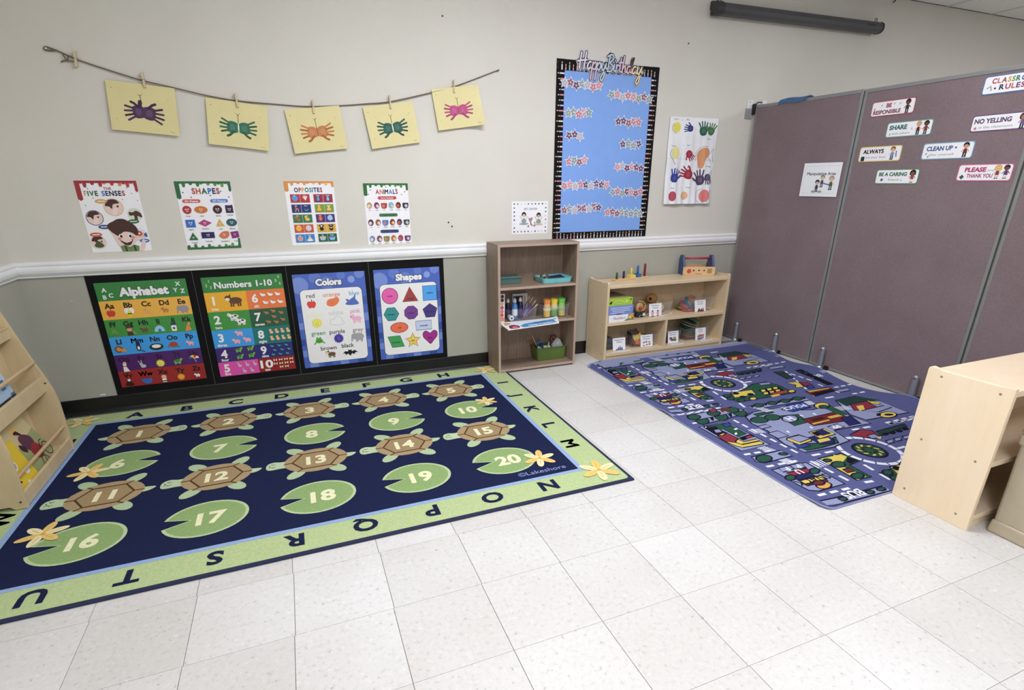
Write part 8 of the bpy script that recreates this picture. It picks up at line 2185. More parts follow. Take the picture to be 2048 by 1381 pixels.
o = tag(obj('cardboard_sheet', B(2.912, 3.10, -.27, -.05, ZM + .1805, ZM + .186, .001), plastic('9a8f74', .7), None), 'flat brown board lying on the lime green box', 'board')


# clear bins with contents
def bin_(x0, x1, y0, y1, z, h, label):
    return tag(obj('clear_bin', tray_bm(x0, x1, y0, y1, z, z + h, .0025, .010, .004, .016), M['clear'], None), label, 'bin', None)


bin_(3.300, 3.548, -.225, -.060, ZM, .105, 'clear bin labelled Potato Heads in the upper compartment of the low shelf')
def none(cv, H):
    pass


def kids(cv, H):
    for x in (28, 70):
        cv.circ(x, 54, 8, 'c98a94', 12); cv.ell(x, 48, 7, 4, '4a4452', 12); cv.ell(x, 70, 9, 12, 'd9a0a6', 14); cv.rect(x - 8, 80, x - 1, 90, '4a4a58'); cv.rect(x + 1, 80, x + 8, 90, '4a4a58')
        cv.line([(x - 8, 66), (x - 14, 58)], 3, 'c98a94'); cv.line([(x + 8, 66), (x + 14, 58)], 3, 'c98a94')


card('label_card', None, 'white label card with two little figures on the wide clear bin', .119, .100, (3.378, -.2485, ZM + .004), 0, radians(-8), ['Potato', 'Heads'], kids)
# toys inside and beside that bin
b = bmesh.new()
bmesh.ops.create_uvsphere(b, u_segments=20, v_segments=12, radius=1)
for v in b.verts:
    v.co = Vector((v.co.x * .050, v.co.y * .042, v.co.z * .040))
bt_ = thing('toy_potato', 'brown rounded toy head showing above the wide clear bin', 'toy', (3.415, -.130, ZM + .122))
obj('body', b, plastic('b98a52', .35), bt_, local=True, smooth=True)
b = bmesh.new(); bmesh.ops.create_uvsphere(b, u_segments=12, v_segments=8, radius=.012)
bmesh.ops.translate(b, verts=b.verts[:], vec=(-.032, -.030, .004)); obj('black_eye', b, plastic('1d1714', .3), bt_, local=True, smooth=True)
b = bmesh.new(); bmesh.ops.create_uvsphere(b, u_segments=12, v_segments=8, radius=.016)
bmesh.ops.translate(b, verts=b.verts[:], vec=(.035, -.030, -.028)); obj('nose', b, plastic('c9a070', .4), bt_, local=True, smooth=True)
for i, (x, y, z, r, c, lb) in enumerate(((3.345, -.14, .046, .038, '8a5a3a', 'dark brown toy potato body low in the wide clear bin'), (3.425, -.125, .040, .036, 'a0744a', 'tan toy potato body under the rounded toy head'), (3.500, -.14, .042, .034, 'c9b49c', 'pale beige toy piece at the right of the wide clear bin'))):
    b = bmesh.new(); bmesh.ops.create_uvsphere(b, u_segments=16, v_segments=10, radius=r)
    for v in b.verts:
        v.co.z *= 1.12
    bmesh.ops.translate(b, verts=b.verts[:], vec=(x, y, ZM + z))
    tag(obj('toy_piece', b, plastic(c, .4), None, smooth=True), lb, 'toy')
t_ = thing('toy_mask', 'round tan toy face with a yellow strap beside the wide clear bin', 'toy', (3.245, -.215, ZM), 0)
b = bmesh.new(); bmesh.ops.create_uvsphere(b, u_segments=18, v_segments=10, radius=1)
for v in b.verts:
    v.co = Vector((v.co.x * .036, v.co.y * .018, v.co.z * .040))
b.transform(Matrix.Translation((3.245, -.215, ZM + .078)))
obj('face', b, plastic('b89468', .4), t_, smooth=True)
b = bmesh.new(); tube(b, smooth_pts([(3.228, -.222, ZM + .130), (3.262, -.228, ZM + .125), (3.288, -.230, ZM + .098), (3.280, -.232, ZM + .066), (3.252, -.234, ZM + .050)], False, 4), .0035, 6)
obj('yellow_strap', b, plastic('d2a640', .5), t_)
b = bmesh.new(); bmesh.ops.create_uvsphere(b, u_segments=12, v_segments=8, radius=.014); bmesh.ops.translate(b, verts=b.verts[:], vec=(3.240, -.234, ZM + .074))
obj('red_nose', b, plastic('a0432f', .4), t_, smooth=True)
b = bmesh.new()
box(b, 3.212, 3.292, -.238, -.19, ZM, ZM + .040, .012, 3)
hat = tag(obj('toy_hat', b, plastic('26262a', .5), None), 'black toy hat with a white star below the tan toy face', 'toy')
cv = Canvas(1, 2e-5, False)
cv.star(3.276, ZM + .024, .020, 'eceef2'); cv.circ(3.235, ZM + .012, .004, 'd9dade', 8); cv.circ(3.245, ZM + .018, .003, 'd9dade', 8)
obj('star_print', cv.bm('wall', off=.2386), M['print'], hat, keep=True)
for i, (p0, p1, lb) in enumerate((((3.44, -.262, ZM + .004), (3.53, -.235, ZM + .006), 'white plastic toy stick lying right of the figure label'), ((3.36, -.275, ZM + .004), (3.44, -.268, ZM + .004), 'white plastic toy stick lying in front of the figure label'))):
    t_ = thing('toy_stick', lb, 'toy', p0)
    obj('shaft', tube(bmesh.new(), [p0, p1], .0035, 6), plastic('e8e6e4', .4), t_)
    obj('end', tube(bmesh.new(), [p1, (p1[0] + .016, p1[1] + .005, p1[2] + .004)], [.0045, .006], 6), plastic('e3d3d0', .4), t_)

# bin with curved wooden road pieces
bin_(3.700, 3.975, -.222, -.050, ZM, .112, 'clear bin of curved road pieces at the right of the upper compartment')


def arcp(cx, cy, z, r0, r1, a0, a1, h, c, label, tx=0, ty=0):
    b = bmesh.new()
    n = 12
    p = [(r1 * cos(a0 + (a1 - a0) * i / n), r1 * sin(a0 + (a1 - a0) * i / n)) for i in range(n + 1)] + [(r0 * cos(a1 + (a0 - a1) * i / n), r0 * sin(a1 + (a0 - a1) * i / n)) for i in range(n + 1)]
    prism(b, p, 'z', 0, h, .001)
    o = obj('road_piece', b, plastic(c, .45), None, local=True)
    o.scale = (1.22, 1.22, 1.22)
    o.location = (cx, cy - .012, z)
    o.rotation_euler = (tx, ty, 0)
    return tag(o, label, 'toy', 'curved road pieces in the clear bin')


arcp(3.765, -.135, ZM + .005, .025, .060, 2.2, 5.6, .016, 'b5463c', 'red curved road piece at the bottom of the clear bin')
arcp(3.745, -.125, ZM + .022, .030, .052, 1.6, 4.6, .014, '7f8f3a', 'olive curved road piece at the left of the clear bin')
arcp(3.830, -.130, ZM + .006, .030, .066, 3.0, 6.0, .016, 'c94f45', 'bright red curved road piece behind the road label')
arcp(3.805, -.140, ZM + .040, .035, .056, 2.6, 5.8, .016, '3a7f96', 'teal curved road piece leaning in the clear bin', .9, 0)
arcp(3.812, -.128, ZM + .060, .034, .054, 2.4, 5.2, .016, '6f98a8', 'grey-blue curved road piece standing in the clear bin', 1.0, .1)
arcp(3.835, -.115, ZM + .070, .022, .040, .4, 3.2, .014, 'd99a7a', 'peach curved road piece on top of the pile in the clear bin', .5, 0)
arcp(3.742, -.150, ZM + .040, .028, .050, 1.2, 4.4, .016, 'a85a6a', 'rose curved road piece near the left wall of the clear bin', .25, .1)
arcp(3.770, -.160, ZM + .058, .026, .046, 2.0, 5.4, .014, '2f5f78', 'dark teal curved road piece leaning on the front wall of the clear bin', .8, .1)
arcp(3.905, -.115, ZM + .008, .022, .050, -.6, 2.6, .016, 'b8605a', 'dull red curved road piece at the right end of the clear bin')


def road(cv, H):
    cv.poly([(18, 90), (35, 62), (44, 58), (56, 78), (82, 76), (84, 86)], 'a3605a')
    for x in (40, 56, 66, 78):
        cv.poly([(x - 6, 84), (x - 2, 58 + (x % 3) * 6), (x + 3, 60), (x + 6, 84)], '33303a')


card('label_card', None, 'white label card with a road picture at the right of the upper compartment', .112, .094, (3.8265, -.2440, ZM + .002), 0, radians(-10), ['Wooden', 'Roads'], road)

# lower left: bin of magnetic tiles, bin of stars
bin_(2.952, 3.110, -.226, -.060, ZB, .100, 'clear bin of dark magnetic tiles, lower left of the low shelf')
mt = thing('magnetic_tile_stack', 'stack of dark grey magnetic tiles inside the lower left clear bin', 'tiles', (2.995, -.15, ZB + .005))
for i in range(7):
    obj('magnetic_tile', B(2.962 + .002 * (i % 2), 3.040, -.212, -.10, ZB + .005 + i * .0115, ZB + .0145 + i * .0115, .0015), plastic(('3a4448', '2f3a40', '44504f')[i % 3], .3), mt)


def tiles(cv, H):
    for x, h, c in ((30, 14, '6a6a8c'), (44, 26, '5a5f8a'), (58, 34, '6f6f90'), (72, 24, '4f5f86')):
        cv.poly([(x - 7, 88), (x - 7, 88 - h * .5), (x, 84 - h), (x + 7, 88 - h * .5), (x + 7, 88)], c)
    cv.ell(52, 88, 32, 3, 'a9a2b4', 14)


card('label_card', None, 'white label card reading Magnetic Tiles, lower left of the low shelf', .116, .096, (3.058, -.2560, ZB + .002), 0, radians(-9), ['Magnetic', 'Tiles'], tiles)
bin_(3.185, 3.425, -.236, -.070, ZB, .100, 'clear bin of coloured puzzle shapes, lower left half of the low shelf')
pc = [('d8742f', 3.262, -.216, .012), ('d98a3a', 3.306, -.214, .030), ('7a2f44', 3.222, -.208, .020), ('5f2538', 3.225, -.150, .012), ('d9c65a', 3.238, -.206, .062), ('dcd27a', 3.275, -.208, .076), ('2a3a2c', 3.315, -.206, .066), ('1f1d22', 3.215, -.150, .078),
      ('e08a4a', 3.335, -.140, .046), ('8a3a2a', 3.300, -.120, .085), ('c95f2f', 3.370, -.15, .020), ('2f2a30', 3.270, -.12, .092)]
cn = {'d8742f': 'orange', 'd98a3a': 'amber', '7a2f44': 'maroon', '5f2538': 'dark maroon', 'd9c65a': 'yellow', 'dcd27a': 'pale yellow', '2a3a2c': 'dark green', '1f1d22': 'black', 'e08a4a': 'light orange', '8a3a2a': 'brick red', 'c95f2f': 'burnt orange', '2f2a30': 'charcoal'}
for i, (c, x, y, z) in enumerate(pc):
    b = bmesh.new()
    p = [((.036 if j % 2 == 0 else .020) * cos(pi * j / 5 + i), (.036 if j % 2 == 0 else .020) * sin(pi * j / 5 + i)) for j in range(10)]
    prism(b, p, 'y', -.006, .006, .001)
    o = obj('star_piece', b, plastic(c, .45), None, local=True)
    o.location = (x, y, ZB + .032 + z * .62)
    o.rotation_euler = (.3 * sin(i * 1.7) - .3, .4 * sin(i * 2.1), .5 * sin(i))
    tag(o, cn[c] + ' foam star in the lower left clear bin of the low shelf', 'toy', 'foam stars in the clear bin')


def pups(cv, H):
    for x, y, c in ((28, 52, '8a4a6a'), (48, 50, '4a4a7a'), (72, 52, '8a8a7a'), (28, 74, 'd0707a'), (52, 70, '7a7a86'), (74, 68, '6a6a70')):
        cv.ell(x, y, 9, 6, c, 14); cv.line([(x - 6, y + 4), (x + 6, y - 3)], 1.2, 'e8e8ee')
    cv.line([(18, 90), (84, 88)], 2, '9a98a4')


card('label_card', None, 'white label card with six oval pictures on the bin of foam stars', .116, .097, (3.315, -.2585, ZB + .002), 0, radians(-9), ['Sorting', 'Shapes'], pups)

# lower right: blue bin with block label, bin of plates
bin_(3.520, 3.665, -.230, -.085, ZB, .098, 'clear bin of dark blue and green bricks, just right of the divider')
rq = random.Random(4)
for i in range(8):
    x, y, z = 3.545 + (i % 4) * .033, -.205 + (i // 4) * .055, ZB + .005
    c, cnm = (('24405a', 'navy'), ('4f7f4a', 'green'), ('2c6a8f', 'blue'), ('1f2a38', 'black'), ('7fa0b8', 'pale blue'), ('35506a', 'slate'), ('5a8a6a', 'sea green'), ('20344a', 'midnight blue'))[i]
    t_ = thing('toy_brick', cnm + ' toy brick in the clear bin right of the divider', 'toy', (x, y, z), 0, 'toy bricks in the clear bin')
    hh = .045 + .010 * (i % 3)
    obj('body', B(x - .015, x + .015, y - .022, y + .022, z, z + hh, .0015), plastic(c, .35), t_)
    b = bmesh.new()
    for sx_, sy_ in ((-.007, -.01), (.007, -.01), (-.007, .01), (.007, .01)):
        lathe(b, [(0, 0), (.0045, 0), (.0045, .004), (0, .004)], (x + sx_, y + sy_, z + hh - .0005), 8)
    obj('studs', b, plastic(c, .35), t_)


def blocks(cv, H):
    for x, y, c in ((28, 56, '8a3f4a'), (40, 68, '4a5f9a'), (62, 54, 'c9905a'), (66, 70, '4f8a5a')):
        cv.rrect(x - 13, y - 9, x + 13, y + 9, 3, c)
        for u in (-7, 0, 7):
            cv.circ(x + u, y - 8, 2.6, c, 8)


card('label_card', None, 'white label card with four coloured bricks, just right of the divider', .106, .099, (3.580, -.2530, ZB + .002), 0, radians(-9), ['Building', 'Bricks'], blocks)
bin_(3.715, 3.950, -.232, -.075, ZB, .104, 'clear bin of stacked colored play plates, lower right of the low shelf')
for i, (c, cnm, z, tx, ty, x, y) in enumerate((('a04a48', 'dark red', .010, 0, 0, 3.79, -.15), ('c9a06a', 'tan', .022, .02, .03, 3.80, -.15), ('6f9a58', 'leaf green', .034, -.02, .05, 3.80, -.145), ('9a3a40', 'red', .046, .03, .02, 3.80, -.15),
                                            ('6f7f88', 'slate grey', .060, .05, .06, 3.795, -.150), ('3f8a60', 'bottle green', .076, .05, .12, 3.785, -.150), ('7a6f6a', 'dark grey', .094, .10, .20, 3.80, -.145),
                                            ('b9e0d0', 'mint', .112, .12, .26, 3.800, -.145), ('d8b8a4', 'peach', .130, .12, .30, 3.810, -.140), ('2f6a58', 'deep green', .150, .14, .30, 3.800, -.138), ('7fb8b0', 'aqua', .160, .16, .32, 3.850, -.130))):
    b = lathe(bmesh.new(), [(0, 0), (.050, 0), (.076, .010), (.078, .0118), (.076, .013), (.049, .0035), (0, .0035)], (0, 0, 0), 24)
    o = obj('toy_plate', b, plastic(c, .35), None, local=True, smooth=True)
    o.location = (x, y, ZB + z * .92)
    o.rotation_euler = (tx, ty, 0)
    tag(o, cnm + ' toy plate in the tilted stack at the lower right of the low shelf', 'toy', 'toy plates in the clear bin')


def bars(cv, H):
    cv.poly([(20, 62), (48, 46), (52, 56), (78, 50), (84, 62), (54, 74), (50, 68), (24, 76)], 'b0605a'); cv.poly([(20, 78), (50, 72), (54, 78), (84, 66), (78, 84), (46, 92), (22, 90)], '5a6f98')


card('label_card', None, 'white label card with red and blue bars at the lower right of the low shelf', .108, .100, (3.858, -.2550, ZB + .002), 0, radians(-9), ['Play', 'Food'], bars)
for i, (x, y, lb) in enumerate(((3.085, -.282, 'fallen white card on the bottom board under the Magnetic Tiles label'), (3.600, -.283, 'fallen white card on the bottom board under the brick label'), (3.895, -.282, 'fallen white card on the bottom board under the bars label'))):
    o = tag(obj('fallen_card', B(x - .055, x + .055, y - .018, y + .012, ZB, ZB + .0012), plastic('e9e9ee', .5), None), lb, 'card')
    cv = Canvas(1, 1e-5, False)
    for j in range(4):
        cv.rect(x - .04 + j * .02, y - .010, x - .028 + j * .02, y - .002, ('6a6a80', '8a8494', '55607a', 'a09aa6')[j])
    obj('artwork', cv.bm('floor', off=ZB + .0016), M['print'], o, keep=True)

# ================================================================== fabric room divider
PX = 4.356
dv_ = thing('room_divider', 'tall folding room divider of mauve-brown fabric panels in grey metal frames', 'room divider', (PX + .025, -1.45, 0))


def dpanel(xa, ya, xb, yb, z0, z1):
    """one framed panel from (xa, ya) to (xb, yb) on its visible face"""
    a = math.atan2(yb - ya, xb - xa)
    L = hypot(xb - xa, yb - ya)
    Mx = Matrix.Translation((xa, ya, 0)) @ Matrix.Rotation(a, 4, 'Z')
    # local x runs along the panel; local +y is away from the viewer
    b = box(bmesh.new(), .016, L - .016, .003, .043, z0 + .015, z1 - .020)
    b.transform(Mx)
    pn = obj('panel', b, M['fabric'], dv_)
    for nm_, args in (('frame_post', (0, .018, 0, .046, z0, z1)), ('frame_post', (L - .018, L, 0, .046, z0, z1)), ('frame_rail', (.018, L - .018, 0, .046, z1 - .022, z1)), ('frame_rail', (.018, L - .018, 0, .046, z0, z0 + .016))):
        b = box(bmesh.new(), *args, .002)
        b.transform(Mx)
        obj(nm_, b, M['alu'], pn)


dpanel(4.308, -.028, 4.355, -.902, .007, 1.880)
dpanel(4.356, -.910, 4.356, -1.893, .007, 1.876)
dpanel(4.356, -1.903, 4.356, -2.840, .007, 1.876)
dpanel(4.356, -2.850, 4.356, -3.810, .007, 1.876)
for y in (-.906, -1.898, -2.845):
    obj('hinge_strip', B(PX + .006, PX + .040, y - .0045, y + .0045, .01, 1.870), plastic('454644', .5), dv_)
for i, (x, y, rz_) in enumerate(((4.297, -.205, 0), (4.332, -.600, 0), (4.335, -1.032, 0), (4.335, -1.705, 0), (4.335, -2.40, 0))):
    ft = obj('foot', B(x - .16 if i == 0 else x - .045, x + .30, y - .020, y + .020, .0006, .0062, .002), plastic('8d9298', .4, .04, .4), dv_)
    b = tube(bmesh.new(), [(x - .012, y, .006), (x - .012, y, .160), (x - .012, y, .170)], [.0165, .0165, .008], 16)
    obj('foot_post', b, M['silver'], ft, smooth=False)
    b = lathe(bmesh.new(), [(.0225, 0), (.0225, .012), (.0165, .020)], (x - .012, y, .006), 16)
    obj('foot_collar', b, M['silver'], ft)
    b = lathe(bmesh.new(), [(0, 0), (.0045, 0), (.0045, .001), (0, .001)], (0, 0, 0), 10)
    b.transform(Matrix.Translation((x - .0286, y, .150)) @ Matrix.Rotation(-pi / 2, 4, 'Y'))
    obj('bolt_hole', b, plastic('1d1e20', .8), ft)
    obj('rubber_block', B(x + .004, x + .018, y - .052, y - .022, .0006, .030), plastic('111113', .6), ft)

# hinge bracket on the wall, with a black strap to the divider
wb = thing('wall_bracket', 'white and grey metal bracket on the wall holding the end of the room divider', 'bracket', (4.27, -.002, 1.786))
obj('white_plate', B(4.245, 4.306, -.006, -.0005, 1.858, 1.920, .001), plastic('e4e5e6', .4), wb)
obj('grey_plate', B(4.236, 4.304, -.012, -.0005, 1.786, 1.858, .001), plastic('9a9c9c', .4), wb)
obj('strap', B(4.292, 4.316, -.034, -.008, 1.815, 1.890, .003), plastic('17171a', .6), wb)
for z in (1.905, 1.80):
    b = lathe(bmesh.new(), [(0, 0), (.004, 0), (.003, .002), (0, .002)], (0, 0, 0), 8)
    b.transform(Matrix.Translation((4.268, -.0065 if z > 1.86 else -.0122, z)) @ Matrix.Rotation(pi / 2, 4, 'X'))
    obj('screw', b, plastic('6a6a6a', .4), wb)
b = bmesh.new()
tube(b, [(4.315, -.02, 1.890), (4.34, -.02, 1.905), (4.37, -.03, 1.903)], .004, 6)
obj('cable', b, plastic('17171a', .6), wb)
tag(obj('wall_clip', B(4.385, 4.440, -.010, -.0005, 1.895, 1.922, .002), plastic('e6e7e8', .4), None), 'small white plastic clip on the wall behind the divider top', 'clip')
# blue sheet draped on the top edge
b = bmesh.new()
pr = [(4.300, 1.866), (4.304, 1.884), (4.318, 1.893), (4.345, 1.900), (4.372, 1.897), (4.392, 1.886), (4.396, 1.866), (4.392, 1.866), (4.388, 1.884), (4.371, 1.892), (4.345, 1.894), (4.319, 1.887), (4.308, 1.881), (4.304, 1.866)]
rows2 = []
for i in range(9):
    y = -.245 - .235 * i / 8
    dx = .021 * (i / 8) * .3 + .012
    rows2.append([b.verts.new((x + dx, y, z + .004 * sin(i * .8) - .006 * (1 - i / 8) * (z < 1.885))) for x, z in pr])
for A_, B_ in zip(rows2, rows2[1:]):
    for k in range(len(pr)):
        k2 = (k + 1) % len(pr)
        b.faces.new((A_[k], A_[k2], B_[k2], B_[k]))
b.faces.new(rows2[0]); b.faces.new(rows2[-1][::-1])
tag(obj('blue_cover', b, plastic('3f6596', .5), None), 'blue plastic cover folded over the top edge of the room divider near the wall', 'cover')

# ---- classroom rule signs on the divider (sheets face -X)
RZ = -pi / 2


def kid(cv, x, y, s, hair, skin, top, legs, long=False):
    """small drawn child: hair, face, body, arms, legs"""
    if long:
        cv.blob([(x - .42 * s, y + .3 * s), (x - .45 * s, y - .3 * s), (x, y - .55 * s), (x + .45 * s, y - .3 * s), (x + .42 * s, y + .3 * s)], hair)
    else:
        cv.ell(x, y - .12 * s, .42 * s, .40 * s, hair, 14)
    cv.ell(x, y + .06 * s, .32 * s, .28 * s, skin, 14)
    cv.circ(x - .12 * s, y + .05 * s, .045 * s, '1a1412', 6); cv.circ(x + .12 * s, y + .05 * s, .045 * s, '1a1412', 6)
    cv.poly([(x - .18 * s, y + .34 * s), (x + .18 * s, y + .34 * s), (x + .30 * s, y + .95 * s), (x - .30 * s, y + .95 * s)], top)
    cv.line([(x - .2 * s, y + .42 * s), (x - .48 * s, y + .72 * s)], .12 * s, skin); cv.line([(x + .2 * s, y + .42 * s), (x + .48 * s, y + .72 * s)], .12 * s, skin)
    for u in (-.14, .14):
        cv.rect(x + (u - .1) * s, y + .95 * s, x + (u + .1) * s, y + 1.42 * s, legs); cv.ell(x + (u - .03) * s, y + 1.45 * s, .15 * s, .07 * s, '2a2026', 8)


def rule(label, y0, y1, z0, z1, border, draw, w=None, tilt=0.0):
    """y0 is the edge nearer the wall (left in view)"""
    w = w or (y0 - y1)
    h = z1 - z0
    # rounded sign
    b = bmesh.new()
    r = .012
    p = []
    for cx, cz, a0 in ((w / 2 - r, h - r, 0), (-w / 2 + r, h - r, pi / 2), (-w / 2 + r, r, pi), (w / 2 - r, r, 3 * pi / 2)):
        for i in range(4):
            a = a0 + pi / 2 * i / 3
            p.append((cx + r * cos(a), cz + r * sin(a)))
    prism(b, p, 'y', -.0010, 0)
    o = obj('rule_sign', b, plastic(border, .5), None, local=True)
    o.location = (PX + .0022, y0 - w / 2, z0)
    o.rotation_euler = (0, tilt, RZ)
    tag(o, label, 'sign', 'classroom rule signs on the room divider')
    cv = Canvas(w / 100, 1.5e-5)
    H = 100 * h / w
    cv.rrect(1.6, 1.8, 98.4, H - 1.8, 4, 'f2f1f4')
    draw(cv, H)
    cv.build('artwork', o, M['print'], x0=-w / 2, y0=h, off=.0012)


def d1(cv, H):
    cv.text('BE', 41, 10, 8.5, 'a8455a', None, .05); cv.text('RESPONSIBLE', 38, 23, 8, '7f3348', 64, .04)
    for x, y in ((24, 9), (53, 8), (66, 9)):
        cv.ell(x, y, 1.2, 2.6, 'a9a2a6', 8, .4)
    cv.poly([(6, 16), (10, 14), (9, 19)], 'a8455a')
    kid(cv, 84, 9, 14, '231a1c', '6a4030', '3a2028', '2a1c22')


def d2(cv, H):
    cv.text('SHARE', 26, 11, 9, '2f6f6a', 40, .05); cv.text('with others', 34, 23.5, 4.6, '6a6f74', 40, .0)
    cv.ell(10, 25, 2, 3, 'b9bdba', 8); cv.ell(57, 16, 1.4, 3, 'b9bdba', 8)
    kid(cv, 71, 9, 13.5, 'c99a72', 'd9a888', '5a2028', '1f1a1f'); kid(cv, 87, 9, 13.5, '1f1718', '6a4030', '7a3030', '4a3a38')


def d3(cv, H):
    cv.text('ALWAYS', 34, 10.5, 9, 'b98a48', 50, .05); cv.text('try your best', 42, 23, 4.6, '6a6c80', 48, .0)
    cv.rrect(6, 21, 15, 31, 1.5, '2a2f3a'); kid(cv, 80, 9, 14, '8a5a3a', 'e0b898', '6f8fc4', '2c3550'); cv.line([(88, 12), (90, 24)], 2, '33507a')


def d4(cv, H):
    cv.text('BE A CARING', 40, 10.5, 8, '2f6a4a', 66, .045); cv.text('friend', 44, 22.5, 5, '6a6c74', 24, .0)
    cv.star(16, 23, 4.5, '4a4a8a', 6, .5); cv.circ(62, 24, 1.6, '9a94a8', 8); kid(cv, 86, 9, 13.5, '1f1718', '8a5640', 'a04046', 'e6dccf', True)


def d5(cv, H):
    cols = ['b0424e', 'c96a4a', '9a5a4a', 'd0a24a', '6f9a4a', '3f7a6a', '3a62a0', '5a4a8a', 'a0487a']
    rainbow(cv, 'CLASSROOM', 53, 9.5, 9, 78, cols, .04); rainbow(cv, 'RULES', 50, 21.5, 9, 42, ['2c3a5a', 'b0424e', 'c9744a', '6a4a7a', 'a04a62'], .04)
    cv.line([(8, 22), (14, 18), (16, 26)], 1.6, '5a7a5a'); cv.circ(22, 23, 2, '4a3f6a', 8); kid(cv, 88, 17, 8, '2a2020', 'c08a6a', '4a8a6a', '3a3a5a')


def d6(cv, H):
    cv.text('NO YELLING', 37, 11, 8.5, '5f4a6a', 64, .045); cv.text('in the classroom', 44, 22.5, 4.6, '6a6c74', 58, .0)
    cv.star(9, 24, 4, 'c9744a'); kid(cv, 88, 9, 13.5, '4a332c', 'b07a5a', '6a5a8a', '2c2440', True)


def d7(cv, H):
    cv.text('CLEAN UP', 34, 11, 8.5, '3a628a', 52, .045); cv.text('after yourself', 40, 23, 4.6, '7a8288', 50, .0)
    cv.star(9, 21, 2.4, '7a4a6a'); cv.star(14, 27, 2.4, '8a4a4a'); cv.circ(66, 11, 2, '3a4a7a', 8); kid(cv, 85, 9, 14, '1c1718', 'd0a080', '6a2428', '1d1a20')


def d8(cv, H):
    cv.text('PLEASE', 33, 10.5, 8.5, 'b03f66', 40, .05); cv.text('and', 61, 12, 4.6, '8a8286', 12, .0); cv.text('THANK YOU', 43, 22.5, 7.5, 'a0507a', 48, .04)
    for a in range(4):
        cv.circ(10 + 2.3 * cos(a * pi / 2), 25 + 2.3 * sin(a * pi / 2), 2.2, '2f5f48', 8)
    kid(cv, 74, 9, 13, 'd9b45a', 'e4bd9c', '8a2f3a', 'd8c0ae', True); kid(cv, 89, 9, 13, '1a1618', '7a4a38', '5a3a68', 'd9d0d4')


rule('red-edged Be Responsible sign, nearest the top of the divider', -.981, -1.256, 1.704, 1.792, 'b05060', d1)
rule('teal-edged Share With Others sign below the Be Responsible sign', -1.113, -1.389, 1.575, 1.662, '6a9a90', d2)
rule('yellow-edged Always Try Your Best sign next to the divider seam', -.963, -1.241, 1.438, 1.529, 'd8bf5a', d3)
rule('green-edged Be A Caring Friend sign, lowest of those by the seam', -1.112, -1.382, 1.302, 1.389, '5a8f62', d4)
rule('blue-edged Classroom Rules heading sign, highest on the divider', -1.603, -1.874, 1.752, 1.842, '4a74a8', d5)
rule('purple-edged No Yelling In The Classroom sign below the heading sign', -1.596, -1.868, 1.571, 1.654, '6a4a7a', d6)
rule('light blue-edged Clean Up After Yourself sign in the middle of the divider', -1.368, -1.643, 1.438, 1.528, '7aa8bc', d7)
rule('pink-edged Please And Thank You sign at the lower right of the divider', -1.594, -1.860, 1.318, 1.406, 'd0608e', d8)
o = paper('manipulative_area_sign', 'square white Manipulative Area sign with three drawn children on the first divider panel', 'sign', .296, .226, (4.3395, -.715, 1.216), 'eef0f3', rot=(0, 0, math.atan2(-.902 + .028, 4.355 - 4.308)))
cv = Canvas(.296 / 100, 2e-5)
cv.line([(6, 7), (93, 7), (93, 69), (6, 69)], .5, 'b9bfc6', 0, True)
cv.text('Manipulative Area', 50, 24, 7, '3a3a50', 76, .02)
kid(cv, 56, 34, 14, '9a8a6a', 'e0c8b0', '3f4468', '55607a'); kid(cv, 80, 37, 16, 'b09a7a', 'e0c4aa', '4a5f52', '5a6a60'); kid(cv, 44, 45, 14, '1d1a20', 'd9c0b0', '2f3050', '3a3f58')
cv.line([(60, 46), (78, 50)], 2, '3f4468'); cv.ell(37, 65, 6, 2.6, '9aa090', 12); cv.ell(54, 65, 6, 2.6, '9aa090', 12); cv.rrect(68, 63, 82, 67, 1, 'f2f4f6')
cv.build('artwork', o, M['print'], x0=-.148, y0=.226, off=.001)

# ================================================================== maple cabinet at the right
cb = thing('toy_cabinet', 'pale maple open-front cabinet standing side-on at the front edge of the play rug', 'cabinet', (3.75, -2.565, 0))
CX0, CX1, CY0, CY1 = 3.121, 4.27, -2.714, -2.414
sp_ = [(-y_ - 5.128, z) for y_, z in side_prof(CY0, CY1, .612)]
for x in (CX0, CX1 - .020):
    sd = obj('side_panel', prism(bmesh.new(), sp_, 'x', x, x + .020, .0018), M['birchc'], cb)
    if x == CX0:
        for y, z in ((-2.469, .579), (-2.673, .578), (-2.465, .297), (-2.668, .294), (-2.458, .053), (-2.664, .052)):
            b = lathe(bmesh.new(), [(0, 0), (.005, 0), (.004, .0014), (0, .0014)], (0, 0, 0), 12)
            b.transform(Matrix.Translation((x, y, z)) @ Matrix.Rotation(-pi / 2, 4, 'Y'))
            obj('screw', b, plastic('9a958a', .35, .05, .5), sd)
obj('top_board', B(CX0 + .020, CX1 - .020, CY0 + .012, CY1, .566, .592, .004), M['birchc'], cb)
obj('middle_shelf', B(CX0 + .020, CX1 - .020, CY0 + .004, CY1 - .010, .282, .304, .002), M['birchc'], cb)
obj('bottom_board', B(CX0 + .020, CX1 - .020, CY0 + .004, CY1 - .010, .040, .062, .002), M['birchc'], cb)
obj('kick_board', B(CX0 + .020, CX1 - .020, CY0 + .012, CY0 + .030, .0, .040), M['birchc'], cb)
obj('back_panel', B(CX0 + .020, CX1 - .020, CY1 - .010, CY1 - .004, .003, .566), M['birchc'], cb)
# tan plastic storage chest at the frame edge
ch = thing('storage_chest', 'tan plastic storage chest in front of the maple cabinet at the right edge', 'chest', (3.55, -2.99, 0))


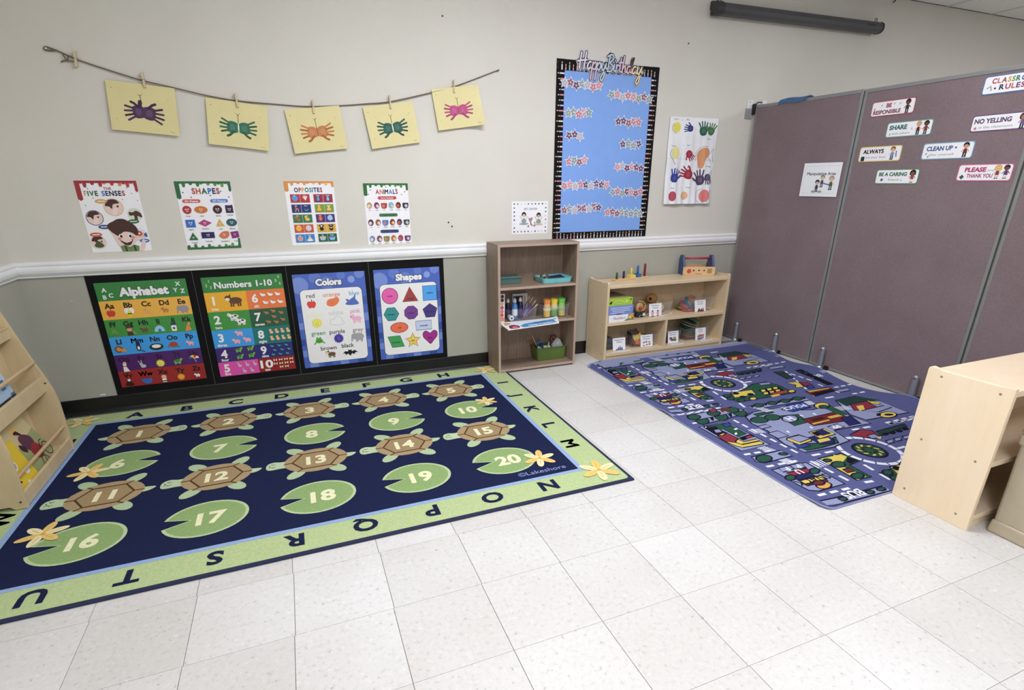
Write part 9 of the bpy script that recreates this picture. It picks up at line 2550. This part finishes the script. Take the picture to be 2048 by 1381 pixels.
def tan_box(x0, x1, y0, y1, z0, z1, f0, f1, bev):
    b = box(bmesh.new(), x0, x1, y0, y1, z0, z1, bev, 3)
    cx, cy = (x0 + x1) / 2, (y0 + y1) / 2
    for v in b.verts:
        t_ = (v.co.z - z0) / (z1 - z0)
        k = f0 + (f1 - f0) * t_
        v.co.x = cx + (v.co.x - cx) + (k if v.co.x > cx else -k)
        v.co.y = cy + (v.co.y - cy) + (k if v.co.y > cy else -k)
    return b


tanm = plastic('b3a68e', .45, .04)
obj('plinth', tan_box(3.205, 3.90, -3.26, -2.738, 0, .058, 0, -.004, .010), tanm, ch)
obj('body', tan_box(3.213, 3.892, -3.252, -2.746, .050, .40, 0, .004, .012), tanm, ch)
obj('rim', tan_box(3.203, 3.902, -3.262, -2.736, .385, .43, 0, .002, .010), tanm, ch)
obj('lid', tan_box(3.198, 3.907, -3.267, -2.731, .430, .470, 0, -.008, .014), tanm, ch)

# ================================================================== book rack at the left
br = thing('book_rack', 'pale wooden sloping book rack against the left wall, holding picture books', 'book rack', (-.54, -.83, 0))
rp = [(-.432, .0), (-.432, .255), (-.440, .330), (-.452, .385), (-.484, .495), (-.545, .745), (-.590, .92), (-.615, .945), (-.641, .945), (-.641, 0), (-.60, 0), (-.585, .018), (-.49, .018), (-.475, 0)]
for y0, y1 in ((-.552, -.534), (-1.130, -1.112)):
    sd = obj('side_panel', prism(bmesh.new(), rp, 'y', y0, y1, .002), M['birchr'], br)
    for x, z in ((-.450, .033), (-.46, .372)):
        b = lathe(bmesh.new(), [(0, 0), (.005, 0), (.004, .0014), (0, .0014)], (0, 0, 0), 10)
        b.transform(Matrix.Translation((x, y0, z)) @ Matrix.Rotation(pi / 2, 4, 'X'))
        obj('screw', b, plastic('4a443a', .4), sd)
for x, z in ((-.447, .133), (-.478, .482), (-.535, .66)):
    obj('retaining_rod', tube(bmesh.new(), [(x, -1.112, z), (x, -.552, z)], .008, 10), M['dowel'], br)
obj('front_ledge', B(-.448, -.434, -1.112, -.552, .004, .068, .002), M['birchr'], br)
obj('bottom_board', B(-.600, -.448, -1.112, -.552, .020, .034), M['birchr'], br)
for x, z, h in ((-.480, .330, .075), (-.545, .610, .05)):
    obj('ledge_board', B(x, x + .016, -1.112, -.552, z, z + h, .002), M['birchr'], br)
    obj('tier_board', B(x - .075, x, -1.112, -.552, z, z + .012), M['birchr'], br)
b = bmesh.new()
prism(b, [(-.560, .034), (-.552, .034), (-.612, .90), (-.620, .90)], 'y', -1.112, -.552)
obj('back_board', b, M['birchr'], br)


def leaning_book(label, yc, w, h, th, x, z, lean, col, art, yaw=0, roll=0):
    """a book leaning back against the rack, cover facing +X"""
    t_ = thing('picture_book', label, 'book', (x, yc, z), rot=(0, 0, 0))
    t_.rotation_euler = Euler((radians(lean), roll, pi / 2 + yaw), 'XYZ')
    t_.rotation_euler = (Matrix.Rotation(pi / 2 + yaw, 3, 'Z') @ Matrix.Rotation(radians(lean), 3, 'X') @ Matrix.Rotation(roll, 3, 'Y')).to_euler()
    b = box(bmesh.new(), -w / 2, w / 2, -.0012, 0, 0, h)
    obj('front_cover', b, plastic(col, .35), t_, local=True)
    obj('pages', box(bmesh.new(), -w / 2 + .003, w / 2 - .003, 0, th, .002, h - .002), plastic('e6e0d2', .8), t_, local=True)
    obj('back_cover', box(bmesh.new(), -w / 2, w / 2, th, th + .0012, 0, h), plastic(col, .35), t_, local=True)
    cv = Canvas(w / 100, 1.5e-5)
    art(cv, 100 * h / w)
    cv.build('cover_art', t_, M['gloss'], x0=-w / 2, y0=h, off=.0016)
    return t_


def a1(cv, H):
    cv.rect(0, 0, 100, H, 'c9bb8c'); cv.rect(0, H * .55, 100, H, '9aa070'); cv.rect(0, 0, 100, 14, 'a08468')
    for i in range(5):
        cv.text('ABCDE'[i] if False else '', 0, 0, 1, 'fff')
    cv.poly([(52, 26), (70, 40), (36, 42)], 'd9b46a'); cv.ell(52, 46, 7, 7, 'd0a88a', 12); cv.blob([(46, 42), (58, 42), (64, 58), (58, 52)], '2a2024')
    cv.blob([(44, 54), (60, 52), (76, 66), (72, 80), (52, 84), (42, 72)], '5a3a4a'); cv.blob([(48, 80), (70, 78), (80, 98), (58, 104), (46, 96)], '94303c')
    cv.ell(18, 48, 3, 2.4, '4a3a2a', 8)
    for x, y in ((58, 116), (88, 104)):
        cv.line([(x + 11 * cos(2 * pi * i / 18), y + 13 * sin(2 * pi * i / 18)) for i in range(18)], 2, '3a3434', 0, True)
    cv.line([(58, 116), (70, 96), (88, 104)], 2, '3a2c2c'); cv.line([(70, 96), (84, 84), (92, 86)], 2, '3a2c2c')
    cv.line([(30, 60), (42, 56)], 2, 'd0a88a'); cv.blob([(34, 58), (44, 70), (38, 78), (30, 68)], '3a2a2e')


def a2(cv, H):
    cv.rect(0, 0, 100, H, 'dfc13a'); cv.ell(44, 40, 17, 13, 'e9eef2', 18); cv.ell(44, 40, 14, 10, '7f98b8', 18); cv.line([(34, 38), (54, 38)], 2, 'e9eef2'); cv.line([(36, 43), (52, 43)], 2, 'e9eef2')
    cv.line([(10, 44), (28, 62)], 6, '1d1a18'); cv.line([(10, 62), (34, 74)], 5, '1d1a18')
    cv.ell(76, 66, 10, 8, 'e9eef2', 14); cv.ell(56, 92, 9, 9, 'e9eef2', 14); cv.circ(58, 92, 3, '3a3a3a', 8); cv.line([(68, 100), (84, 92)], 4, 'b0502a'); cv.circ(40, 116, 3, 'c9852a', 8); cv.circ(72, 116, 3, 'c9852a', 8)


def a3(cv, H):
    cv.rect(0, 0, 100, H, 'a9c0d6'); cv.rect(0, H - 22, 100, H, '33363e'); cv.rect(0, 30, 100, 60, 'bcd0e2')
    for x, y in ((78, 52), (72, 64), (86, 78)):
        cv.rect(x, y, x + 14, y + 4, '55708c')
    cv.blob([(70, 96), (86, 88), (96, 100), (88, 112), (74, 110)], '2c2c34'); cv.star(82, 92, 9, 'e6ebf0', 8, .6)


leaning_book('cream picture book with a straw-hatted person and bicycle, lowest rack tier', -.800, .265, .300, .007, -.462, .057, -20, 'c9bb8c', a1, 0, -.16)
leaning_book('yellow picture book with white eyes, beside the cream book in the lowest rack tier', -1.000, .205, .200, .006, -.453, .036, -17, 'dfc13a', a2, 0, -.04)
leaning_book('pale blue picture book with a dark lower band, in the middle rack tier', -.880, .26, .27, .012, -.489, .344, -15, 'a9c0d6', a3, 0, 0)

for o in [br] + [q for q in COL.objects if q.name.startswith('picture_book')]:
    o.location.z += .0118

# ================================================================== projector screen case high on the wall
scn = thing('screen_case', 'long dark grey projector screen case mounted high on the wall', 'projector screen', (4.62, -.055, 2.44))
p0_, p1_ = (3.772, 2.470), (5.468, 2.492)
ang = math.atan2(p1_[1] - p0_[1], p1_[0] - p0_[0])
cpr = [(.0, -.036), (-.030, -.040), (-.058, -.036), (-.074, -.020), (-.078, .0), (-.072, .022), (-.052, .036), (-.020, .040), (.0, .036)]


def along(xa, xb, grow, mat, name, bev=.002, parent=None):
    b = bmesh.new()
    prism(b, [(y * (1 + grow) - .020, z * (1 + grow)) for y, z in cpr], 'x', xa, xb, bev)
    b.transform(Matrix.Translation((p0_[0], 0, p0_[1])) @ Matrix.Rotation(-ang, 4, 'Y'))
    return obj(name, b, mat, parent or scn)


Ls = hypot(p1_[0] - p0_[0], p1_[1] - p0_[1])
cm = plastic('4a4a4d', .45, .05)
along(.05, Ls - .012, 0, cm, 'housing')
along(0, .06, .10, plastic('37373a', .5), 'end_cap')
along(Ls - .014, Ls, .06, plastic('37373a', .5), 'end_cap')
for x in (.045, Ls - .05):
    b = bmesh.new()
    tube(b, [(x + .012 * cos(2 * pi * i / 12), -.050, .052 + .014 * sin(2 * pi * i / 12)) for i in range(12)], .003, 6, closed=True)
    b.transform(Matrix.Translation((p0_[0], 0, p0_[1])) @ Matrix.Rotation(-ang, 4, 'Y'))
    obj('hanging_ring', b, plastic('3a3a3c', .4, .05, .6), scn)
for x in (.03, Ls - .06):
    b = box(bmesh.new(), x - .02, x + .02, -.020, -.0005, .0, .052)
    b.transform(Matrix.Translation((p0_[0], 0, p0_[1])) @ Matrix.Rotation(-ang, 4, 'Y'))
    obj('wall_hook', b, plastic('2f2f31', .5), scn)
b = box(bmesh.new(), Ls - .19, Ls - .11, -.0985, -.096, -.004, .012)
b.transform(Matrix.Translation((p0_[0], 0, p0_[1])) @ Matrix.Rotation(-ang, 4, 'Y'))
obj('brand_plate', b, plastic('262628', .4), scn)

# small nails and marks left in the wall
for x, z, lb in ((1.793, 2.252, 'small dark nail high on the wall above the orange handprint paper'), (3.624, 2.252, 'small dark nail on the wall below the projector screen case'), (1.778, 1.056, 'small dark nail in the wall right of the Animals poster, upper of two'),
                 (1.802, 1.029, 'small dark nail in the wall right of the Animals poster, lower of two'), (-.436, .681, 'small pale nail in the grey wall left of the black paper')):
    b = lathe(bmesh.new(), [(0, 0), (.006, 0), (.0045, .003), (0, .0035)], (0, 0, 0), 10)
    b.transform(Matrix.Translation((x, 0, z)) @ Matrix.Rotation(pi / 2, 4, 'X'))
    tag(obj('nail', b, plastic('39342e' if x > 0 else 'b9b8b4', .4), None), lb, 'nail')
t_ = tag(obj('wall_hook', tube(bmesh.new(), smooth_pts([(5.63, -.001, 2.722), (5.63, -.016, 2.712), (5.625, -.022, 2.700), (5.615, -.014, 2.694)], False, 4), .004, 6), plastic('3a3632', .5), None), 'small dark hook on the wall just under the ceiling', 'hook')
tag(obj('adhesive_tab', B(-.432, -.404, -.0012, -.0004, .108, .117), plastic('e6e6e6', .5), None), 'tiny white adhesive tab low on the grey wall left of the black paper', 'tab')
